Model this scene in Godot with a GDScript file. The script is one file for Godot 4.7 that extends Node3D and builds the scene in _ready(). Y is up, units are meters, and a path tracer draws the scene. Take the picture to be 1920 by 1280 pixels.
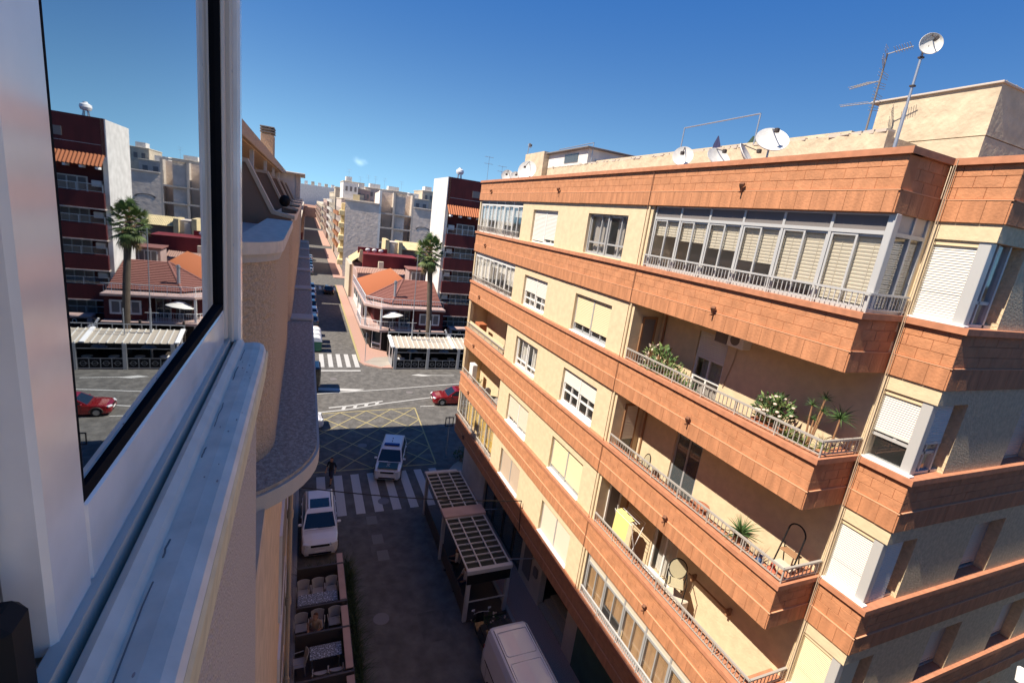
extends Node3D
# Street seen from an upper window: terracotta and cream apartment block, crossing, far street.

class MB:
	var v := PackedVector3Array()
	var n := PackedVector3Array()
	var c := PackedColorArray()
	var col := Color(1, 1, 1)
	var use_c := false
	func tri(a: Vector3, b: Vector3, d: Vector3, na: Vector3, nb: Vector3, nd: Vector3) -> void:
		v.append(a); v.append(d); v.append(b)
		n.append(na); n.append(nd); n.append(nb)
		if use_c:
			c.append(col); c.append(col); c.append(col)
	func t3(a: Vector3, b: Vector3, d: Vector3) -> void:
		var m := (b - a).cross(d - a).normalized()
		tri(a, b, d, m, m, m)
	func quad(a: Vector3, b: Vector3, d: Vector3, e: Vector3) -> void:   # counter-clockwise seen from outside
		var m := (d - a).cross(e - b).normalized()
		tri(a, b, d, m, m, m); tri(a, d, e, m, m, m)
	func box(p: Vector3, q: Vector3) -> void:
		var s := Vector3(minf(p.x, q.x), minf(p.y, q.y), minf(p.z, q.z))
		var t := Vector3(maxf(p.x, q.x), maxf(p.y, q.y), maxf(p.z, q.z))
		obox(Transform3D(Basis(), (s + t) * .5), t - s)
	func obox(t: Transform3D, s: Vector3) -> void:
		var h := s * .5
		var k := []
		for i in 8:
			k.append(t * Vector3(h.x if i & 1 else -h.x, h.y if i & 2 else -h.y, h.z if i & 4 else -h.z))
		quad(k[0], k[2], k[3], k[1]); quad(k[4], k[5], k[7], k[6])
		quad(k[0], k[4], k[6], k[2]); quad(k[1], k[3], k[7], k[5])
		quad(k[0], k[1], k[5], k[4]); quad(k[2], k[6], k[7], k[3])
	func cbox(p: Vector3, q: Vector3, ch: float) -> void:                # box with chamfered edges
		var s := Vector3(minf(p.x, q.x), minf(p.y, q.y), minf(p.z, q.z))
		var t := Vector3(maxf(p.x, q.x), maxf(p.y, q.y), maxf(p.z, q.z))
		var o := (s + t) * .5
		cobox(Transform3D(Basis(), o), t - s, ch)
	func cobox(t: Transform3D, s: Vector3, ch: float) -> void:
		var h := s * .5
		ch = minf(ch, minf(h.x, minf(h.y, h.z)) * .9)
		var f := func(x: float, y: float, z: float, ax: int) -> Vector3:
			var r := Vector3(x * h.x, y * h.y, z * h.z)
			for i in 3:
				if i != ax:
					r[i] -= signf(r[i]) * ch
			return t * r
		for ax in 3:
			for sg in [-1., 1.]:
				var b := (ax + 1) % 3
				var e := (ax + 2) % 3
				var q := []
				for w in [[-1., -1.], [1., -1.], [1., 1.], [-1., 1.]]:
					var d := Vector3()
					d[ax] = sg; d[b] = w[0]; d[e] = w[1]
					q.append(f.call(d.x, d.y, d.z, ax))
				if sg > 0: quad(q[0], q[1], q[2], q[3])
				else: quad(q[3], q[2], q[1], q[0])
		for ax in 3:
			var b := (ax + 1) % 3
			var e := (ax + 2) % 3
			for sb in [-1., 1.]:
				for se in [-1., 1.]:
					var d0 := Vector3(); d0[ax] = -1; d0[b] = sb; d0[e] = se
					var d1 := d0; d1[ax] = 1
					var a0: Vector3 = f.call(d0.x, d0.y, d0.z, b)
					var a1: Vector3 = f.call(d1.x, d1.y, d1.z, b)
					var b0: Vector3 = f.call(d0.x, d0.y, d0.z, e)
					var b1: Vector3 = f.call(d1.x, d1.y, d1.z, e)
					if sb * se > 0: quad(a0, b0, b1, a1) if (b0 - a0).cross(b1 - a0).dot(a0 + b0 - 2. * t.origin) > 0 else quad(a1, b1, b0, a0)
					else: quad(a0, b0, b1, a1) if (b0 - a0).cross(b1 - a0).dot(a0 + b0 - 2. * t.origin) > 0 else quad(a1, b1, b0, a0)
		for i in 8:
			var sx := 1. if i & 1 else -1.
			var sy := 1. if i & 2 else -1.
			var sz := 1. if i & 4 else -1.
			var a: Vector3 = f.call(sx, sy, sz, 0)
			var b2: Vector3 = f.call(sx, sy, sz, 1)
			var d2: Vector3 = f.call(sx, sy, sz, 2)
			if (b2 - a).cross(d2 - a).dot(a - t.origin) > 0: t3(a, b2, d2)
			else: t3(a, d2, b2)
	func cyl(a: Vector3, b: Vector3, r0: float, r1 := -1., seg := 10, caps := true) -> void:
		if r1 < 0: r1 = r0
		var ax := (b - a).normalized()
		var u := ax.cross(Vector3.UP if absf(ax.y) < .9 else Vector3.RIGHT).normalized()
		var w := ax.cross(u)
		for i in seg:
			var t0 := TAU * i / seg
			var t1 := TAU * (i + 1) / seg
			var d0 := u * cos(t0) + w * sin(t0)
			var d1 := u * cos(t1) + w * sin(t1)
			var p0 := a + d0 * r0
			var p1 := a + d1 * r0
			var q0 := b + d0 * r1
			var q1 := b + d1 * r1
			tri(p0, p1, q1, d0, d1, d1); tri(p0, q1, q0, d0, d1, d0)
			if caps:
				tri(a, p1, p0, -ax, -ax, -ax); tri(b, q0, q1, ax, ax, ax)
	func tube(p: Array, r: float, seg := 8) -> void:
		for i in p.size() - 1:
			cyl(p[i], p[i + 1], r, r, seg, i == 0 or i == p.size() - 2)
	func lathe(prof: Array, t: Transform3D, seg := 16) -> void:         # prof: Vector2(r, y) bottom to top
		for j in prof.size() - 1:
			var p: Vector2 = prof[j]
			var q: Vector2 = prof[j + 1]
			var d := q - p
			var nn := Vector2(d.y, -d.x).normalized()
			for i in seg:
				var t0 := TAU * i / seg
				var t1 := TAU * (i + 1) / seg
				var c0 := Vector3(cos(t0), 0, -sin(t0))
				var c1 := Vector3(cos(t1), 0, -sin(t1))
				var n0 := t.basis * (c0 * nn.x + Vector3.UP * nn.y)
				var n1 := t.basis * (c1 * nn.x + Vector3.UP * nn.y)
				var a := t * (c0 * p.x + Vector3.UP * p.y)
				var b := t * (c1 * p.x + Vector3.UP * p.y)
				var e := t * (c1 * q.x + Vector3.UP * q.y)
				var f := t * (c0 * q.x + Vector3.UP * q.y)
				tri(a, b, e, n0, n1, n1); tri(a, e, f, n0, n1, n0)
	func ell(o: Vector3, r: Vector3, seg := 12, rows := 7) -> void:
		for j in rows:
			var a0 := PI * j / rows - PI / 2
			var a1 := PI * (j + 1) / rows - PI / 2
			for i in seg:
				var t0 := TAU * i / seg
				var t1 := TAU * (i + 1) / seg
				var k := [Vector3(cos(a0) * cos(t0), sin(a0), -cos(a0) * sin(t0)), Vector3(cos(a0) * cos(t1), sin(a0), -cos(a0) * sin(t1)), Vector3(cos(a1) * cos(t1), sin(a1), -cos(a1) * sin(t1)), Vector3(cos(a1) * cos(t0), sin(a1), -cos(a1) * sin(t0))]
				var m := []
				for w in k: m.append((w / r).normalized())
				tri(o + k[0] * r, o + k[1] * r, o + k[2] * r, m[0], m[1], m[2]); tri(o + k[0] * r, o + k[2] * r, o + k[3] * r, m[0], m[2], m[3])
	func ext(poly: Array, ax: int, a: float, b: float) -> void:          # polygon pushed along an axis; 0: (z, y), 1: (x, z), 2: (x, y)
		var f := func(p: Vector2, h: float) -> Vector3:
			if ax == 0: return Vector3(h, p.y, p.x)
			if ax == 1: return Vector3(p.x, h, p.y)
			return Vector3(p.x, p.y, h)
		var pp := PackedVector2Array(poly)
		var m := pp.size()
		var area := 0.
		for i in m: area += pp[i].cross(pp[(i + 1) % m])
		if a > b:
			var t := a
			a = b; b = t
		for i in m:
			var p: Vector2 = pp[i]
			var q: Vector2 = pp[(i + 1) % m]
			var o2 := Vector2(q.y - p.y, p.x - q.x) * signf(area)
			var o3: Vector3 = f.call(o2, 0.)
			var k: Array = [f.call(p, a), f.call(q, a), f.call(q, b), f.call(p, b)]
			if (k[2] - k[0]).cross(k[3] - k[1]).dot(o3) > 0: quad(k[0], k[1], k[2], k[3])
			else: quad(k[3], k[2], k[1], k[0])
		var tr := Geometry2D.triangulate_polygon(pp)
		for i in range(0, tr.size(), 3):
			for h in [a, b]:
				var x: Vector3 = f.call(pp[tr[i]], h)
				var y: Vector3 = f.call(pp[tr[i + 1]], h)
				var z: Vector3 = f.call(pp[tr[i + 2]], h)
				var want := Vector3(); want[ax] = -1. if h == a else 1.
				if (y - x).cross(z - x).dot(want) > 0: t3(x, y, z)
				else: t3(x, z, y)
	func loft(rings: Array, caps := true) -> void:                       # closed rings of equal size; outward by centroid
		var o := []
		for r in rings:
			var s := Vector3()
			for p in r: s += p
			o.append(s / r.size())
		for j in rings.size() - 1:
			var m: int = rings[j].size()
			for i in m:
				var a: Vector3 = rings[j][i]
				var b: Vector3 = rings[j][(i + 1) % m]
				var e: Vector3 = rings[j + 1][(i + 1) % m]
				var d: Vector3 = rings[j + 1][i]
				if (e - a).cross(d - b).dot((a + b + e + d) * .25 - (o[j] + o[j + 1]) * .5) > 0: quad(a, b, e, d)
				else: quad(d, e, b, a)
		if caps:
			for w in [0, rings.size() - 1]:
				var r: Array = rings[w]
				var out: Vector3 = (o[0] - o[1]) if w == 0 else (o[w] - o[w - 1])
				for i in r.size():
					var a: Vector3 = r[i]
					var b: Vector3 = r[(i + 1) % r.size()]
					if (a - o[w]).cross(b - o[w]).dot(out) > 0: t3(o[w], a, b)
					else: t3(o[w], b, a)
	func mesh(off := Vector3.ZERO) -> ArrayMesh:
		var w := v
		if off != Vector3.ZERO:
			w = v.duplicate()
			for i in w.size(): w[i] -= off
		var arr := []
		arr.resize(Mesh.ARRAY_MAX)
		arr[Mesh.ARRAY_VERTEX] = w
		arr[Mesh.ARRAY_NORMAL] = n
		if use_c: arr[Mesh.ARRAY_COLOR] = c
		var m := ArrayMesh.new()
		m.add_surface_from_arrays(Mesh.PRIMITIVE_TRIANGLES, arr)
		return m

var M := {}
var org := {}
var used := {}
var rng := RandomNumberGenerator.new()

func V(x: float, y: float, z: float) -> Vector3: return Vector3(x, y, z)
func rnd(a: float, b: float) -> float: return rng.randf_range(a, b)

func numbered(nm: String) -> String:
	var k: int = used.get(nm, 0)
	used[nm] = k + 1
	return nm if k == 0 else "%s_%03d" % [nm, k]

func tag(o: Node, label := "", cat := "", group := "", kind := "") -> Node:
	if label: o.set_meta("label", label)
	if cat: o.set_meta("category", cat)
	if group: o.set_meta("group", group)
	if kind: o.set_meta("kind", kind)
	return o

func thing(nm: String, label: String, cat: String, at := Vector3.ZERO, group := "") -> Node3D:
	var o := Node3D.new()
	o.name = numbered(nm)
	o.position = at
	add_child(o)
	org[o] = at
	tag(o, label, cat, group)
	return o

func P(par: Node3D, nm: String, mb: MB, m: Material) -> MeshInstance3D:      # a part; mb in world axes, shifted to the parent's base
	var o := MeshInstance3D.new()
	o.name = nm
	o.mesh = mb.mesh(org.get(par, Vector3.ZERO))
	o.material_override = m
	par.add_child(o, true)
	org[o] = org.get(par, Vector3.ZERO)
	return o

func solo(nm: String, label: String, cat: String, mb: MB, m: Material, at := Vector3.ZERO, group := "") -> MeshInstance3D:
	var o := MeshInstance3D.new()
	o.name = numbered(nm)
	o.mesh = mb.mesh(at)
	o.material_override = m
	o.position = at
	add_child(o)
	org[o] = at
	tag(o, label, cat, group)
	return o

func S(nm: String, mb: MB, m: Material) -> MeshInstance3D:
	var o := solo(nm, "", "", mb, m)
	o.set_meta("kind", "structure")
	return o

func again(src: Node3D, at: Vector3, yaw: float, label := "", sc := 1.) -> Node3D:
	var base := String(src.name)
	if base.length() > 4 and base[-4] == "_" and base.right(3).is_valid_int(): base = base.left(-4)
	var o: Node3D = src.duplicate()
	o.name = numbered(base)
	add_child(o)
	o.transform = Transform3D(Basis(Vector3.UP, yaw).scaled(Vector3.ONE * sc), at)
	if label: o.set_meta("label", label)
	return o

func xf(o: Vector3, yaw := 0., pitch := 0., roll := 0.) -> Transform3D:
	return Transform3D(Basis.from_euler(Vector3(pitch, yaw, roll)), o)

func mb() -> MB: return MB.new()
func bx(p: Vector3, q: Vector3) -> MB:
	var b := MB.new()
	b.box(p, q)
	return b
func cbx(p: Vector3, q: Vector3, ch := .01) -> MB:
	var b := MB.new()
	b.cbox(p, q, ch)
	return b

# ---------------------------------------------------------------- materials
func noise_img(sd: int, fr: float, oct: int, lo: float, hi: float, size := 512, stretch := Vector2(1, 1), typ := FastNoiseLite.TYPE_SIMPLEX_SMOOTH) -> Image:
	var f := FastNoiseLite.new()
	f.seed = sd
	f.noise_type = typ
	f.frequency = fr
	f.fractal_octaves = oct
	var w := int(size / stretch.x)
	var h := int(size / stretch.y)
	var im := f.get_seamless_image(w, h)
	im.convert(Image.FORMAT_RF)
	if w != size or h != size: im.resize(size, size, Image.INTERPOLATE_BILINEAR)
	var out := Image.create(size, size, false, Image.FORMAT_RGB8)
	for y in size:
		for x in size:
			var k := lerpf(lo, hi, im.get_pixel(x, y).r)
			out.set_pixel(x, y, Color(k, k, k))
	return out

func tex(im: Image) -> ImageTexture: return ImageTexture.create_from_image(im)

func bump(im: Image, k: float) -> ImageTexture:
	var b: Image = im.duplicate()
	b.convert(Image.FORMAT_RGBA8)
	b.bump_map_to_normal_map(k)
	return ImageTexture.create_from_image(b)

func mat(nm: String, r: float, g: float, b: float, rough := .85, t: Texture2D = null, sc := 1., nt: Texture2D = null, ns := 1., metal := 0.) -> StandardMaterial3D:
	var m := StandardMaterial3D.new()
	m.resource_name = nm
	m.albedo_color = Color(r, g, b).linear_to_srgb()
	m.roughness = rough
	m.metallic = metal
	if t or nt:
		m.uv1_triplanar = true
		m.uv1_world_triplanar = true
		m.uv1_scale = Vector3.ONE * sc
	if t: m.albedo_texture = t
	if nt:
		m.normal_enabled = true
		m.normal_texture = nt
		m.normal_scale = ns
	M[nm] = m
	return m

func vcol(nm: String, rough := .85, metal := 0.) -> StandardMaterial3D:
	var m := mat(nm, 1, 1, 1, rough, null, 1., null, 1., metal)
	m.vertex_color_use_as_albedo = true
	return m

func glass(nm: String, r: float, g: float, b: float, a: float) -> StandardMaterial3D:
	var m := mat(nm, r, g, b, .03)
	m.transparency = BaseMaterial3D.TRANSPARENCY_ALPHA
	m.albedo_color.a = a
	return m

func materials() -> void:
	var grain := noise_img(3, .11, 3, .78, 1.04, 512)
	var speck := noise_img(5, .25, 2, .62, 1.0, 512)
	var blotch := noise_img(7, .012, 5, .86, 1., 512)
	var streak := noise_img(9, .02, 4, .83, 1., 512, Vector2(1, 6))
	var rough_i := noise_img(11, .06, 5, 0., 1., 512)
	var coarse := noise_img(13, .03, 4, 0., 1., 512)
	var road_i := noise_img(15, .02, 6, .75, 1.04, 1024)
	var T_grain := tex(grain)
	var T_speck := tex(speck)
	var T_blotch := tex(blotch)
	var T_streak := tex(streak)
	var T_soft := tex(noise_img(41, .02, 5, .925, 1., 512))
	var T_road := tex(road_i)
	var N_fine := bump(rough_i, 6.)
	var N_coarse := bump(coarse, 5.)
	# lichen: dark spotted crust over pale mortar
	var li := noise_img(21, .035, 5, 0., 1., 512)
	var lj := noise_img(23, .2, 2, 0., 1., 512)
	for y in 512:
		for x in 512:
			var k: float = clampf((li.get_pixel(x, y).r * .75 + lj.get_pixel(x, y).r * .5 - .52) * 4., 0., 1.)
			var cc := Color(.30, .232, .18).linear_to_srgb().lerp(Color(.47, .375, .295).linear_to_srgb(), k)
			li.set_pixel(x, y, cc)
	var T_lichen := tex(li)
	for k in 4:
		var w: Array = [[.565, .25, .120], [.55, .241, .114], [.58, .259, .126], [.562, .249, .122]][k]
		mat("terracotta%d" % k, w[0], w[1], w[2], .9, T_blotch, .45, N_fine, .2)
	mat("terra_core", .555, .225, .105, .95, T_blotch, .45)
	mat("terra_slab", .57, .251, .121, .9, T_streak, .5, N_fine, .2)
	mat("terra_slab1", .562, .247, .118, .9, T_streak, .53, N_fine, .2)
	mat("terra_coping", .54, .23, .125, .9, T_blotch, .6)
	mat("terra_sunlit_line", .62, .32, .18, .9)  # paler than the bands: sun on the thin ledge put into the colour
	mat("cream", .70, .56, .365, .92, T_soft, .3, N_fine, .1)
	mat("cream_rough", .70, .56, .36, .95, T_blotch, 1., N_coarse, 1.2)
	mat("penthouse", .66, .54, .38, .95, T_blotch, .3, N_coarse, .35)
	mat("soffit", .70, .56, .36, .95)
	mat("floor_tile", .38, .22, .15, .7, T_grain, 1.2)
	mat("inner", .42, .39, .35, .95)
	mat("white_frame", .72, .72, .70, .45)
	mat("grey_frame", .38, .385, .385, .45, null, 1, null, 1, .15)
	mat("alu", .52, .52, .51, .4, null, 1, null, 1, .2)
	mat("dark_frame", .06, .05, .045, .5)
	mat("shutter_white", .64, .62, .57, .55)
	mat("shutter_cream", .66, .56, .36, .6)
	mat("shutter_beige", .58, .50, .40, .6)
	mat("shutter_brown", .42, .33, .25, .6)
	mat("blind_cream", .62, .57, .46, .8)
	mat("bamboo", .50, .30, .13, .8, T_streak, 1.4)
	mat("curtain_yellow", .72, .50, .12, .9)
	mat("curtain_orange", .65, .27, .04, .9)
	mat("curtain_white", .66, .64, .58, .9)
	mat("panel_grey", .17, .155, .15, .6)
	glass("pane", .16, .18, .18, .06)
	glass("pane_dark", .10, .12, .13, .55)
	mat("rail", .44, .41, .37, .5, null, 1, null, 1, .2)
	mat("pipe", .44, .34, .24, .7)
	mat("rust", .17, .075, .04, .8)
	mat("black", .012, .012, .013, .7)
	M.black.metallic_specular = .3
	mat("rubber", .02, .02, .02, .8)
	mat("cable", .02, .02, .02, .6)
	mat("white", .78, .78, .77, .6)
	mat("dish", .70, .70, .67, .5, T_blotch, .8)
	mat("galv", .45, .47, .50, .35, null, 1, null, 1, .6)
	mat("white_gloss", .90, .885, .87, .2, T_blotch, .5)
	mat("white_sill", .88, .77, .65, .6, T_blotch, 1.3, N_coarse, .15)
	mat("sill_edge", .74, .63, .42, .6, T_blotch, 2.)
	mat("gasket", .010, .011, .014, .95)
	M.gasket.metallic_specular = .15
	mat("alu_track", .58, .53, .47, .5, null, 1, null, 1, .15)
	mat("mirror_glass", .47, .53, .58, .012, null, 1, null, 1, 1.)
	mat("stucco_pink", .80, .64, .54, .95, T_speck, 1.1, N_fine, 1.)
	mat("stucco_beige", .80, .57, .38, .95, T_speck, .42, N_fine, 1.)
	mat("stucco_plain", .70, .52, .36, .95, T_blotch, .4)
	mat("lichen", 1, 1, 1, .95, T_lichen, .7, N_fine, .8)
	mat("mortar", .62, .54, .46, .95, T_grain, 2.)
	mat("coping_grey", .80, .66, .52, .8, T_blotch, .8)
	mat("white_wall", .80, .775, .73, .9, T_blotch, .12)
	mat("wall_grey", .62, .52, .46, .95, T_blotch, .07, N_coarse, .3)
	mat("wall_blind", .86, .72, .60, .95, T_blotch, .07, N_coarse, .2)
	mat("wall_concrete", .60, .53, .46, .95, T_blotch, .07)
	mat("wall_yellow", .68, .56, .32, .95, T_blotch, .1)
	mat("wall_pink", .50, .35, .31, .95, T_blotch, .1)
	mat("wall_cream", .62, .54, .42, .95, T_blotch, .1)
	mat("wall_brown", .36, .22, .15, .95, T_blotch, .1)
	mat("wall_orange", .52, .25, .13, .95, T_blotch, .1)
	mat("maroon", .115, .013, .014, .75, T_streak, .12)
	mat("maroon_red", .22, .022, .024, .75, T_streak, .12)
	mat("tile_orange", .60, .20, .08, .85, T_speck, .4)
	mat("tile_red", .36, .15, .12, .85, T_speck, .4)
	mat("tile_pink", .55, .33, .25, .85, T_speck, .4)
	mat("asphalt", .136, .130, .120, .92, T_road, .055, N_fine, .25)
	mat("asphalt_dark", .125, .12, .112, .92, T_road, .06)
	mat("pavement", .40, .36, .31, .9, T_grain, .35)
	mat("pavement_red", .50, .31, .25, .9, T_grain, .35)
	mat("kerb", .38, .37, .35, .9, T_grain, .5)
	mat("paint_white", .54, .54, .52, .8, T_grain, .6)
	mat("paint_worn", .56, .55, .53, .85, T_grain, .45)
	mat("paint_faint", .21, .205, .195, .9, T_grain, .5)
	mat("paint_yellow", .44, .37, .17, .8, T_grain, .5)
	mat("car_white", .72, .72, .73, .2)
	mat("car_red", .24, .012, .016, .2, null, 1, null, 1, .3)
	mat("car_black", .02, .02, .023, .2)
	mat("car_grey", .22, .23, .25, .25, null, 1, null, 1, .4)
	mat("car_blue", .03, .06, .14, .25)
	mat("car_green", .02, .05, .045, .3)
	mat("car_glass", .012, .018, .026, .04)
	mat("rim", .40, .41, .42, .35, null, 1, null, 1, .6)
	mat("lamp_glass", .65, .67, .7, .1)
	mat("lamp_red", .30, .01, .01, .2)
	mat("lamp_blue", .01, .03, .22, .15)
	mat("bin_green", .03, .14, .08, .5)
	mat("frond", .07, .12, .03, .7)
	mat("frond_b", .115, .16, .045, .7)
	mat("frond_dry", .24, .15, .07, .9)
	mat("trunk", .13, .10, .075, .95, T_grain, 1.4)
	mat("leaf", .055, .11, .03, .7)
	mat("leaf_light", .14, .20, .06, .7)
	mat("leaf_dark", .045, .08, .032, .7)
	mat("flower", .65, .52, .42, .8)
	mat("flower_red", .5, .12, .07, .8)
	mat("pot", .33, .13, .07, .9)
	mat("pot_dark", .12, .06, .04, .9)
	mat("towel", .70, .62, .22, .95)
	mat("cushion", .62, .55, .36, .95, T_speck, 3.)
	mat("teal", .07, .13, .115, .8, T_blotch, .2)
	mat("table_tile", .55, .60, .68, .5, tex(noise_img(33, .05, 1, .25, 1.2, 256, Vector2(1, 1), FastNoiseLite.TYPE_CELLULAR)), 1.6)
	mat("chair_plastic", .34, .33, .32, .6)
	mat("awning", .50, .44, .36, .9, T_grain, .4)
	mat("roof_glassy", .035, .04, .034, .6)
	M.roof_glassy.metallic_specular = .2
	mat("pergola", .46, .45, .44, .7)
	mat("canvas", .62, .61, .57, .9)
	mat("wood", .30, .16, .08, .8)
	mat("cloth_blue", .03, .035, .10, .95)
	mat("cloth_green", .03, .06, .045, .95)
	mat("pale_text", .72, .70, .66, .7)  # off-white paint of the sign letters
	vcol("vc", .9)
	for k in ["frond", "frond_b", "leaf", "leaf_light"]:
		M[k].backlight_enabled = true
		M[k].backlight = Color(.10, .14, .03)
	for k in ["car_white", "car_red", "car_black", "car_grey", "car_blue"]:
		M[k].clearcoat_enabled = true
		M[k].clearcoat = .7
		M[k].clearcoat_roughness = .06
	M.white_gloss.clearcoat_enabled = true
	M.white_gloss.clearcoat = .8
	M.white_gloss.clearcoat_roughness = .12

# ---------------------------------------------------------------- the scene
func _ready() -> void:
	rng.seed = 4711
	var cam := Camera3D.new()
	cam.name = "camera"
	cam.position = V(0, 17, 0)
	cam.rotation_degrees = Vector3(-13.687, -24.21, 7.674)
	cam.fov = 70.45
	cam.near = .05
	cam.far = 3000.
	add_child(cam)
	cam.current = true
	var sun := DirectionalLight3D.new()
	sun.name = "sun"
	sun.light_energy = 1.45
	sun.light_color = Color(1., .95, .88)
	sun.light_angular_distance = .5
	sun.shadow_enabled = true
	var el := deg_to_rad(52.4)
	var az := deg_to_rad(2.6)
	var to_sun := V(-cos(el) * cos(az), sin(el), cos(el) * sin(az))
	add_child(sun)
	sun.look_at_from_position(Vector3.ZERO, -to_sun, Vector3.BACK)
	var env := Environment.new()
	env.background_mode = Environment.BG_SKY
	var sky := Sky.new()
	var sm := ProceduralSkyMaterial.new()
	sm.sky_top_color = Color(.0115, .072, .255).linear_to_srgb()
	sm.sky_horizon_color = Color(.225, .44, .60).linear_to_srgb()
	sm.sky_curve = .11
	sm.ground_bottom_color = Color(.30, .27, .25)
	sm.ground_horizon_color = Color(.50, .60, .68)
	sm.sun_angle_max = 30.
	sm.sky_energy_multiplier = 1.
	sm.sky_cover = cloud_cover()
	sky.sky_material = sm
	env.sky = sky
	env.tonemap_mode = Environment.TONE_MAPPER_LINEAR
	env.tonemap_exposure = 1.9
	env.ambient_light_source = Environment.AMBIENT_SOURCE_DISABLED
	env.sdfgi_enabled = true
	env.ssao_enabled = true
	env.ssil_enabled = true
	var we := WorldEnvironment.new()
	we.name = "world"
	we.environment = env
	add_child(we)
	materials()
	ground()
	own_window()
	left_block()
	orange_block()
	bounce_block()
	corner_house()
	hotel()
	far_city()
	street_things()
	vehicles()
	balcony_things()
	roof_things()
	people()

func cloud_cover() -> ImageTexture:
	var w := 2048
	var im := Image.create(w, 1024, false, Image.FORMAT_RGBA8)
	im.fill(Color(0, 0, 0, 0))
	var f := FastNoiseLite.new()
	f.seed = 8
	f.frequency = .12
	# a single wisp above the far roofs
	var d := V(.092, .0731, -1.).normalized()
	var u := fposmod(atan2(d.x, -d.z) / TAU, 1.) * w
	var vv := (.5 - asin(d.y) / PI) * 1024.
	for y in range(-8, 9):
		for x in range(-10, 12):
			var e := Vector2((x + y * .6) / 4.2, (y - x * .25) / 2.1).length()
			var k := clampf(1.15 - e + f.get_noise_2d(x * 3., y * 3.) * .7, 0., 1.)
			if k > 0.: im.set_pixel(int(u) + x, int(vv) + y, Color(.60, .62, .62, k * .55))
	return ImageTexture.create_from_image(im)

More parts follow.
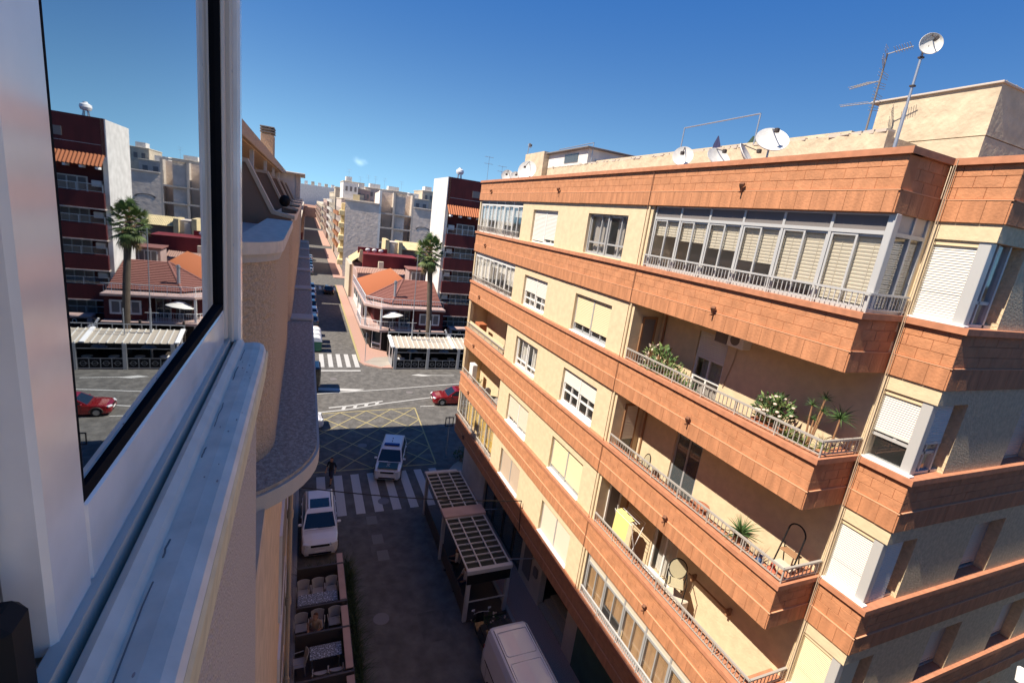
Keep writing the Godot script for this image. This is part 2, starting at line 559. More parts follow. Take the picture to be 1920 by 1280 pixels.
# ---------------------------------------------------------------- ground, road, kerbs, paint
func ground() -> void:
	var b := mb()
	b.quad(V(-900, -.02, 600), V(900, -.02, 600), V(900, -.02, -1600), V(-900, -.02, -1600))
	S("ground", b, M.asphalt)
	# our street and the streets across: one worn sheet, 4 mm up
	b = mb()
	b.quad(V(-.05, 0, 40), V(8.9, 0, 40), V(8.9, 0, -460), V(-.05, 0, -460))
	var road := S("road", b, M.asphalt)
	b = mb()
	b.quad(V(-120, .004, -30.2), V(160, .004, -30.2), V(160, .004, -50.6), V(-120, .004, -50.6))
	var cross_road := S("cross_road", b, M.asphalt)
	# pavements
	var r := mb()
	r.box(V(8.95, 0, 40), V(10.3, .13, -26.4))
	var pv := S("pavement", r, M.pavement_red)
	b = mb()
	b.cbox(V(8.78, -.05, 40), V(8.95, .135, -26.4), .02)
	P(pv, "kerb", b, M.kerb)
	# rounded corner of the pavement by the terracotta block
	var poly := [Vector2(10.3, -26.4)]
	for i in 9:
		var a := PI - PI * .5 * i / 8.
		poly.append(Vector2(13.0 + 4.2 * cos(a), -26.4 - 4.2 * sin(a)))
	poly.append(Vector2(120, -30.6)); poly.append(Vector2(120, -26.4))
	r = mb()
	r.ext(poly, 1, -.05, .13)
	var pc := S("pavement", r, M.pavement)
	r = mb()
	r.box(V(-1.5, -.05, 40), V(-.12, .13, -35.8))
	var pl := S("pavement", r, M.pavement)
	r = mb()
	r.cbox(V(-.12, -.05, 40), V(.05, .135, -35.8), .02)
	P(pl, "kerb", r, M.kerb)
	# far right pavement: pink tiles with a yellow kerb
	poly = [Vector2(6.05, -104), Vector2(5.85, -53), Vector2(6.3, -51.8), Vector2(8., -50.7), Vector2(40, -50.7), Vector2(40, -60), Vector2(7.3, -60), Vector2(7.3, -104)]
	r = mb()
	r.ext(poly, 1, -.05, .13)
	var pf := S("pavement", r, M.pavement_red)
	r = mb()
	r.ext([Vector2(6.25, -52.6), Vector2(7.9, -51.0), Vector2(9.3, -51.9), Vector2(9.3, -54.8), Vector2(7.6, -54.4)], 1, .1, .134)
	P(pf, "stone_paving", r, M.pavement)
	r = mb()
	r.cbox(V(5.82, -.04, -104), V(6.02, .136, -53.2), .02)
	P(pf, "kerb", r, M.paint_yellow)
	for k in 3:
		var z0: float = [-114., -190., -290.][k]
		var z1: float = [-180., -275., -440.][k]
		r = mb()
		r.box(V(6.05, -.05, z0), V(8.6, .13, z1))
		S("pavement", r, M.pavement_red)
	for k in 4:
		var z0: float = [-66., -114., -190., -290.][k]
		var z1: float = [-103., -180., -275., -440.][k]
		r = mb()
		r.box(V(-1.6, -.05, z0), V(-.2, .13, z1))
		S("pavement", r, M.pavement)
	# paint
	for i in 9:
		var x := 1.03 + i * 1.02
		if x > 8.9: continue
		var q := mb()
		q.quad(V(x, .009, -24.85 - .02 * i), V(x + .5, .009, -24.85 - .02 * i), V(x + .5, .009, -29.25), V(x, .009, -29.25))
		P(road, "crossing_stripe", q, M.paint_worn)
	for i in 2:
		var q := mb()
		q.quad(V(9.3 + i * 1.02, .010, -27.6 - i), V(9.75 + i, .010, -27.6 - i), V(9.75 + i, .010, -29.3), V(9.3 + i, .010, -29.3))
		if i == 9: P(road, "crossing_stripe", q, M.paint_worn)
	for i in 5:
		var x := 1.75 + i * .88
		var q := mb()
		q.quad(V(x, .009, -51.2), V(x + .46, .009, -51.2), V(x + .46, .009, -55.9), V(x, .009, -55.9))
		P(road, "crossing_stripe", q, M.paint_white)
	for i in 6:
		var x := .9 + i * .9
		var q := mb()
		q.quad(V(x, .009, -98.), V(x + .45, .009, -98.), V(x + .45, .009, -102.), V(x, .009, -102.))
		P(road, "crossing_stripe", q, M.paint_white)
	for i in 4:
		var q := mb()
		var zz: float = [-23.8, -22.1, -20.8, -19.5][i]
		q.quad(V(3.55 + .1 * i, .009, zz), V(4.1 + .1 * i, .009, zz), V(4.1 + .1 * i, .009, zz - .75), V(3.55 + .1 * i, .009, zz - .75))
		if i < 3: P(road, "worn_patch", q, M.paint_faint)
	line(cross_road, "stop_line", [V(1.5, .013, -50.05), V(5.7, .013, -50.05)], .35, M.paint_white)
	line(cross_road, "lane_line", [V(-30, .013, -42.9), V(1.3, .013, -43.6), V(7, .013, -44.4), V(15, .013, -45.8), V(60, .013, -46.6)], .14, M.paint_white)
	line(cross_road, "lane_line", [V(-30, .013, -39.0), V(1.3, .013, -39.4), V(3.8, .013, -39.9), V(6.9, .013, -41.0), V(11.4, .013, -42.2), V(60, .013, -43.4)], .16, M.paint_white)
	line(cross_road, "lane_line", [V(2.2, .013, -40.35), V(3.9, .013, -40.7), V(6.8, .013, -41.55)], .2, M.paint_white)
	for i in 4:
		var x := 3.3 + i * .95
		line(cross_road, "median_bar", [V(x, .013, -39.9 - i * .3), V(x + .2, .013, -40.6 - i * .27)], .28, M.paint_white)
	for i in 9:
		line(cross_road, "lane_dash", [V(9.9 + i * 2.6, .013, -40.1), V(11.2 + i * 2.6, .013, -40.15)], .12, M.paint_white)
	line(cross_road, "lane_line", [V(11.0, .013, -48.6), V(15.4, .013, -48.45)], .12, M.paint_white)
	var q2 := mb()
	q2.quad(V(10.7, .015, -48.6), V(11.9, .015, -48.2), V(12.9, .015, -48.45), V(11.6, .015, -48.95))
	P(cross_road, "lane_arrow", q2, M.paint_white)
	q2 = mb()
	q2.quad(V(1.4, .014, -44.45), V(4.6, .014, -44.1), V(5.6, .014, -44.55), V(1.4, .014, -45.25))
	P(cross_road, "traffic_island_paint", q2, M.paint_white)
	# yellow box junction: border and crossing diagonals
	var c0 := Vector2(.25, -29.85)
	var c1 := Vector2(8.84, -29.8)
	var c2 := Vector2(9.35, -39.85)
	var c3 := Vector2(.9, -39.1)
	var f := func(a: Vector2) -> Vector3: return V(a.x, .011, a.y)
	line(road, "box_border", [f.call(c0), f.call(c1), f.call(c2), f.call(c3), f.call(c0)], .10, M.paint_yellow)
	var at := func(s: float, t: float) -> Vector2: return c0.lerp(c1, s).lerp(c3.lerp(c2, s), t)
	for i in range(-3, 4):
		for sg in [1, -1]:
			var a := Vector2()
			var b2 := Vector2()
			var o := i / 4.
			var s0 := maxf(0., o)
			var s1 := minf(1., 1. + o)
			a = Vector2(s0, s0 - o) if sg > 0 else Vector2(1. - s0, s0 - o)
			b2 = Vector2(s1, s1 - o) if sg > 0 else Vector2(1. - s1, s1 - o)
			line(road, "box_line", [f.call(at.call(a.x, a.y)) + V(0, .002 if sg > 0 else .004, 0), f.call(at.call(b2.x, b2.y)) + V(0, .002 if sg > 0 else .004, 0)], .085, M.paint_yellow)
	# asphalt patches, manhole covers and gratings
	for e in [[2.6, -21.0, .9, 2.6], [4.9, -15.5, 1.1, 1.6], [3.2, -33.5, 1.4, .8], [6.4, -19.5, .5, 3.4]]:
		q2 = mb()
		q2.quad(V(e[0], .005, e[1]), V(e[0] + e[2], .005, e[1]), V(e[0] + e[2], .005, e[1] - e[3]), V(e[0], .005, e[1] - e[3]))
		P(road, "asphalt_patch", q2, M.asphalt_dark)
	for e in [[4.7, -25.9], [3.4, -17.2], [5.3, -12.2], [4.2, -33.2], [2.9, -47.5], [9.6, -43.6]]:
		q2 = mb()
		q2.cyl(V(e[0], .0, e[1]), V(e[0], .0165, e[1]), .33, .33, 24)
		P(road if e[1] > -30. else cross_road, "manhole_cover", q2, M.panel_grey)
	# patched strip of newer asphalt and cable trench
	line(cross_road, "trench", [V(1, .010, -36.6), V(14, .010, -47.8)], .35, M.asphalt_dark)

func line(par: Node3D, nm: String, p: Array, w: float, m: Material) -> void:
	var b := mb()
	for i in p.size() - 1:
		var a: Vector3 = p[i]
		var d: Vector3 = p[i + 1]
		var s := (d - a).cross(Vector3.UP).normalized() * w * .5
		b.quad(a + s, d + s, d - s, a - s)
		if (d + s - a - s).cross(d - s - a - s).y < 0:
			pass
	P(par, nm, b, m)

# ---------------------------------------------------------------- the window we lean out of, its sill and wall
func own_window() -> void:
	var g := -.25
	var t := thing("sliding_window", "white aluminium sliding window with mirror-like glass above the painted sill", "window", V(g, 16.4, -1.3))
	var Y := 17.
	# sash: stiles and rails
	P(t, "stile", cbx(V(g - .045, Y - .553, -.595), V(g + .001, Y + 1.25, -.70), .006), M.white_gloss)
	P(t, "bottom_rail", cbx(V(g - .04, Y - .55, -.702), V(g, Y - .418, -1.885), .006), M.white_gloss)
	P(t, "top_rail", cbx(V(g - .04, Y + 1.12, -.702), V(g, Y + 1.25, -1.885), .01), M.white_gloss)
	var b := mb()
	b.cbox(V(g - .03, Y - .53, -1.887), V(g + .006, Y + 1.25, -1.925), .006)
	b.cbox(V(g - .03, Y - .55, -1.93), V(g + .022, Y + 1.25, -1.955), .005)
	P(t, "end_stile", b, M.alu_track)
	P(t, "jamb", cbx(V(g - .05, Y - .56, -1.958), V(g + .042, Y + 1.3, -2.02), .008), M.white_gloss)
	b = mb()
	b.box(V(g - .025, Y - .418, -.703), V(g - .002, Y - .398, -1.885))
	b.box(V(g - .025, Y - .398, -.703), V(g - .002, Y + 1.12, -.709))
	b.box(V(g - .025, Y - .398, -1.885), V(g - .002, Y + 1.12, -1.872))
	P(t, "gasket", b, M.gasket)
	b = mb()
	b.obox(xf(V(g - .013, Y + .362, -1.29), deg_to_rad(.55)), V(.004, 1.512, 1.16))
	P(t, "pane", b, M.mirror_glass)
	# inner sash behind the stile, with its catch
	P(t, "stile", cbx(V(g - .085, Y - .53, -.36), V(g - .035, Y + 1.25, -.592), .01), M.white_sill)
	P(t, "catch", cbx(V(g - .034, Y - .64, -.50), V(g + .004, Y - .425, -.555), .012), M.black)
	b = mb()
	b.box(V(g - .1, Y - .575, 1.2), V(g + .012, Y - .56, -2.02))
	b.box(V(g - .006, Y - .56, 1.2), V(g + .012, Y - .535, -1.955))
	P(t, "track", b, M.alu_track)
	P(t, "stile", cbx(V(g - .085, Y - .53, 1.1), V(g - .035, Y + 1.25, 1.2), .01), M.white_gloss)
	P(t, "head", cbx(V(g - .1, Y + 1.255, 1.2), V(g + .042, Y + 1.32, -2.02), .01), M.white_gloss)
	# sill with a rounded white top and a yellowed drip edge
	var s := thing("window_sill", "white painted window sill with yellowed outer edge and hairline cracks", "sill", V(-.2, 16.3, -.5))
	var prof := [Vector2(-.30, 16.424), Vector2(-.238, 16.424), Vector2(-.228, 16.448), Vector2(-.216, 16.455), Vector2(-.204, 16.445), Vector2(-.196, 16.43), Vector2(-.165, 16.434), Vector2(-.142, 16.432), Vector2(-.128, 16.424), Vector2(-.122, 16.41), Vector2(-.30, 16.36)]
	b = mb()
	var zs := [1.2, .2, -.35, -.7, -1.1, -1.5, -1.85, -1.97, -2.01]
	var rings := []
	for i in zs.size():
		var ring := []
		var sc := 1. if i < 7 else (.985 if i == 7 else .93)
		for p in prof:
			var wob := sin(zs[i] * 9. + p.x * 30.) * .0012
			ring.append(V(-.25 + (p.x + .25) * sc, 16.40 + (p.y - 16.40) * sc + wob, zs[i]))
		rings.append(ring)
	b.loft(rings)
	P(s, "top", b, M.white_sill)
	b = mb()
	b.ext([Vector2(-.29, 16.365), Vector2(-.122, 16.408), Vector2(-.118, 16.396), Vector2(-.126, 16.30), Vector2(-.14, 16.285), Vector2(-.29, 16.28)], 2, -1.985, 1.2)
	P(s, "drip_edge", b, M.sill_edge)
	# old sealant line, open in places, and small chips of paint
	for k in 7:
		var za := -.3 - k * .25 + rnd(-.06, .06)
		var zb := za - rnd(.04, .2)
		b = mb()
		var pts := []
		for i in 5: pts.append(V(-.190 + rnd(-.0015, .0015), 16.4315, lerpf(za, zb, i / 4.)))
		b.tube(pts, rnd(.0007, .0016), 5)
		P(s, "crack", b, M.panel_grey)
	for k in 26:
		b = mb()
		var c := V(rnd(-.185, -.135), 16.4335, rnd(-1.8, -.2))
		b.ell(c, V(rnd(.001, .003), .0008, rnd(.002, .006)), 7, 3)
		P(s, "paint_chip", b, M.wall_pink)
	for z in [-1.94]:
		for y in [-.2, .35, .9]:
			b = mb()
			b.cyl(V(g + .020, Y + y, z), V(g + .0235, Y + y, z), .0045, .0045, 12)
			P(t, "screw", b, M.galv)
	# the wall under it and the mass of our building
	var w := thing("own_building", "pinkish rough stucco wall under the window sill", "building", V(-4, 0, 2))
	P(w, "wall", bx(V(-.62, -.02, 40), V(-.155, 16.29, -1.955)), M.stucco_pink)
	P(w, "wall", bx(V(-.62, 18.35, 40), V(-.2, 18.6, -2.05)), M.stucco_pink)
	P(w, "wall", bx(V(-.62, 16.29, 1.22), V(-.2, 18.35, 40)), M.stucco_pink)
	P(w, "floor_slab", bx(V(-9, 15.2, 7), V(-.62, 15.5, -4.4)), M.mortar)
	P(w, "ceiling", bx(V(-9, 18.35, 7), V(-.62, 18.6, -4.4)), M.white_wall)
	P(w, "partition", bx(V(-6, 15.5, 7), V(-5.8, 18.35, -4.4)), M.white_wall)
	P(w, "partition", bx(V(-5.8, 15.5, -3.2), V(-.9, 18.35, -3.35)), M.white_wall)
	P(w, "return_wall", bx(V(-1.2, -.02, -2.0), V(-.62, 18.35, -2.06)), M.stucco_pink)

func arc(cx: float, cz: float, r: float, a0: float, a1: float, k: int) -> Array:
	var o := []
	for i in k + 1:
		var a := lerpf(a0, a1, float(i) / k)
		o.append(Vector2(cx + r * cos(a), cz + r * sin(a)))
	return o

# ---------------------------------------------------------------- our side of the street ahead: rounded bays, ledge, roof terraces
func left_block() -> void:
	var t := thing("terraced_block", "beige stucco building with rounded balcony and lichen covered ledge beside the window", "building", V(-3, 0, -20))
	var ce := Vector2(-1.15, -5.9)
	# facade below the ledge
	var wx := -.30
	var b := mb()
	b.ext([Vector2(-1.3, -2.1), Vector2(wx, -2.1), Vector2(wx, -35.6), Vector2(-12, -35.6), Vector2(-12, -4.4), Vector2(-1.3, -4.4)], 1, -.02, 13.9)
	P(t, "lower_wall", b, M.stucco_plain)
	# curved bay wall
	var poly := arc(ce.x, ce.y, .88, PI * .5 + .35, 0, 12)
	poly.append_array([Vector2(-.27, -10.1), Vector2(-1.6, -10.1), Vector2(-1.6, -5.3)])
	b = mb()
	b.ext(poly, 1, 14.1, 16.36)
	P(t, "bay_wall", b, M.stucco_beige)
	# coping: ring along the wall head
	poly = arc(ce.x, ce.y, .94, PI * .5 + .35, 0, 12)
	poly.append_array([Vector2(-.21, -10.1), Vector2(-.64, -10.1), Vector2(-.64, -6.1)])
	poly.append_array([Vector2(-.75, -5.8), Vector2(-1.0, -5.45), Vector2(-1.4, -5.3)])
	b = mb()
	b.ext(poly, 1, 16.38, 16.5)
	P(t, "coping", b, M.coping_grey)
	b = mb()
	var po2 := arc(ce.x, ce.y, .905, PI * .5 + .35, 0, 12)
	po2.append_array([Vector2(-.245, -10.1), Vector2(-1.5, -10.1), Vector2(-1.5, -5.4)])
	b.ext(po2, 1, 16.30, 16.382)
	P(t, "coping_bed", b, M.mortar)
	# the ledge with its lichen, rounded at the near end
	for part in 2:
		poly = arc(ce.x, ce.y, [1.35, 1.38][part], PI * .5 + .5, 0, 16)
		poly.append_array([Vector2([.20, .23][part], -35.4), Vector2(-1.4, -35.4), Vector2(-1.9, -5.6)])
		b = mb()
		if part == 0: b.ext(poly, 1, 14.06, 14.105)
		else: b.ext(poly, 1, 13.88, 14.062)
		P(t, ["ledge_top", "ledge"][part], b, [M.lichen, M.mortar][part])
	# stepped ridges where the ledge passes each bay
	for k in 6:
		var z := -12.2 - k * 4.2
		b = mb()
		b.cbox(V(-.35, 14.1, z), V(.235, 14.17, z - .5), .02)
		P(t, "ledge_cap", b, M.mortar)
	# later bays
	for k in 5:
		var z := -12.3 - k * 4.6
		b = mb()
		var pp := arc(-.75, z, .5, PI * .5, 0, 6)
		pp.append_array([Vector2(-.25, z - 3.6), Vector2(-1.4, z - 3.6), Vector2(-1.4, z + .5)])
		b.ext(pp, 1, 14.1, 16.42)
		P(t, "bay_wall", b, M.stucco_beige)
		b = mb()
		var pq := arc(-.75, z, .56, PI * .5, 0, 6)
		pq.append_array([Vector2(-.19, z - 3.66), Vector2(-.62, z - 3.66), Vector2(-.62, z + .56)])
		b.ext(pq, 1, 16.42, 16.56 + .04 * k)
		P(t, "coping", b, M.coping_grey)
	b = mb()
	b.box(V(-.36, 14.1, -10.1), V(-1.6, 16.3, -35.4))
	P(t, "terrace_wall", b, M.stucco_plain)
	b = mb()
	b.box(V(-.62, 16.0, -5.6), V(-4, 16.1, -35.4))
	P(t, "terrace_floor", b, M.floor_tile)
	# sloping party walls between the terraces, with pale copings
	for k in 5:
		var z: float = [-10.2, -15.4, -20.2, -24.9, -29.6][k]
		b = mb()
		b.ext([Vector2(-.25, 16.35), Vector2(-.25, 16.52), Vector2(-.58, 16.58), Vector2(-1.0, 17.42), Vector2(-3.2, 17.46), Vector2(-3.2, 16.0)], 2, z, z - .22)
		P(t, "party_wall", b, M.wall_brown)
		b = mb()
		b.ext([Vector2(-.19, 16.52), Vector2(-.19, 16.58), Vector2(-.54, 16.65), Vector2(-.97, 17.49), Vector2(-3.2, 17.53), Vector2(-3.2, 17.46), Vector2(-1.0, 17.42), Vector2(-.58, 16.58)], 2, z + .04, z - .26)
		P(t, "party_coping", b, M.stucco_plain)
		b = mb()
		b.box(V(-1.32, 17.46, z - .05), V(-1.42, 17.98, z - .15))
		P(t, "post", b, M.white_wall)
	b = mb()
	b.box(V(-2.3, 16.1, -10.3), V(-2.5, 18.2, -35))
	P(t, "attic_wall", b, M.stucco_beige)
	for k in 5:
		b = mb()
		b.box(V(-2.28, 16.2, -11.8 - k * 4.8), V(-2.31, 17.9, -13.6 - k * 4.8))
		P(t, "terrace_door", b, M.pane_dark)  # no opening here: shade of the room painted as a dark sheet
	# roof slab with its deep fascia
	for k in 8:
		b = mb()
		var z0 := -2.1 - k * 4.15
		b.cbox(V(-1.2, 18.0, z0), V(-1.36, 18.3, z0 - 4.13), .012)
		P(t, "fascia_panel", b, M.stucco_beige)
	b = mb()
	b.box(V(-1.3, 17.98, -2.1), V(-9, 18.2, -35))
	P(t, "roof", b, M.stucco_plain)
	# chimney on the roof edge
	b = mb()
	b.cbox(V(-1.3, 18.05, -23.7), V(-1.78, 19.2, -24.7), .01)
	P(t, "chimney", b, M.stucco_beige)
	for k in 3:
		b = mb()
		b.cbox(V(-1.27, 19.26 + k * .1, -23.67), V(-1.81, 19.31 + k * .1, -24.73), .01)
		P(t, "chimney_louvre", b, M.panel_grey)
	b = mb()
	b.box(V(-1.4, 19.2, -23.8), V(-1.68, 19.5, -24.6))
	P(t, "chimney_cap", b, M.stucco_beige)
	# windows and doors of the facade below, seen edge on
	for k in 5:
		for f in 4:
			b = mb()
			var z := -8.8 - k * 5.2
			b.box(V(wx + .05, 2.9 + f * 2.9, z), V(wx - .1, 4.9 + f * 2.9, z - 3.2))
			var fr := P(t, "window", b, M.white_wall)
			b = mb()
			b.box(V(wx + .055, 3.0 + f * 2.9, z - .1), V(wx + .03, 4.8 + f * 2.9, z - 3.1))
			P(fr, "pane", b, M.panel_grey)
	b = mb()
	b.ext([Vector2(-.35, -35.6), Vector2(-9, -35.6), Vector2(-9, -2.1), Vector2(-1.3, -2.1), Vector2(-1.3, -5.6)], 1, 13.9, 16.05)
	P(t, "core", b, M.stucco_plain)
	# copper downpipe
	var d := thing("downpipe", "copper brown downpipe with sockets running down the beige facade", "pipe", V(-.15, 0, -11.6))
	b = mb()
	b.cyl(V(-.16, 0, -11.6), V(-.16, 13.9, -11.6), .055, .055, 12)
	P(d, "pipe", b, M.pipe)
	for k in 5:
		b = mb()
		b.cyl(V(-.16, 1.4 + k * 2.6, -11.6), V(-.16, 1.62 + k * 2.6, -11.6), .075, .075, 12)
		P(d, "socket", b, M.pipe)
	# black ball hung on the second parapet
	b = mb()
	b.ell(V(-.50, 16.78, -14.2), V(.13, .15, .13), 14, 9)
	solo("black_bag", "black rounded bag on the parapet beside the sloping party wall", "bag", b, M.black, V(-.50, 16.63, -14.2))
	# white neighbour standing a little higher at the corner
	var n := thing("white_attic", "small white attic storey with flat eaves at the end of the terraced block", "building", V(-1, 16.2, -32.5))
	P(n, "wall", bx(V(-.35, 16.0, -31.), V(-3.2, 18.02, -35.3)), M.white_wall)
	P(n, "eaves", cbx(V(-.08, 18.02, -30.6), V(-3.4, 18.12, -35.6), .02), M.coping_grey)
	P(n, "corner_strip", bx(V(-.33, 16.0, -30.98), V(-.55, 18.02, -30.96)), M.coping_grey)

# ---------------------------------------------------------------- unseen building behind us, added to bounce sunlight onto the window
func bounce_block() -> void:
	var t := thing("bounce_block", "unseen cream apartment building added across the side street to bounce sunlight", "building", V(15, 0, 20))
	P(t, "wall", bx(V(9.6, 0, 3.6), V(22, 17.6, 40)), M.cream)
	for f in 6:
		P(t, "string_course", bx(V(9.5, 3.2 + f * 2.85, 3.5), V(9.6, 3.5 + f * 2.85, 40)), M.white_wall)
		if f == 5: continue
		for i in 8:
			var z := 5.2 + i * 4.2
			var b := mb()
			leaf_x(b, 9.54, 4.3 + f * 2.85, 5.8 + f * 2.85, z, z + 1.6, .07, .06)
			var w := P(t, "window", b, M.white_frame)
			P(w, "pane", bx(V(9.575, 4.37 + f * 2.85, z + .07), V(9.58, 5.73 + f * 2.85, z + 1.53)), M.pane_dark)

# ---------------------------------------------------------------- terracotta and cream apartment block
const FX := 9.4      # plane of the bands
const ZN := -5.57    # near end of the projecting part
const ZF := -28.2    # far end
const BX := 10.65    # recessed plane: balcony backs and corner bay
const BZ := -4.55    # side wall that faces us
func ceil_y(k: int) -> float: return 18.03 - 2.945 * (5 - k)
func ledge_y(k: int) -> float: return 16.25 - 2.945 * (5 - k)

var blocks := []
var slabs := []

func band_run(t: Node3D, y0: float, y1: float, a: Vector2, d: Vector2, nrm: Vector2, row0: int) -> void:
	# from a to d in plan, outward normal nrm; three rows of blocks over one row of upright slabs
	var h := y1 - y0
	var cop := .115
	var sl := h * .35
	var rh := (h - cop - sl - .02) / 3.
	var along := (d - a)
	var L := along.length()
	along /= L
	var put := func(s0: float, s1: float, ya: float, yb: float, o: float, list: Array) -> void:
		var m := a + along * (s0 + s1) * .5 + nrm * (o - .03)
		var pos := V(m.x, (ya + yb) * .5, m.y)
		list.append([pos, V(s1 - s0, yb - ya, .06), atan2(nrm.x, nrm.y)])
	var w := .415
	for r in 3:
		var ya := y0 + sl + .02 + r * rh
		var s := -w * (.5 if (r + row0) % 2 else 0.)
		while s < L - .03:
			var s0 := maxf(s, 0.)
			var s1 := minf(s + w, L)
			if s1 - s0 > .05: put.call(s0 + .004, s1 - .004, ya + .004, ya + rh - .004, .0, blocks)
			s += w
	var s2 := 0.
	while s2 < L - .03:
		var s1 := minf(s2 + .345, L)
		if s1 - s2 > .05: put.call(s2 + .002, s1 - .002, y0 + .003, y0 + sl - .003, .022, slabs)
		s2 += .345

func prism_run(b: MB, a: Vector2, d: Vector2, nrm: Vector2, o0: float, o1: float, y0: float, y1: float, e0 := 0., e1 := 0.) -> void:
	var al := (d - a).normalized()
	var p := a - al * e0
	var q := d + al * e1
	var c := [p + nrm * o0, q + nrm * o0, q + nrm * o1, p + nrm * o1]
	b.ext(c, 1, y0, y1)

func orange_block() -> void:
	var t := thing("apartment_block", "six storey apartment block with terracotta bands, cream walls and corner balconies", "building", V(16, 0, -16))
	var runs := [
		[Vector2(FX, ZF), Vector2(FX, ZN), Vector2(-1, 0)],
		[Vector2(FX, ZN), Vector2(BX, ZN), Vector2(0, 1)],
		[Vector2(BX, ZN), Vector2(BX, BZ), Vector2(-1, 0)],
		[Vector2(BX, BZ), Vector2(26, BZ), Vector2(0, 1)]]
	for k in range(0, 6):           # band k lies under storey k + 1; the last is the parapet
		var y0 := ceil_y(k)
		var y1 := ledge_y(k + 1) if k < 5 else 19.12
		var core := mb()
		var cop := mb()
		var ln := mb()
		for i in 4:
			var r: Array = runs[i]
			var n: Vector2 = r[2]
			prism_run(core, r[0], r[1], n, -.008 - .003 * i, -.30, y0 + .002, y1 - .10, [0, -.31, 0, -.31][i] if i else 0., [0., 0., 0., 0.][i])
			var ex0 := [0., 0., 0., 0.]
			prism_run(cop, r[0], r[1], n, [.075, .072, .075, .072][i], -.32, y1 - .115, y1 + .001 * i, 0., [.074, 0., .074, 0.][i])
			prism_run(ln, r[0], r[1], n, .030, -.05, y0 + (y1 - y0) * .35, y0 + (y1 - y0) * .35 + .018, 0., [.03, 0., .03, 0.][i])
			band_run(t, y0, y1, r[0], r[1] if i < 3 else Vector2(19.5, BZ), n, k)
		P(t, "band", core, M.terra_core)
		P(t, "band_coping", cop, M.terra_coping)
		P(t, "band_moulding", ln, M.terra_sunlit_line)
	place_pieces(t, "block", blocks, ["terracotta0", "terracotta1", "terracotta2", "terracotta3"], 290)
	place_pieces(t, "facing_slab", slabs, ["terra_slab", "terra_slab1"], 290)
	# floor slabs, roof, party and inner walls
	for k in range(0, 6):
		var y := ceil_y(k)
		var s := mb()
		s.ext([Vector2(FX + .03, ZF + .02), Vector2(FX + .03, ZN - .02), Vector2(BX + .02, ZN - .02), Vector2(BX + .02, BZ - .03), Vector2(26, BZ - .03), Vector2(26, ZF + .02)], 1, y + .004, y + .29)
		P(t, "floor_slab" if k < 5 else "roof", s, M.soffit if k < 5 else M.floor_tile)
		if k < 5 and k > 0:
			P(t, "balcony_floor", bx(V(FX + .3, y + .29, ZN - .3), V(BX, y + .30, -12.1)), M.floor_tile)
	var core2 := mb()
	core2.box(V(BX + .02, ceil_y(0), ZN + .0), V(26, 18.0, ZN + .2))
	for k in range(1, 6):
		storey(t, k)
	P(t, "inner_wall", bx(V(13.4, 3.3, ZF + .2), V(13.6, 18.0, -4.9)), M.inner)
	P(t, "end_wall", bx(V(FX + .05, 3.3, ZF), V(26, 18.0, ZF + .15)), M.cream)
	P(t, "rear_wall", bx(V(25.8, 0, ZF + .15), V(26, 18.0, -4.7)), M.cream)
	ground_floor(t)
	# joint pipe and cables down the facade
	var b := mb()
	for k in range(1, 6):
		b.cyl(V(FX + .03, ledge_y(k), -12.3), V(FX + .03, ceil_y(k), -12.3), .03, .03, 8)
	P(t, "drain", b, M.cream)
	b = mb()
	b.cyl(V(BX - .088, 3.4, ZN + .085), V(BX - .088, 19.0, ZN + .085), .010, .010, 6)
	b.cyl(V(BX - .088, 3.4, ZN + .12), V(BX - .088, 19.1, ZN + .12), .006, .006, 6)
	P(t, "cable", b, M.pipe)
	b = mb()
	b.cyl(V(FX - .035, 4.5, -12.33), V(FX - .035, 19.1, -12.33), .011, .011, 6)
	P(t, "cable", b, M.rust)
	# small floodlight brackets on the bands
	for k in range(0, 6):
		for z in [-8.95, -26.2, -18.2]:
			if z == -18.2 and k != 5: continue
			var y := ceil_y(k) + .42
			b = mb()
			b.obox(xf(V(FX - .07, y + .02, z), 0, 0, .5), V(.05, .16, .05))
			b.box(V(FX - .13, y - .08, z - .02), V(FX, y - .05, z + .02))
			b.obox(xf(V(FX - .09, y + .1, z + .02), .4, 0, .5), V(.09, .07, .10))
			P(t, "bracket_lamp", b, M.rust)

func place_pieces(t: Node3D, nm: String, list: Array, mats: Array, most: int) -> void:
	var eye := V(0, 17, 0)
	list.sort_custom(func(a, b): return a[0].distance_squared_to(eye) < b[0].distance_squared_to(eye))
	var shared := {}
	var rest := []
	for i in mats.size(): rest.append(mb())
	for i in list.size():
		var e: Array = list[i]
		var k := rng.randi() % mats.size()
		var jit := rnd(-.0018, .0018)
		var tr := xf(e[0], e[2])
		tr.origin += tr.basis.z * jit
		if i < most:
			var key := "%.2f,%.2f" % [e[1].x, e[1].y]
			if not shared.has(key):
				var m := mb()
				m.cobox(Transform3D(), e[1], .004)
				shared[key] = m.mesh()
			var o := MeshInstance3D.new()
			o.name = nm
			o.mesh = shared[key]
			o.material_override = M[mats[k]]
			tr.origin -= org[t]
			o.transform = tr
			t.add_child(o, true)
		else:
			rest[k].obox(tr, e[1])
	for k in mats.size():
		if rest[k].v.size():
			var o := P(t, nm + "s", rest[k], M[mats[k]])
			o.set_meta("kind", "stuff")

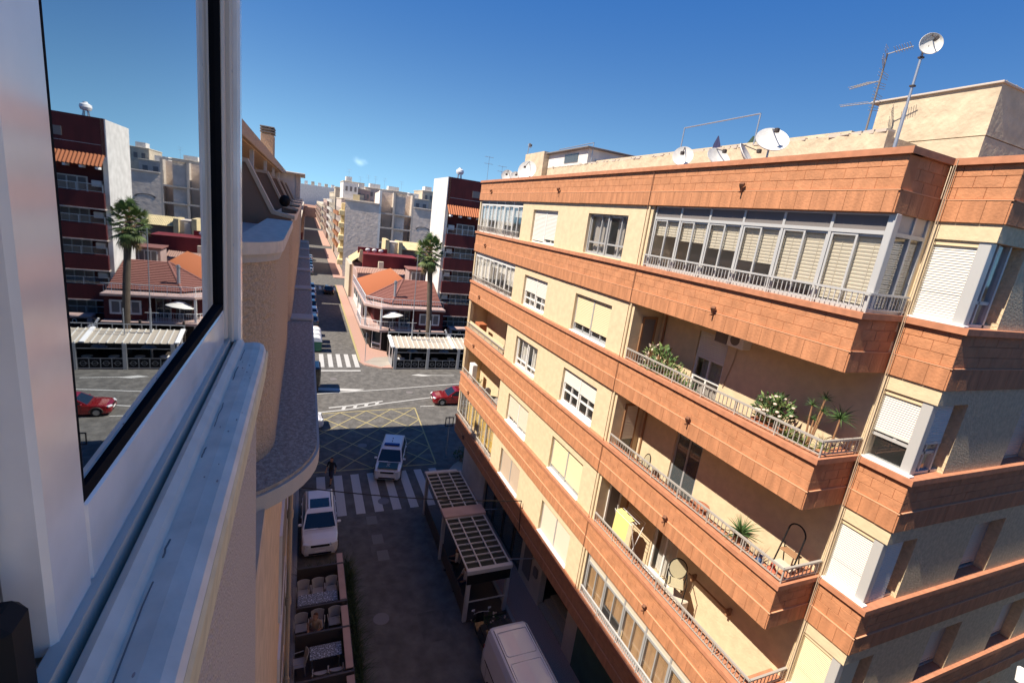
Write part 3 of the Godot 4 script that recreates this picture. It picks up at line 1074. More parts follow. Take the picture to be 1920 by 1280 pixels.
func shutter(par: Node3D, x: float, y0: float, y1: float, z0: float, z1: float, m: Material, pitch := .055) -> void:
	# roller shutter facing -x: rounded slats down from y1
	var b := mb()
	var n := maxi(2, int((y1 - y0) / pitch))
	var h := (y1 - y0) / n
	for i in n:
		var y := y0 + i * h
		b.quad(V(x, y + h * .12, z0), V(x, y + h * .12, z1), V(x - .010, y + h * .5, z1), V(x - .010, y + h * .5, z0))
		b.quad(V(x - .010, y + h * .5, z0), V(x - .010, y + h * .5, z1), V(x, y + h, z1), V(x, y + h, z0))
		b.quad(V(x, y, z0), V(x, y, z1), V(x, y + h * .12, z1), V(x, y + h * .12, z0))
	b.box(V(x - .012, y0 - .05, z0), V(x + .01, y0, z1))
	P(par, "shutter", b, m)

func shutter_z(par: Node3D, z: float, y0: float, y1: float, x0: float, x1: float, m: Material, pitch := .055) -> void:
	var b := mb()
	var n := maxi(2, int((y1 - y0) / pitch))
	var h := (y1 - y0) / n
	for i in n:
		var y := y0 + i * h
		b.quad(V(x0, y, z), V(x1, y, z), V(x1, y + h * .55, z + .010), V(x0, y + h * .55, z + .010))
		b.quad(V(x0, y + h * .55, z + .010), V(x1, y + h * .55, z + .010), V(x1, y + h, z), V(x0, y + h, z))
	b.box(V(x0, y0 - .05, z - .01), V(x1, y0, z + .012))
	P(par, "shutter", b, m)

func leaf_x(b: MB, x: float, y0: float, y1: float, z0: float, z1: float, w := .05, d := .05) -> void:
	b.box(V(x, y0, z0), V(x + d, y1, z0 + w)); b.box(V(x, y0, z1 - w), V(x + d, y1, z1))
	b.box(V(x + .001, y0, z0 + w), V(x + d - .001, y0 + w, z1 - w)); b.box(V(x + .001, y1 - w, z0 + w), V(x + d - .001, y1, z1 - w))

func window_x(t: Node3D, x: float, y0: float, y1: float, z0: float, z1: float, o: Dictionary) -> void:
	# z0 < z1; two shutter leaves with a post between
	var fr: Material = o.get("frame", M.white_frame)
	var b := mb()
	var zm := (z0 + z1) * .5
	leaf_x(b, x + .11, y0 + .03, y1, z0, z1, .05, .09)
	b.box(V(x + .10, y0 + .03, zm - .035), V(x + .20, y1, zm + .035))
	var w := P(t, "window", b, fr)
	b = mb()
	b.cbox(V(x - .05, y0, z0 - .02), V(x + .2, y0 + .035, z1 + .02), .008)
	P(w, "sill", b, M.cream if o.get("sill", 0) == 0 else M.white)
	var sh: Array = o.get("shut", [0., 0.])
	for i in 2:
		var a: float = [z0 + .05, zm + .035][i]
		var c: float = [zm - .035, z1 - .05][i]
		var f: float = sh[i]
		if f > .02: shutter(w, x + .12, y1 - .05 - (y1 - y0 - .13) * f + .05, y1 - .05, a, c, o.get("sm", M.shutter_white))
		if f < .97:
			b = mb()
			var mid := (a + c) * .5 + float(o.get("slide", 0.))
			leaf_x(b, x + .15, y0 + .08, y1 - .05, a, mid + .02, .045, .03)
			leaf_x(b, x + .183, y0 + .08, y1 - .05, mid - .02, c, .045, .03)
			if o.get("transom", 0.) > 0.: b.box(V(x + .148, y0 + o.transom, a), V(x + .215, y0 + o.transom + .06, c))
			P(w, "sash", b, fr)
			b = mb()
			b.box(V(x + .163, y0 + .12, a + .04), V(x + .167, y1 - .09, mid))
			P(w, "pane", b, M.pane)
			b = mb()
			b.box(V(x + .196, y0 + .12, mid), V(x + .2, y1 - .09, c - .04))
			P(w, "pane", b, M.pane)
			if o.has("curtain"):
				b = mb()
				folds(b, x + .34, y0 + .05, y1 - .1, a + (0. if i == 0 else .25), c - (.3 if i == 0 else 0.))
				P(w, "curtain", b, o.curtain)

func folds(b: MB, x: float, y0: float, y1: float, z0: float, z1: float) -> void:
	var n := int((z1 - z0) / .07) + 2
	for i in n:
		var a := lerpf(z0, z1, float(i) / n)
		var c := lerpf(z0, z1, float(i + 1) / n)
		var xa := x + .025 * sin(i * 1.9)
		var xb := x + .025 * sin((i + 1) * 1.9)
		b.quad(V(xa, y0, a), V(xb, y0, c), V(xb, y1, c), V(xa, y1, a))

func glazing(t: Node3D, nm: String, x: float, y0: float, y1: float, zs: Array, top: float, fr: Material, blinds: Array, bm: Material, panel: Material) -> Node3D:
	# glazed-in balcony front; zs from far to near, blinds: drop per bay as a share of the height
	var b := mb()
	var n := zs.size()
	for i in n: b.box(V(x, y0, zs[i] - .03), V(x + .07, y1, zs[i] + .03))
	b.box(V(x + .003, y1 - .04, zs[0]), V(x + .066, y1, zs[n - 1])); b.box(V(x + .003, y0, zs[0]), V(x + .066, y0 + .05, zs[n - 1]))
	if top > 0.: b.box(V(x - .004, y1 - top - .035, zs[0]), V(x + .074, y1 - top + .035, zs[n - 1]))
	var g := P(t, nm, b, fr)
	for i in n - 1:
		var a: float = zs[i] + .03
		var c: float = zs[i + 1] - .03
		if top > 0.:
			P(g, "top_panel", bx(V(x + .025, y1 - top + .035, a), V(x + .032, y1 - .04, c)), panel)
		var yt := y1 - maxf(top + .035, .04)
		b = mb()
		var m := (a + c) * .5
		leaf_x(b, x + .012, y0 + .055, yt - .005, a + .01, m + .02, .04, .024)
		leaf_x(b, x + .038, y0 + .055, yt - .005, m - .02, c - .01, .04, .024)
		P(g, "sash", b, fr)
		P(g, "pane", bx(V(x + .022, y0 + .09, a + .045), V(x + .026, yt - .04, m - .015)), M.pane)
		P(g, "pane", bx(V(x + .048, y0 + .09, m + .015), V(x + .052, yt - .04, c - .045)), M.pane)
		var f: float = blinds[i % blinds.size()]
		if f > 0.:
			b = mb()
			var yb := yt - (yt - y0) * f
			var k := maxi(3, int((yt - yb) / .07))
			var hh := (yt - yb) / k
			for j in k:
				var ya := yb + j * hh
				b.quad(V(x + .13, ya, a), V(x + .13, ya, c), V(x + .115, ya + hh * .8, c), V(x + .115, ya + hh * .8, a))
				b.quad(V(x + .115, ya + hh * .8, a), V(x + .115, ya + hh * .8, c), V(x + .13, ya + hh, c), V(x + .13, ya + hh, a))
			for j in 3:
				var zz := lerpf(a, c, (j + .7) / 3.4)
				b.box(V(x + .108, yb, zz), V(x + .112, yt, zz + .008))
			b.box(V(x + .11, yb - .03, a), V(x + .135, yb, c))
			P(g, "blind", b, bm)
	return g

func railing(t: Node3D, p: Vector2, q: Vector2, y0: float, y1: float, step: float, single: bool, m: Material, nm := "railing") -> Node3D:
	var b := mb()
	var L := p.distance_to(q)
	var yaw := atan2(-(q - p).y, (q - p).x)
	var mid := (p + q) * .5
	b.obox(xf(V(mid.x, y1 - .02, mid.y), yaw), V(L + .03, .04, .05))
	b.obox(xf(V(mid.x, y0 + .07, mid.y), yaw), V(L, .025, .025))
	for i in int(L / 1.1) + 1:
		var c := p.lerp(q, minf(1., i * 1.1 / L))
		b.obox(xf(V(c.x, (y0 + y1) * .5 - .01, c.y), yaw), V(.03, y1 - y0 - .02, .03))
	var r := P(t, nm, b, m)
	var n := int(L / step)
	var all := mb()
	var one := mb()
	one.box(V(-.008, -.5 * (y1 - y0 - .12), -.008), V(.008, .5 * (y1 - y0 - .12), .008))
	var sh := one.mesh()
	for i in range(1, n):
		var c := p.lerp(q, float(i) / n)
		var pos := V(c.x, (y0 + y1) * .5 + .02, c.y)
		if single:
			var o := MeshInstance3D.new()
			o.name = "baluster"
			o.mesh = sh
			o.material_override = m
			o.transform = xf(pos - org[t], yaw)
			r.add_child(o, true)
		else:
			all.obox(xf(pos, yaw), V(.016, y1 - y0 - .12, .016))
	if not single:
		P(r, "balusters", all, m).set_meta("kind", "stuff")
	return r

func storey(t: Node3D, k: int) -> void:
	var y0 := ledge_y(k)
	var y1 := ceil_y(k)
	var fl := ceil_y(k - 1) + .29
	var wx := FX + .07
	# cream wall with two window openings
	var b := mb()
	var cuts := [[-21.85, -20.6], [-18.2, -15.8], [-13.35, -12.16]]
	for c in cuts: b.box(V(wx, y0 - .1, c[0]), V(wx + .26, y1 + .02, c[1]))
	for c in [[-20.6, -18.2], [-15.8, -13.35]]: b.box(V(wx, y1 - .33, c[0]), V(wx + .26, y1 + .02, c[1]))
	P(t, "wall", b, M.cream)
	for c in [[-20.6, -18.2], [-15.8, -13.35]]:
		P(t, "apron_wall", bx(V(wx + .2, fl, c[0]), V(wx + .255, y0, c[1])), M.cream)
	# side walls of the two deep bays
	P(t, "side_wall", bx(V(wx + .26, fl, -12.3), V(13.4, y1, -12.16)), M.cream)
	P(t, "side_wall", bx(V(wx + .26, fl, -21.85), V(13.4, y1, -21.7)), M.cream)
	var A := {}
	var B := {}
	match k:
		5:
			A = {"shut": [.97, .88], "sm": M.shutter_white}
			B = {"shut": [.02, .02], "frame": M.grey_frame, "transom": .42, "curtain": M.inner, "slide": .12}
		4:
			A = {"shut": [.52, .55], "transom": .38, "curtain": M.curtain_white}
			B = {"shut": [.80, .83], "sm": M.shutter_cream, "frame": M.grey_frame, "sill": 1}
		3:
			A = {"shut": [.04, .04], "transom": .32, "curtain": M.curtain_white, "slide": -.08}
			B = {"shut": [.42, .45], "frame": M.white_frame, "transom": .5, "sill": 1}
		2:
			A = {"shut": [.82, .84], "sm": M.shutter_beige, "sill": 1}
			B = {"shut": [.90, .93], "sm": M.shutter_cream, "frame": M.grey_frame, "sill": 1}
		1:
			A = {"shut": [1., 1.], "sm": M.shutter_brown, "frame": M.grey_frame, "sill": 1}
			B = {"shut": [1., 1.], "sm": M.shutter_beige, "frame": M.grey_frame, "sill": 1}
	window_x(t, wx, y0 + .005, y1 - .33, -20.6, -18.2, A)
	window_x(t, wx, y0 + .005, y1 - .33, -15.8, -13.35, B)
	# left bay
	var zl := []
	for i in 6: zl.append(lerpf(-28.0, -21.92, i / 5.))
	if k == 5 or k == 4:
		glazing(t, "glazed_bay", FX + .12, y0, y1, zl, .22, M.white_frame, [.95, .5, .95, .6, .3] if k == 5 else [.95, .7, .2, .3, .6], M.curtain_white, M.panel_grey if k == 5 else M.curtain_white)
		railing(t, Vector2(FX + .03, -28.1), Vector2(FX + .03, -21.9), y0, y0 + .36, .11, false, M.rail)
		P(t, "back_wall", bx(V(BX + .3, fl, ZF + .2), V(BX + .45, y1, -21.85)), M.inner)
	elif k == 1:
		glazing(t, "glazed_bay", FX + .12, y0, y1, zl, .0, M.alu, [.0, .85, .8, .9, .85], M.curtain_yellow, M.panel_grey)
		railing(t, Vector2(FX + .03, -28.1), Vector2(FX + .03, -21.9), y0, y0 + .32, .11, false, M.rail)
		P(t, "back_wall", bx(V(BX + .3, fl, ZF + .2), V(BX + .45, y1, -21.85)), M.cream)
		var cb := mb()
		folds(cb, FX + .3, y0 + .3, y1 - .15, -26.5, -25.8)
		P(t, "curtain", cb, M.curtain_orange)
	else:
		P(t, "back_wall", bx(V(BX, fl, ZF + .2), V(BX + .15, y1, -21.85)), M.cream)
		railing(t, Vector2(FX + .05, -28.1), Vector2(FX + .05, -21.9), y0, y0 + .37, .11, false, M.rail)
		P(t, "balcony_door", bx(V(BX - .03, fl, -24.6), V(BX, y1 - .35, -23.1)), M.pane_dark)  # dark sheet on solid wall; the dim room behind is put into its colour
		P(t, "column", bx(V(FX + .08, y0 - .2, ZF + .02), V(FX + .3, y1, ZF + .25)), M.cream)
		if k == 3: P(t, "screen", bx(V(FX + .14, y0 - .4, -27.9), V(FX + .17, y0 + .45, -22.2)), M.shutter_cream)
	# right bay
	var zr := []
	for i in 7: zr.append(lerpf(-12.08, ZN - .04, i / 6.))
	if k == 5:
		var g := glazing(t, "glazed_bay", FX + .13, y0, y1, zr, .34, M.alu, [.30, .36, .42, .55, .72, 1.], M.blind_cream, M.panel_grey)
		P(t, "corner_post", cbx(V(FX + .10, y0, ZN - .10), V(FX + .24, y1, ZN + .03), .01), M.alu)
		b = mb()
		for x in [FX + .25, FX + .72, BX - .12]: b.box(V(x, y0, ZN - .07), V(x + .05, y1, ZN))
		b.box(V(FX + .25, y1 - .38, ZN - .072), V(BX - .07, y1 - .31, ZN + .002)); b.box(V(FX + .25, y0, ZN - .068), V(BX - .07, y0 + .05, ZN - .002))
		var sg := P(t, "glazed_side", b, M.alu)
		P(sg, "top_panel", bx(V(FX + .3, y1 - .31, ZN - .045), V(BX - .12, y1, ZN - .035)), M.shutter_beige)
		for i in 2:
			var xa: float = FX + .30 + i * .47
			P(sg, "pane", bx(V(xa, y0 + .05, ZN - .04), V(xa + .42, y1 - .38, ZN - .035)), M.pane)
			b = mb()
			for j in 16: b.quad(V(xa, y0 + .06 + j * .08, ZN - .12), V(xa + .42, y0 + .06 + j * .08, ZN - .12), V(xa + .42, y0 + .13 + j * .08, ZN - .10), V(xa, y0 + .13 + j * .08, ZN - .10))
			P(sg, "blind", b, M.blind_cream)
		P(t, "side_pier", bx(V(BX - .07, fl, ZN - .3), V(BX + .02, y1, ZN)), M.soffit)
		railing(t, Vector2(FX + .03, -12.1), Vector2(FX + .03, ZN + .03), y0, y0 + .37, .105, true, M.alu)
		railing(t, Vector2(FX + .03, ZN + .03), Vector2(BX - .05, ZN + .03), y0, y0 + .37, .105, true, M.alu)
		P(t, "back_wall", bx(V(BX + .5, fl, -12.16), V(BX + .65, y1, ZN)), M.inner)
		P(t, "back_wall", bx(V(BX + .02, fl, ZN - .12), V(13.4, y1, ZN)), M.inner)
	elif k == 1:
		glazing(t, "glazed_bay", FX + .13, y0, y1, zr, .42, M.grey_frame, [1., .6, 1., 1., 1., 1.], M.bamboo, M.shutter_beige)
		railing(t, Vector2(FX + .03, -12.1), Vector2(FX + .03, ZN + .03), y0, y0 + .36, .09, false, M.alu)
		railing(t, Vector2(FX + .03, ZN + .03), Vector2(BX - .05, ZN + .03), y0, y0 + .36, .09, false, M.alu)
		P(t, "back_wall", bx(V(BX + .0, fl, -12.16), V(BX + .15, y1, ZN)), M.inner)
	else:
		balcony(t, k, y0, y1, fl)
		railing(t, Vector2(FX + .04, -12.1), Vector2(FX + .04, ZN + .0), y0, y0 + .37, .12, true, M.rail)
		railing(t, Vector2(FX + .06, ZN + .0), Vector2(BX - .03, ZN + .0), y0, y0 + .37, .12, true, M.rail)
	corner_bay(t, k, y0, y1, fl)

func balcony(t: Node3D, k: int, y0: float, y1: float, fl: float) -> void:
	# back wall with its door, side wall with a door or shutter
	var yt := y1 - .38
	var b := mb()
	var d0 := -10.5
	var d1 := -9.4
	b.box(V(BX, fl, -12.16), V(BX + .2, y1, d0)); b.box(V(BX, fl, d1), V(BX + .2, y1, ZN)); b.box(V(BX, yt, d0), V(BX + .2, y1, d1))
	P(t, "back_wall", b, M.cream)
	b = mb()
	leaf_x(b, BX + .06, fl + .05, yt, d0, d1, .07, .06)
	b.box(V(BX + .06, fl + .05, -9.98), V(BX + .12, yt, -9.92))
	if k == 4: b.box(V(BX + .055, fl + .9, d0), V(BX + .118, fl + .95, d1))
	var dr := P(t, "balcony_door", b, M.grey_frame if k == 3 else M.white_frame)
	P(dr, "pane", bx(V(BX + .08, fl + .1, d0 + .07), V(BX + .085, yt - .05, -9.98)), M.pane_dark if k == 3 else M.pane)
	P(dr, "pane", bx(V(BX + .08, fl + .1, -9.92), V(BX + .085, yt - .05, d1 - .07)), M.pane_dark if k == 3 else M.pane)
	if k == 4: shutter(dr, BX + .03, yt - .72, yt, d0 + .03, d1 - .03, M.shutter_white)
	if k == 2 or k == 4:
		b = mb()
		folds(b, BX + .3, fl + .05, yt - .05, d0 + .08, d1 - .08)
		P(dr, "curtain", b, M.curtain_white if k == 2 else M.inner)
	# door in the side wall that faces us
	b = mb()
	var z := -12.158
	b.box(V(9.86, fl, z), V(9.93, yt - .02, z + .04)); b.box(V(10.36, fl, z), V(10.43, yt - .02, z + .04)); b.box(V(9.93, yt - .09, z), V(10.36, yt - .02, z + .04))
	var sd := P(t, "side_door", b, M.wood if k != 2 else M.white_frame)
	if k == 3: shutter_z(sd, z + .03, fl + 1.05, yt - .09, 9.93, 10.36, M.shutter_beige)
	P(sd, "pane", bx(V(9.93, fl, z + .005), V(10.36, yt - .09, z + .012)), M.panel_grey if k != 3 else M.pane_dark)  # sheet on the solid side wall, its dark colour standing for a dim room
	b = mb()
	b.cyl(V(BX - .04, fl, -11.95), V(BX - .04, y1, -11.95), .035, .035, 8)
	P(t, "drain", b, M.wood)

func corner_bay(t: Node3D, k: int, y0: float, y1: float, fl: float) -> void:
	# narrow recessed bay with a window that turns the corner, then the shaded side wall
	var yt := y1 - .30
	var wz := BZ - .014
	var b := mb()
	b.box(V(BX + .02, yt, ZN - .02), V(BX + .25, y1 + .004, wz)); b.box(V(BX + .02, y0 - .05, ZN - .02), V(BX + .25, yt, ZN + .10))
	P(t, "bay_wall", b, M.cream)
	b = mb()
	b.box(V(BX + .25, yt, wz - .25), V(11.72, y1, wz))                   # lintel over the side light
	var xs := [11.72, 13.95, 15.3, 17.3, 18.7, 26.]
	for i in [0, 2, 4]: b.box(V(xs[i], y0 - .05, wz - .25), V(xs[i + 1], y1, wz))
	for i in [1, 3]: b.box(V(xs[i], yt, wz - .25), V(xs[i + 1], y1, wz))
	P(t, "side_facade", b, M.cream_rough)
	# corner post of grey aluminium and frames
	b = mb()
	b.cbox(V(BX + .05, y0 + .03, BZ - .26), V(BX + .22, yt, BZ - .08), .008)
	b.box(V(BX + .10, y0, ZN + .10), V(BX + .2, y0 + .06, BZ - .26)); b.box(V(BX + .22, y0, BZ - .22), V(11.72, y0 + .06, BZ - .12))
	b.box(V(BX + .10, y0 + .5, ZN + .10), V(BX + .17, y0 + .56, BZ - .26)); b.box(V(BX + .22, y0 + .42, BZ - .20), V(11.45, y0 + .48, BZ - .14))
	b.box(V(11.42, y0, BZ - .22), V(11.48, yt, BZ - .12)); b.box(V(11.08, y0, BZ - .2), V(11.12, yt, BZ - .14))
	b.box(V(BX + .11, y0 + .5, -5.10), V(BX + .17, yt, -5.04))
	var w := P(t, "corner_window", b, M.alu)
	P(w, "sill", cbx(V(BX - .04, y0, ZN + .08), V(BX + .12, y0 + .04, BZ - .02), .01), M.white)
	P(w, "pane", bx(V(BX + .135, y0 + .06, ZN + .10), V(BX + .14, yt, BZ - .26)), M.pane)
	P(w, "pane", bx(V(BX + .22, y0 + .06, BZ - .175), V(11.42, yt, BZ - .17)), M.pane)
	P(w, "box", bx(V(BX + .06, yt - .10, ZN + .10), V(BX + .2, yt, BZ - .26)), M.soffit)
	var front: float = [0., 1., 1., 1., .58, 1.][k]
	var side: float = [0., 1., 1., 1., .55, 0.][k]
	var sm: Material = [null, M.shutter_cream, M.shutter_cream, M.shutter_white, M.shutter_white, M.shutter_white][k]
	shutter(w, BX + .10, yt - .10 - (yt - .16 - y0) * front + .04, yt - .10, ZN + .10, BZ - .26, sm, .045)
	if side > 0.: shutter_z(w, BZ - .11, yt - (yt - y0 - .05) * side, yt, BX + .24, 11.45, sm, .045)
	P(t, "reveal", bx(V(11.48, y0, wz - .24), V(11.72, yt, wz - .22)), M.cream)
	for i in [1, 3]:
		var fr := mb()
		fr.box(V(xs[i], y0, BZ - .3), V(xs[i] + .05, yt, BZ - .24)); fr.box(V(xs[i + 1] - .05, y0, BZ - .3), V(xs[i + 1], yt, BZ - .24)); fr.box(V(xs[i] + .05, y0, BZ - .3), V(xs[i + 1] - .05, y0 + .05, BZ - .24))
		var sw := P(t, "side_window", fr, M.grey_frame)
		P(sw, "pane", bx(V(xs[i] + .05, y0, BZ - .28), V(xs[i + 1] - .05, yt, BZ - .275)), M.pane_dark)
		shutter_z(sw, BZ - .25, y0 + (.18 if k != 4 else .05), yt, xs[i] + .05, xs[i + 1] - .05, M.shutter_beige)

func ground_floor(t: Node3D) -> void:
	var x := 10.25
	P(t, "shop_wall", bx(V(x, 0, ZF), V(x + .3, 3.3, -24.0)), M.wall_grey)
	P(t, "shop_wall", bx(V(x, 0, -18.3), V(x + .3, 3.3, -16.1)), M.wall_concrete)
	P(t, "shop_wall", bx(V(x, 0, -13.7), V(x + .3, 3.3, -12.9)), M.wall_grey)
	P(t, "shop_wall", bx(V(x, 0, -12.9), V(x + .3, 3.3, ZN)), M.teal)
	P(t, "shop_wall", bx(V(x + .3, 0, ZN), V(26, 3.3, BZ - .1)), M.wall_grey)
	P(t, "shop_interior", bx(V(12.5, 0, ZF), V(12.7, 3.3, -12.9)), M.inner)
	for i in 4:
		var z := -23.9 + i * 1.45
		var b := mb()
		leaf_x(b, x + .1, .2, 2.7, z, z + 1.35, .08, .08)
		var d := P(t, "shop_window", b, M.dark_frame)
		P(d, "pane", bx(V(x + .13, .28, z + .08), V(x + .135, 2.62, z + 1.27)), M.pane_dark)
	P(t, "shop_fascia", bx(V(x - .02, 2.75, -24.0), V(x + .2, 3.3, -18.3)), M.dark_frame)
	var b := mb()
	for i in 3: b.box(V(x - .05 - .28 * (2 - i) + .0, 0, -16.0), V(x + .6, .13 + .14 * (i + 1) - .13 + .02, -13.8))
	b = mb()
	for i in 3: b.cbox(V(x + .05 + .3 * i, .13, -16.05), V(x + .38 + .3 * i, .13 + .15 * (i + 1), -13.75), .012)
	P(t, "entrance_step", b, M.pavement)
	P(t, "entrance_door", bx(V(x + 1.3, 0, -16.1), V(x + 1.36, 2.9, -13.7)), M.pane_dark)
	P(t, "wall_panel", cbx(V(x - .05, .6, -17.9), V(x, 2.3, -17.1), .01), M.panel_grey)
	P(t, "letter_box", cbx(V(x - .1, 1.3, -16.75), V(x, 1.75, -16.4), .01), M.panel_grey)
	P(t, "roller_door", bx(V(x - .02, .13, -11.9), V(x, 2.6, -8.6)), M.teal)

# ---------------------------------------------------------------- across the junction
func tiles(b: MB, a: Vector3, d: Vector3, e: Vector3, f: Vector3, n: int) -> void:
	# roof plane a-d eaves, f-e ridge: barrel ridges running down the slope
	var up := (d - a).cross(f - a).normalized()
	if up.y < 0: up = -up
	for i in n:
		var s0 := float(i) / n
		var s1 := (i + .5) / n
		var s2 := float(i + 1) / n
		var w := a.distance_to(d) / n * .35
		var p := [a.lerp(d, s0), a.lerp(d, s1) + up * w, a.lerp(d, s2)]
		var q := [f.lerp(e, s0), f.lerp(e, s1) + up * w, f.lerp(e, s2)]
		for j in 2:
			var x := [p[j], p[j + 1], q[j + 1], q[j]]
			if (x[2] - x[0]).cross(x[3] - x[1]).dot(up) > 0: b.quad(x[0], x[1], x[2], x[3])
			else: b.quad(x[3], x[2], x[1], x[0])

func tile_rows(b: MB, a: Vector3, d: Vector3, e: Vector3, f: Vector3, n: int) -> void:
	# the same plane laid in overlapping courses: each lower edge stands proud of the course below
	var up := (d - a).cross(f - a).normalized()
	if up.y < 0: up = -up
	for i in n:
		var s0 := float(i) / n
		var s1 := float(i + 1) / n
		var x := [a.lerp(f, s0) + up * .07, d.lerp(e, s0) + up * .07, d.lerp(e, s1), a.lerp(f, s1)]
		var y := [a.lerp(f, s0), d.lerp(e, s0), x[1], x[0]]
		for q in [x, y]:
			var c: Vector3 = (q[2] - q[0]).cross(q[3] - q[1])
			if c.length() < 1e-6: continue
			if c.dot(up) > 0 or q == y: b.quad(q[0], q[1], q[2], q[3])
			else: b.quad(q[3], q[2], q[1], q[0])

func window_z(t: Node3D, z: float, x0: float, x1: float, y0: float, y1: float, fr: Material, pane: Material, n := 2, w := .08, surround := 0.) -> void:
	var b := mb()
	b.box(V(x0, y0, z - .05), V(x0 + w, y1, z + .05)); b.box(V(x1 - w, y0, z - .05), V(x1, y1, z + .05))
	b.box(V(x0 + w, y0, z - .05), V(x1 - w, y0 + w, z + .048)); b.box(V(x0 + w, y1 - w, z - .05), V(x1 - w, y1, z + .048))
	for i in range(1, n):
		var x := lerpf(x0, x1, float(i) / n)
		b.box(V(x - w * .4, y0 + w, z - .05), V(x + w * .4, y1 - w, z + .045))
	if surround > 0.: b.box(V(x0 - .1, y0 - surround, z), V(x1 + .1, y0, z + .16))
	var o := P(t, "window", b, fr)
	for i in n:
		P(o, "pane", bx(V(lerpf(x0, x1, float(i) / n) + w * .5, y0 + w, z - .02), V(lerpf(x0, x1, float(i + 1) / n) - w * .5, y1 - w, z - .01)), pane)

func window_nx(t: Node3D, x: float, z0: float, z1: float, y0: float, y1: float, fr: Material, pane: Material) -> void:
	var b := mb()
	b.box(V(x - .06, y0 - .08, z0 - .08), V(x + .05, y1 + .08, z1 + .08))
	var o := P(t, "window", b, fr)
	P(o, "pane", bx(V(x - .075, y0, z0), V(x - .05, y1, z1)), pane)

func corner_house() -> void:
	var t := thing("corner_house", "two storey maroon and white corner house with tiled hip roof and balustrades", "house", V(11, 0, -66))
	var foot := [Vector2(7.25, -76), Vector2(7.25, -58.2), Vector2(8.7, -56.8), Vector2(15.9, -56.8), Vector2(15.9, -76)]
	var b := mb()
	b.ext([Vector2(7.55, -76), Vector2(7.55, -58.5), Vector2(9.0, -57.2), Vector2(15.9, -57.2), Vector2(15.9, -76)], 1, -.02, 2.75)
	P(t, "ground_floor", b, M.black)
	b = mb()
	b.ext([Vector2(6.2, -76), Vector2(6.2, -57.7), Vector2(8.2, -55.9), Vector2(15.95, -55.9), Vector2(15.95, -76)], 1, 2.75, 3.0)
	P(t, "balcony_slab", b, M.wall_pink)
	b = mb()
	b.ext([Vector2(8.0, -75), Vector2(8.0, -59.6), Vector2(10.6, -57.9), Vector2(12.4, -57.9), Vector2(12.4, -56.9), Vector2(15.9, -56.9), Vector2(15.9, -75)], 1, 3.0, 5.4)
	P(t, "upper_wall", b, M.maroon)
	b = mb()
	b.ext([Vector2(6.6, -75), Vector2(6.6, -57.9), Vector2(8.4, -56.3), Vector2(15.97, -56.3), Vector2(15.97, -75)], 1, 5.4, 5.62)
	P(t, "roof_slab", b, M.wall_pink)
	for p in [Vector2(6.8, -58.1), Vector2(8.4, -56.5), Vector2(6.8, -62.5), Vector2(6.8, -67)]:
		P(t, "column", bx(V(p.x - .11, 3.0, p.y - .11), V(p.x + .11, 5.4, p.y + .11)), M.white_wall)
	P(t, "conservatory", bx(V(6.9, 3.95, -74.5), V(7.0, 5.4, -63.0)), M.pane_dark)
	P(t, "conservatory_sill", bx(V(6.85, 3.0, -74.5), V(7.05, 3.9, -63.0)), M.white_wall)
	for i in 5: P(t, "conservatory_frame", bx(V(6.84, 3.9, -63.0 - i * 2.8), V(7.06, 5.4, -63.2 - i * 2.8)), M.white_wall)
	# balustrades: balcony and roof terrace
	var rails := [[Vector2(6.3, -62.8), Vector2(6.3, -57.8), 3.0], [Vector2(6.3, -57.8), Vector2(8.3, -56.05), 3.0], [Vector2(8.3, -56.05), Vector2(12.5, -56.05), 3.0],
		[Vector2(6.7, -74.5), Vector2(6.7, -58.), 5.62], [Vector2(6.7, -58.), Vector2(8.5, -56.45), 5.62], [Vector2(8.5, -56.45), Vector2(15.9, -56.45), 5.62]]
	for r in rails: railing(t, r[0], r[1], r[2], r[2] + 1.0, .2, false, M.white, "balustrade")
	# hip roof in three planes
	var E0 := V(6.9, 5.9, -74.5)
	var E1 := V(6.95, 5.9, -60.4)
	var E2 := V(9.7, 5.8, -58.0)
	var E3 := V(15.9, 5.8, -58.0)
	var R0 := V(12.0, 7.95, -74.5)
	var R1 := V(12.0, 7.95, -64.)
	var R2 := V(15.9, 7.95, -64.)
	b = mb()
	tiles(b, E0, E1, R1, R0, 44)
	P(t, "roof_tiles", b, M.tile_orange).set_meta("kind", "stuff")
	b = mb()
	tile_rows(b, E1, E2, R1, R1, 18)
	P(t, "roof_tiles", b, M.tile_red).set_meta("kind", "stuff")
	b = mb()
	tile_rows(b, E2, E3, R2, R1, 18)
	P(t, "roof_tiles", b, M.tile_red).set_meta("kind", "stuff")
	for p in [[E1, R1], [E2, R1]]:
		b = mb()
		b.cyl(p[0], p[1], .14, .14, 8)
		P(t, "hip_ridge", b, M.tile_red)
	b = mb()
	b.cyl(V(10.3, 5.6, -59.5), V(10.3, 8.1, -59.5), .16, .16, 12)
	b.cyl(V(10.3, 8.1, -59.5), V(10.3, 8.35, -59.5), .26, .12, 12)
	P(t, "flue", b, M.galv)
	# openings
	window_z(t, -56.88, 12.95, 15.45, 3.55, 4.95, M.white_wall, M.panel_grey, 3, .16)
	window_z(t, -57.85, 10.7, 12.0, 3.05, 5.1, M.grey_frame, M.pane_dark)
	window_z(t, -57.9, 8.9, 10.3, 3.0, 5.1, M.dark_frame, M.pane_dark)
	P(t, "roof_hut", bx(V(14.1, 5.7, -70.8), V(16.6, 8.4, -74)), M.wall_pink)
	P(t, "roof_hut_eaves", cbx(V(13.9, 8.4, -70.5), V(16.8, 8.6, -74.2), .03), M.tile_red)
	window_z(t, -70.75, 14.4, 16.3, 6.9, 8.2, M.white_wall, M.panel_grey, 3, .1)
	# shop window of the ground floor, on the chamfer
	b = mb()
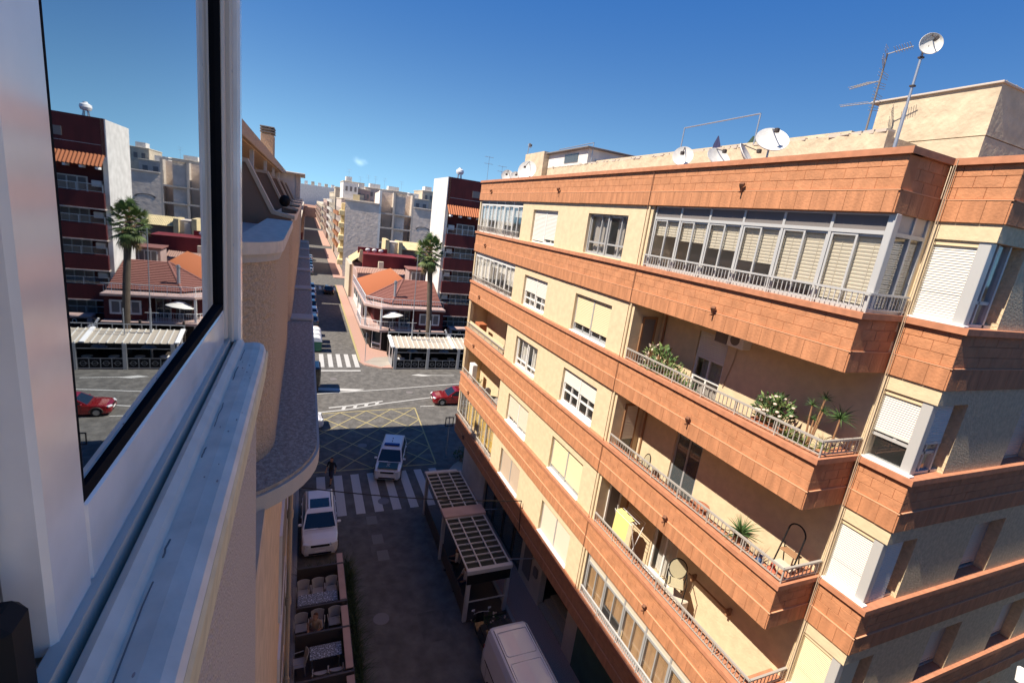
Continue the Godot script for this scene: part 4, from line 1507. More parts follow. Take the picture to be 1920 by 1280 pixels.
	b.obox(xf(V(8.2, 1.4, -57.75), deg_to_rad(-43.)), V(1.3, 2.2, .12))
	var sw := P(t, "shop_window", b, M.white)
	b = mb()
	b.obox(xf(V(8.16, 1.7, -57.70), deg_to_rad(-43.)), V(1.1, 1.35, .12))
	P(sw, "pane", b, M.car_glass)
	b = mb()
	b.obox(xf(V(8.16, .62, -57.70), deg_to_rad(-43.)), V(1.1, .4, .12))
	P(sw, "lower_pane", b, M.car_glass)
	# rear wing: pink wall with a tiled edge
	var w := thing("rear_wing", "low pink rendered wing with uneven tile coping behind the tiled hip roof", "building", V(11, 0, -80))
	P(w, "wall", bx(V(7.4, 0, -76.2), V(14.6, 6.7, -84)), M.wall_pink)
	b = mb()
	tiles(b, V(7.3, 6.7, -76.0), V(14.7, 7.0, -76.0), V(14.7, 7.5, -78.), V(7.3, 7.2, -78.), 30)
	P(w, "tile_coping", b, M.tile_pink).set_meta("kind", "stuff")
	P(w, "vent", cbx(V(13.5, 5.9, -76.1), V(14.1, 6.4, -76.25), .02), M.panel_grey)
	P(w, "vent", cbx(V(9.9, 5.4, -76.1), V(10.3, 5.7, -76.25), .02), M.galv)
	var r := thing("red_wall", "long dark red painted party wall with faded streaks behind the tiled roofs", "wall", V(12, 0, -84))
	P(r, "wall", bx(V(8.95, 0, -84.2), V(18.2, 8.75, -90)), M.maroon_red)
	P(r, "coping", cbx(V(8.9, 8.75, -84.1), V(18.3, 8.83, -84.6), .02), M.maroon)
	P(r, "parapet", bx(V(8.5, 8.3, -89.), V(13.5, 9.5, -89.3)), M.maroon_red)
	b = mb()
	b.box(V(11.3, 5.9, -82.6), V(12.1, 7.9, -83.4))
	solo("chimney_stack", "pale square chimney stack in front of the long red wall", "chimney", b, M.wall_cream, V(11.7, 5.9, -83))
	for k in 3:
		b = mb()
		b.ell(V(10.0 + k * 1.1, 9.25, -87.6), V(.42, .30, .25), 10, 6)
		b.cyl(V(10.0 + k * 1.1, 8.2, -87.6), V(10.0 + k * 1.1, 9.1, -87.6), .05, .05, 6)
		solo("roof_dish", "small pale satellite dish in a row above the red wall", "dish", b, M.dish, V(10 + k * 1.1, 8.2, -87.6), "dishes above the red wall")
	var y := thing("yellow_house", "small yellow house with a pale tiled lean-to roof beside the red wall", "house", V(8, 0, -88))
	P(y, "wall", bx(V(7.9, 0, -85.5), V(8.94, 7.2, -92)), M.wall_brown)
	b = mb()
	tiles(b, V(7.2, 7.25, -85.2), V(7.2, 7.25, -92.), V(8.95, 8.6, -92.), V(8.95, 8.6, -85.2), 20)
	P(y, "roof_tiles", b, M.wall_yellow).set_meta("kind", "stuff")
	b = mb()
	b.ext([Vector2(8.3, 7.6), Vector2(8.94, 7.2), Vector2(8.94, 9.3), Vector2(8.5, 9.4)], 2, -85.4, -85.0)
	P(y, "gable", b, M.wall_yellow)
	window_z(y, -85.45, 8.1, 8.8, 4.6, 6.6, M.wall_brown, M.panel_grey, 2)
	P(y, "wall", bx(V(7.5, 0, -92), V(14, 6.0, -102)), M.wall_cream)

func hotel() -> void:
	var t := thing("maroon_building", "tall maroon apartment building with white blind flank and railed balconies", "building", V(26, 0, -65))
	var x0 := 16.0
	var z0 := -60.5
	var b := mb()
	b.box(V(x0, 0, z0 - .6), V(x0 + .4, 21.4, -68.5))
	P(t, "flank_wall", b, M.white_wall)
	P(t, "rear_mass", bx(V(x0 + .4, 0, z0 - 1.5), V(40, 20.8, -68.5)), M.maroon)
	b = mb()
	b.box(V(x0 + .1, 18.0, z0 - .6), V(40, 21.45, z0 - 1.2))
	P(t, "attic_wall", b, M.maroon)
	P(t, "attic_vent", bx(V(19.3, 19.4, z0 - .55), V(20.3, 20.2, z0 - .65)), M.panel_grey)  # dark plate: the shade of an open hole put into its colour
	b = mb()
	tiles(b, V(x0 + .2, 17.0, z0 + .6), V(40, 17.0, z0 + .6), V(40, 18.1, z0 - .6), V(x0 + .2, 18.1, z0 - .6), 80)
	P(t, "tile_canopy", b, M.tile_orange).set_meta("kind", "stuff")
	for i in 18:
		P(t, "bracket", bx(V(x0 + .5 + i * 1.2, 16.75, z0 + .5), V(x0 + .7 + i * 1.2, 16.98, z0 - .5)), M.white)
	P(t, "attic_cable", bx(V(x0 + .4, 19.0, z0 - .58), V(30, 19.03, z0 - .55)), M.galv)
	for k in 5:
		var y := 14.6 - k * 3.0
		# balcony: maroon spandrel, glass-and-rail guard, recessed doors
		P(t, "spandrel", bx(V(x0 + .3, y - 1.5, z0), V(40, y, z0 - .35)), M.maroon)
		P(t, "slab", bx(V(x0 + .28, y - 1.62, z0 + .05), V(40, y - 1.5, z0 - 1.5)), M.wall_grey)
		b = mb()
		b.box(V(x0 + .35, y + .72, z0 - .05), V(40, y + .78, z0 - .12))
		b.box(V(x0 + .35, y + .08, z0 - .06), V(40, y + .12, z0 - .11))
		for i in 12: b.box(V(x0 + .35 + i * 2., y, z0 - .05), V(x0 + .43 + i * 2., y + .75, z0 - .12))
		var rl := P(t, "guard_rail", b, M.galv)
		P(rl, "guard_pane", bx(V(x0 + .4, y + .12, z0 - .09), V(40, y + .72, z0 - .085)), M.pane)
		for i in 4:
			window_z(t, z0 - 1.45, 17.9 + i * 5., 20.3 + i * 5., y - .6, y + 1.35, M.white_wall if k == 0 else M.grey_frame, M.panel_grey, 3, .12)
			if k < 4: P(t, "ac_unit", cbx(V(16.7 + i * 5., y + .5, z0 - 1.0), V(17.5 + i * 5., y + 1.1, z0 - 1.45), .03), M.white_frame)
	P(t, "shopfront", bx(V(x0 + .3, 0, z0 - .2), V(40, 2.4, z0 - .6)), M.black)
	# rooftop: white water tank on a frame, aerials
	var w := thing("water_tank", "white round water tank on a rooftop stand", "tank", V(17.8, 21.4, -62.5))
	b = mb()
	for d in [Vector2(-.3, -.3), Vector2(.3, -.3), Vector2(.3, .3), Vector2(-.3, .3)]: b.cyl(V(17.8 + d.x, 20.8, -62.5 + d.y), V(17.8 + d.x * .5, 22., -62.5 + d.y * .5), .05, .05, 6)
	P(w, "stand", b, M.galv)
	b = mb()
	b.lathe([Vector2(0, 0), Vector2(.4, .05), Vector2(.5, .3), Vector2(.45, .55), Vector2(.2, .68), Vector2(.18, .8), Vector2(0, .82)], xf(V(17.8, 22., -62.5)), 14)
	P(w, "tank", b, M.white)
	aerial(V(22.0, 20.8, -64.), 4.2, "slim rooftop aerial on the maroon building beside a second one", "aerials on the maroon building")
	aerial(V(23.6, 20.8, -63.), 3.2, "slim rooftop aerial on the maroon building beside a second one", "aerials on the maroon building")
	# sign over the shopfront
	var s := thing("shop_sign", "pale framed shop sign with white letters over the terrace of the maroon building", "sign", V(19.3, 2.2, -57.5))
	P(s, "frame", cbx(V(16.9, 2.95, -57.0), V(23.4, 3.25, -58.2), .08), M.wall_pink)
	P(s, "cheek", cbx(V(16.85, 2.1, -57.0), V(17.3, 2.95, -58.2), .08), M.wall_pink)
	P(s, "board", bx(V(17.3, 2.1, -57.15), V(23.3, 2.95, -57.4)), M.black)
	P(s, "bracket", bx(V(17.4, 2.2, -57.4), V(23.0, 2.7, z0)), M.black)
	letters(s, "ROYAL", V(19.55, 2.32, -57.14), 46, .0125, M.pale_text, 1.3)

func letters(t: Node3D, txt: String, at: Vector3, size: int, px: float, m: Material, spread: float, yaw := 0.) -> void:
	for i in txt.length():
		var tm := TextMesh.new()
		tm.text = txt[i]
		tm.font = SystemFont.new()
		tm.font.font_names = PackedStringArray(["Droid Sans"])
		tm.font_size = size
		tm.pixel_size = px
		tm.depth = .03
		tm.vertical_alignment = VERTICAL_ALIGNMENT_BOTTOM
		var o := MeshInstance3D.new()
		o.name = "letter"
		o.mesh = tm
		o.material_override = m
		o.transform = xf(at - org[t] + Basis(Vector3.UP, yaw) * V((i - txt.length() * .5 + .5) * spread, 0, 0), yaw)
		t.add_child(o, true)

func aerial(at: Vector3, h: float, label: String, group := "") -> void:
	var t := thing("aerial", label, "aerial", at, group)
	var b := mb()
	b.cyl(at, at + V(0, h, 0), .03, .02, 6)
	P(t, "mast", b, M.galv)
	b = mb()
	for k in 2:
		var y := h * (.78 + .2 * k)
		b.cyl(at + V(-.6, y, 0), at + V(.6, y, 0), .018, .018, 5)
		for i in 6: b.cyl(at + V(-.55 + i * .2, y, -.3), at + V(-.55 + i * .2, y, .3), .012, .012, 4)
	P(t, "yagi", b, M.galv)

func block_house(nm: String, label: String, x0: float, x1: float, z0: float, z1: float, h: float, m: Material, side: int, o := {}) -> Node3D:
	# a far street building: side -1 fronts the street at x0, +1 at x1
	var t := thing(nm, label, "building", V((x0 + x1) * .5, 0, (z0 + z1) * .5), o.get("group", ""))
	P(t, "wall", bx(V(x0, 0, z0), V(x1, h, z1)), m)
	P(t, "parapet", cbx(V(x0 - .12, h, z0 + .12), V(x1 + .12, h + .35, z1 - .12), .05), o.get("trim", M.wall_cream))
	var fx := x0 if side < 0 else x1
	var fl := int(h / 3.)
	var n := maxi(1, int((z0 - z1) / 4.5))
	for f in range(0, fl):
		for i in n:
			var zc := lerpf(z0, z1, (i + .5) / n)
			var y := .9 + f * 3.
			if f == 0: y = .3
			var b := mb()
			b.box(V(fx - .04, y, zc + .8), V(fx + .04, y + 1.9, zc - .8))
			P(t, "window", b, M.panel_grey)
			if f > 0 and o.get("balcony", true):
				b = mb()
				b.box(V(fx + .9 * side, y - .25, zc + 1.3), V(fx, y - .1, zc - 1.3))
				b.box(V(fx + .9 * side, y - .1, zc + 1.3), V(fx + .84 * side, y + .8, zc - 1.3))
				b.box(V(fx + .84 * side, y - .1, zc + 1.3), V(fx, y + .8, zc + 1.25))
				P(t, "balcony", b, o.get("bal", M.white_wall))
	# roof hut
	if o.get("hut", true):
		var hx := lerpf(x0, x1, rnd(.25, .6))
		var hz := lerpf(z0, z1, rnd(.2, .7))
		P(t, "roof_hut", bx(V(hx, h + .3, hz), V(hx + rnd(2.5, 4.5), h + rnd(1.8, 2.8), hz - rnd(2., 4.))), o.get("trim", M.wall_cream))
	return t

func far_city() -> void:
	# grey blind-walled block with open light wells past the second street across
	var t := thing("blind_wall_block", "grey block with a blank rendered end wall, open light wells and yellow street balconies", "building", V(18, 0, -128))
	P(t, "end_wall", bx(V(9.0, 0, -116), V(16.2, 17.0, -146)), M.wall_blind)
	P(t, "end_wall", bx(V(23.9, 0, -116), V(31., 17.2, -146)), M.wall_blind)
	P(t, "well_back", bx(V(16.2, 0, -121), V(23.9, 20.0, -146)), M.wall_blind)
	P(t, "well_post", bx(V(16.2, 6., -116), V(16.7, 20.2, -121)), M.white_wall)
	P(t, "well_post", bx(V(19.3, 6., -116), V(19.7, 20.2, -121)), M.wall_concrete)
	P(t, "well_post", bx(V(23.5, 6., -116), V(23.9, 20.2, -121)), M.wall_concrete)
	for y in [8.6, 11.9, 15.1, 20.0]: P(t, "well_beam", bx(V(16.7, y, -116.), V(23.5, y + .32, -116.5)), M.wall_concrete)
	P(t, "well_panel", bx(V(19.7, 6, -116.6), V(22.0, 20., -117)), M.wall_blind)
	P(t, "parapet", cbx(V(8.8, 17.0, -115.8), V(16.2, 17.25, -146), .05), M.wall_concrete)
	P(t, "parapet", cbx(V(23.9, 17.2, -115.8), V(31.2, 17.5, -146), .05), M.wall_concrete)
	var b := mb()
	for i in 24:
		var a := PI * i / 23.
		b.box(V(26.2 + 1.5 * cos(a), 12.6 + .55 * sin(a), -115.98), V(26.5 + 1.5 * cos(a), 12.75 + .55 * sin(a), -115.95))
	P(t, "wall_stain", b, M.panel_grey)
	for f in 5:
		var y := 2.6 + f * 2.75
		b = mb()
		b.cbox(V(7.7, y, -117.2), V(9.0, y + 1.2, -128), .15)
		P(t, "balcony", b, M.wall_yellow)
		b = mb()
		b.cbox(V(8.1, y + 1.2, -119.5), V(9.0, y + 2.75, -127), .1)
		P(t, "balcony_back", b, M.wall_yellow)
		b = mb()
		b.box(V(8.95, y + .2, -116.2), V(8.99, y + 1.9, -117.1))
		P(t, "window", b, M.pane_dark)
	P(t, "roof_hut", bx(V(10.5, 17.1, -122), V(12, 18.6, -125)), M.wall_yellow)
	t.rotation_degrees.y = -5.
	# light well walls in front, seen over the red wall
	var y := thing("cream_back_building", "cream rear building with a tiled lean-to seen above the red wall", "building", V(17, 0, -97))
	P(y, "pier", bx(V(14.0, 0, -95), V(14.7, 10.8, -100)), M.wall_yellow)
	P(y, "door_wall", bx(V(14.7, 0, -96), V(16.5, 10.4, -100)), M.wall_concrete)
	P(y, "door", bx(V(15.0, 7.5, -95.9), V(15.9, 10.0, -96.)), M.white_wall)
	P(y, "pier", bx(V(16.5, 0, -95), V(17.2, 10.6, -100)), M.wall_yellow)
	P(y, "wall", bx(V(17.2, 0, -95.5), V(21, 9.2, -100)), M.wall_brown)
	b = mb()
	tiles(b, V(17.0, 9.3, -95.), V(21.2, 9.3, -95.), V(21.2, 10.6, -98.5), V(17., 10.6, -98.5), 18)
	P(y, "roof_tiles", b, M.wall_yellow).set_meta("kind", "stuff")
	# right row beyond
	block_house("street_building", "pale building behind the grey blind-walled block with orange balconies", 9.0, 22., -147., -172., 17.2, M.wall_grey, -1, {"bal": M.wall_orange})
	block_house("street_building", "cream stepped building past the orange balconies on the far street", 8.6, 24, -173., -180., 20.5, M.wall_cream, -1, {})
	block_house("street_building", "white building with roof hut over the far street crossing", 9.0, 26, -190., -226., 19.0, M.wall_cream, -1, {"bal": M.white_wall})
	block_house("street_building", "pinkish building along the far end of the street on the palm side", 8.2, 26, -227., -275., 16.0, M.wall_pink, -1, {"bal": M.wall_cream})
	block_house("street_building", "last cream building before the street end on the palm side", 8.0, 26, -290., -440., 13.0, M.wall_cream, -1, {"bal": M.wall_pink})
	# taller backs seen over the roofs
	var backs := [
		[9.5, 13.5, -150., 22.0, "white_wall", "tall cream roof storey with a white stair hut over the grey block"],
		[13.5, 17.5, -155., 20.6, "wall_pink", "long pinkish rear facade over the grey blind-walled block"],
		[17., 25., -165., 21.6, "wall_grey", "grey rear building behind the open light wells"],
		[24., 33., -175., 22.0, "wall_cream", "cream rear building between light wells and white flank"],
		[34., 39.5, -160., 23.0, "wall_cream", "cream tower storey beside the white flank of the maroon building"],
		[27., 34., -150., 20.0, "wall_concrete", "low concrete rear building beside the cream tower storey"]]
	for e in backs:
		var q := thing("rear_building", e[5], "building", V(e[0], 0, e[2]))
		P(q, "wall", bx(V(e[0], 0, e[2]), V(e[1], e[3], e[2] - 14.)), M[e[4]])
		P(q, "parapet", cbx(V(e[0] - .1, e[3], e[2] + .1), V(e[1] + .1, e[3] + .3, e[2] - 14.1), .05), M.wall_cream)
		P(q, "stair_hut", bx(V(lerpf(e[0], e[1], .2), e[3], e[2] - 2.), V(lerpf(e[0], e[1], .6), e[3] + 1.6, e[2] - 6.)), M.white_wall)
		for i in 3: P(q, "window", bx(V(lerpf(e[0], e[1], .15 + .3 * i), e[3] - 2.4, e[2] + .03), V(lerpf(e[0], e[1], .3 + .3 * i), e[3] - 1.1, e[2] - .02)), M.panel_grey)
	for e in [[17.2, 21.6, -160.], [19.5, 21.6, -161.], [22.5, 21.6, -163.], [11., 22., -152.], [14.5, 20.6, -156.], [30., 22., -176.]]:
		aerial(V(e[0], e[1], e[2]), 3.6, "thin aerial on a far rooftop behind the grey block", "aerials on far roofs")
	var en := thing("end_building", "wide pale building closing the far end of the street", "building", V(5, 0, -450))
	P(en, "wall", bx(V(-40, 0, -450), V(24, 25.5, -470)), M.white_wall)
	for i in 7: P(en, "roof_hut", bx(V(-12. + i * 5.2, 25.5, -452), V(-9.5 + i * 5.2, 25.5 + rnd(1.5, 4.), -458)), [M.white_wall, M.wall_cream][i % 2])
	var lo := thing("low_houses", "low terracotta roofed row across the end of the street", "house", V(5, 0, -440))
	P(lo, "wall", bx(V(-6, 0, -438), V(16, 7.5, -445)), M.wall_pink)
	b = mb()
	tiles(b, V(-6, 7.5, -437.5), V(16, 7.5, -437.5), V(16, 9.5, -445), V(-6, 9.5, -445), 30)
	P(lo, "roof_tiles", b, M.tile_pink).set_meta("kind", "stuff")
	# left row past the junction
	block_house("street_building", "low brown building with dark balconies past the junction on the shaded side", -14, -1.3, -66., -84., 8.4, M.wall_brown, 1, {"bal": M.maroon})
	block_house("street_building", "beige building with dark balconies on the shaded side of the far street", -14, -1.3, -85., -103., 9.0, M.wall_cream, 1, {"bal": M.maroon})
	block_house("street_building", "taller maroon balconied building past the second crossing", -14, -1.4, -118., -140., 11.5, M.wall_orange, 1, {"bal": M.maroon})
	block_house("street_building", "grey building further down the shaded side of the street", -14, -1.4, -150., -180., 10.0, M.wall_grey, 1, {"bal": M.wall_brown})
	block_house("street_building", "cream building past the third crossing on the shaded side", -14, -1.4, -190., -275., 9.0, M.wall_cream, 1, {"bal": M.wall_brown})
	block_house("street_building", "last low building on the shaded side of the street", -14, -1.4, -290., -440., 11.0, M.wall_pink, 1, {"bal": M.wall_brown})

# ---------------------------------------------------------------- street furniture
func street_things() -> void:
	var b: MB
	# restaurant pergola along the terracotta block
	var t := thing("pergola", "pergola with dark glazed roof panels and pale grid in front of the terracotta block", "pergola", V(7.7, 0, -20))
	var x0 := 6.62
	var x1 := 8.62
	var y := 2.62
	for seg in 2:
		var z0: float = [-16.2, -20.6][seg]
		var z1: float = [-19.75, -24.05][seg]
		b = mb()
		for x in [x0, x0 + .62, x0 + 1.3, x1 - .05]: b.box(V(x, y, z0), V(x + .055, y + .07, z1))
		for i in 10:
			var z := lerpf(z0, z1, i / 9.)
			b.box(V(x0, y + .002, z - .02), V(x1, y + .068, z + .02))
		P(t, "roof_grid", b, M.pergola)
		P(t, "roof_panel", bx(V(x0 + .02, y - .01, z0), V(x1 - .02, y + .01, z1)), M.roof_glassy)
	P(t, "cross_gutter", cbx(V(x0 - .05, y + .02, -19.78), V(x1 + .12, y + .16, -20.55), .02), M.wall_pink)
	P(t, "front_beam", cbx(V(x0 - .03, y - .12, -16.0), V(x1 + .05, y + .09, -16.19), .02), M.pergola)
	P(t, "end_beam", cbx(V(x0 - .03, y - .02, -24.06), V(x1 - .15, y + .1, -24.3), .02), M.pergola)
	P(t, "sign_board", bx(V(x0 + .02, y - .62, -16.05), V(x1, y - .13, -16.1)), M.black)
	for p in [[6.78, -16.2], [8.66, -16.3], [6.74, -20.3], [6.78, -24.2], [8.66, -20.3], [8.66, -24.2]]:
		P(t, "post", cbx(V(p[0] - .09, 0, p[1] - .07), V(p[0] + .09, y - .02, p[1] + .07), .015), M.pergola)
	for z in [[-16.4, -20.2], [-20.45, -24.1]]:
		b = mb()
		b.box(V(6.76, .12, z[0]), V(6.80, .95, z[1]))
		P(t, "side_screen", b, M.dark_frame)
	P(t, "front_rail", bx(V(6.9, .9, -16.22), V(8.58, .95, -16.27)), M.pergola)
	P(t, "deck", bx(V(6.85, 0, -16.1), V(8.75, .1, -24.3)), M.dark_frame)
	b = mb()
	b.cyl(V(x1, y + .05, -16.4), V(10.2, y - .1, -16.3), .025, .025, 6)
	b.cyl(V(x1, y + .05, -20.2), V(10.2, y - .1, -20.2), .025, .025, 6)
	P(t, "tie_rod", b, M.galv)
	leafy("flower_trough", "dark trough of blossoming plants beside the end of the pergola", "plant", V(7.7, 0, -15.75), V(.85, .55, .22), 160, .12, [M.leaf, M.leaf_dark, M.leaf], [M.flower, 12])
	# parklet terrace on our side
	var p := thing("parklet", "narrow street terrace deck with dark partitions and plank rail in the parking lane", "terrace", V(1., 0, -17.5))
	P(p, "deck", cbx(V(.1, 0, -13.2), V(2.05, .12, -20.7), .02), M.dark_frame)
	for z in [[-20.5, -17.6], [-17.25, -14.3], [-14.0, -13.2]]:
		P(p, "rail_plank", cbx(V(1.72, .98, z[0]), V(1.98, 1.03, z[1]), .01), M.wall_pink)
	for z in [-19.75, -17.45, -16.1, -14.1]:
		P(p, "partition", cbx(V(.06, .1, z), V(2.0, 1.05, z - .09), .01), M.dark_frame)
	for z in [-20.5, -17.4, -14.15, -13.3]: P(p, "post", bx(V(1.78, .1, z), V(1.9, .98, z - .1)), M.dark_frame)
	P(p, "rail_panel", bx(V(1.99, .1, -13.2), V(2.03, .8, -20.6)), M.dark_frame)
	for k in 2:
		var z: float = [-17.9, -15.2][k]
		var xa: float = [.1, .55][k]
		var tb := thing("cafe_table", ["long cafe table with blue patterned tiled top against three chairs", "square cafe table with blue patterned tiled top between plastic chairs"][k], "table", V(.9, .12, z - .3))
		P(tb, "top", cbx(V(xa, .72, z), V(1.66, .76, z - .6), .012), M.table_tile)
		for q in [[xa + .08, z - .08], [1.58, z - .08], [xa + .08, z - .52], [1.58, z - .52]]:
			b = mb()
			b.cyl(V(q[0], .12, q[1]), V(q[0], .72, q[1]), .02, .02, 6)
			P(tb, "leg", b, M.galv)
	var ch: Node3D = null
	for e in [[.32, -18.85, PI], [.9, -18.85, PI], [1.45, -18.85, PI], [.2, -15.4, PI * .5], [.9, -14.65, 0.], [1.42, -14.65, 0.], [.25, -17.0, PI], [.85, -17.05, PI], [1.5, -17.05, PI]]:
		if ch == null:
			ch = plastic_chair()
			ch.position = V(e[0], .12, e[1])
			ch.rotation.y = e[2]
		else: again(ch, V(e[0], .12, e[1]), e[2], "" if e[1] < -18. else ["pale plastic armchair in front of the square tiled cafe table", "pale plastic armchair at the wall end of the square tiled cafe table", "pale plastic armchair in the middle compartment of the street terrace"][0 if e[1] > -15. else (1 if e[1] > -16. else 2)])
	# tall grassy hedge along the terrace rail
	grassy("grass_hedge", "dark spiky hedge planted along the outside of the street terrace", V(2.2, 0, -17.), .16, 3.6, 1500, .95)
	grassy("grass_hedge", "dark spiky hedge in the trough across the end of the street terrace", V(1.0, 0, -20.2), .85, .12, 260, .8)
	# wire over the street
	b = mb()
	var pts := []
	for i in 21:
		var s := i / 20.
		pts.append(V(lerpf(-.25, 9.36, s), lerpf(6.62, 4.86, s) - .35 * 4. * s * (1. - s) * .55, -17.4))
	b.tube(pts, .022, 6)
	var w := solo("overhead_cable", "black overhead cable slung across the street to the terracotta band", "cable", b, M.cable, V(4.5, 5., -17.4))
	b = mb()
	b.tube([V(9.36, 4.86, -17.4), V(9.33, 4.7, -17.38), V(9.36, 3.4, -17.2)], .02, 6)
	P(w, "drop", b, M.cable)
	hotel_terrace()
	palm(V(13.9, 0, -55.2))
	# tall pale pole and street lamps
	var pl := thing("flag_pole", "tall slim pale pole standing behind the hotel terrace roof", "pole", V(11.35, 0, -52.6))
	b = mb()
	b.cyl(V(11.35, 0, -52.6), V(11.3, 5.2, -52.6), .10, .08, 10)
	b.cyl(V(11.3, 5.2, -52.6), V(11.25, 12.4, -52.6), .05, .03, 8)
	P(pl, "pole", b, M.galv)
	b = mb()
	b.cyl(V(13.2, 2.4, -52.2), V(13.2, 5.2, -52.2), .05, .05, 8)
	b.cyl(V(13.2, 2.3, -52.2), V(13.2, 2.6, -52.2), .14, .10, 8)
	solo("vent_pipe", "short white vent pipe rising from the terrace roof", "pipe", b, M.galv, V(13.2, 2.3, -52.2))
	for e in [[6.42, -52.9, 3.4, "road sign on a thin post at the paved corner by the zebra crossing"], [9.75, -30.6, 3.2, "dark sign with a square frame on a post at the shaded corner"]]:
		var sg := thing("road_sign", e[3], "sign", V(e[0], .1, e[1]))
		b = mb()
		b.cyl(V(e[0], .1, e[1]), V(e[0], e[2], e[1]), .035, .035, 8)
		P(sg, "post", b, M.galv)
		b = mb()
		if e[0] < 8.: b.cyl(V(e[0], e[2] - .3, e[1] - .02), V(e[0], e[2] - .3, e[1] + .01), .3, .3, 20)
		else:
			b.box(V(e[0] - .3, e[2] - .1, e[1] + .04), V(e[0] + .3, e[2] - .04, e[1])); b.box(V(e[0] - .3, e[2] - .75, e[1] + .04), V(e[0] + .3, e[2] - .69, e[1]))
			b.box(V(e[0] - .3, e[2] - .69, e[1] + .04), V(e[0] - .24, e[2] - .1, e[1])); b.box(V(e[0] + .24, e[2] - .69, e[1] + .04), V(e[0] + .3, e[2] - .1, e[1]))
		P(sg, "plate", b, M.dark_frame)
	leafy("corner_shrub", "dark shrub in the shade at the corner of the terracotta block", "plant", V(10.6, .13, -29.6), V(.6, 1.0, .6), 260, .16, [M.leaf, M.leaf_dark], [])
	# recycling bins by the far crossing
	for k in 3:
		var z := -57.2 - k * 1.9
		var bn := thing("recycling_bin", "green recycling container with a domed white lid beside the far zebra crossing", "bin", V(1.35, 0, z), "recycling containers")
		b = mb()
		b.cbox(V(.6, .1, z + .75), V(2.05, 1.25, z - .75), .12)
		P(bn, "tub", b, M.bin_green)
		b = mb()
		var rings := []
		for i in 6:
			var a := PI * .5 * i / 5.
			rings.append([V(.55 + (1. - cos(a)) * .7, 1.25 + .5 * sin(a), z + .78), V(2.1 - (1. - cos(a)) * .7, 1.25 + .5 * sin(a), z + .78), V(2.1 - (1. - cos(a)) * .7, 1.25 + .5 * sin(a), z - .78), V(.55 + (1. - cos(a)) * .7, 1.25 + .5 * sin(a), z - .78)])
		b.loft(rings)
		P(bn, "lid", b, M.white)
	b = mb()
	b.cbox(V(.7, .0, -63.2), V(1.9, 1.1, -64.6), .08)
	solo("wooden_planter", "brown wooden planter box beside the recycling containers", "planter", b, M.wood, V(1.3, 0, -63.9))
	# slender street lamp in the side street below the shaded facade
	var sl := thing("street_lamp", "white street lamp head reaching out below the shaded side wall", "lamp", V(19.6, 0, -3.4))
	b = mb()
	b.cyl(V(19.6, 0, -3.4), V(19.6, 6.9, -3.4), .07, .05, 8)
	b.cyl(V(19.6, 6.9, -3.4), V(18.3, 7.05, -3.8), .035, .035, 8)
	P(sl, "pole", b, M.galv)
	b = mb()
	b.cobox(xf(V(18.0, 7.05, -3.9), .3), V(.75, .12, .28), .04)
	P(sl, "head", b, M.white)

func plastic_chair() -> Node3D:
	var t := thing("plastic_chair", "pale plastic armchair behind the long tiled cafe table", "chair", Vector3.ZERO, "chairs on the street terrace")
	var b := mb()
	b.cbox(V(-.22, .40, -.22), V(.22, .44, .22), .02)
	P(t, "seat", b, M.chair_plastic)
	b = mb()
	for i in 8:
		var a0 := lerpf(-1.0, 1.0, i / 8.)
		var a1 := lerpf(-1.0, 1.0, (i + 1) / 8.)
		var p := V(.25 * sin(a0), .44, .05 + .19 * cos(a0))
		var q := V(.25 * sin(a1), .44, .05 + .19 * cos(a1))
		var u := V(.30 * sin(a1), .86, .09 + .22 * cos(a1))
		var w := V(.30 * sin(a0), .86, .09 + .22 * cos(a0))
		b.quad(p, q, u, w); b.quad(w * V(1, 1, 1.06), u * V(1, 1, 1.06), q * V(1, 1, 1.06), p * V(1, 1, 1.06))
		b.quad(w, u, u * V(1, 1, 1.06), w * V(1, 1, 1.06))
	P(t, "backrest", b, M.chair_plastic)
	for s in [-1., 1.]:
		b = mb()
		b.tube([V(.24 * s, .0, -.2), V(.25 * s, .62, -.18), V(.27 * s, .65, .15)], .018, 6)
		P(t, "arm", b, M.chair_plastic)
		b = mb()
		b.cyl(V(.22 * s, 0, .22), V(.2 * s, .42, .18), .018, .02, 6)
		P(t, "leg", b, M.chair_plastic)
	return t

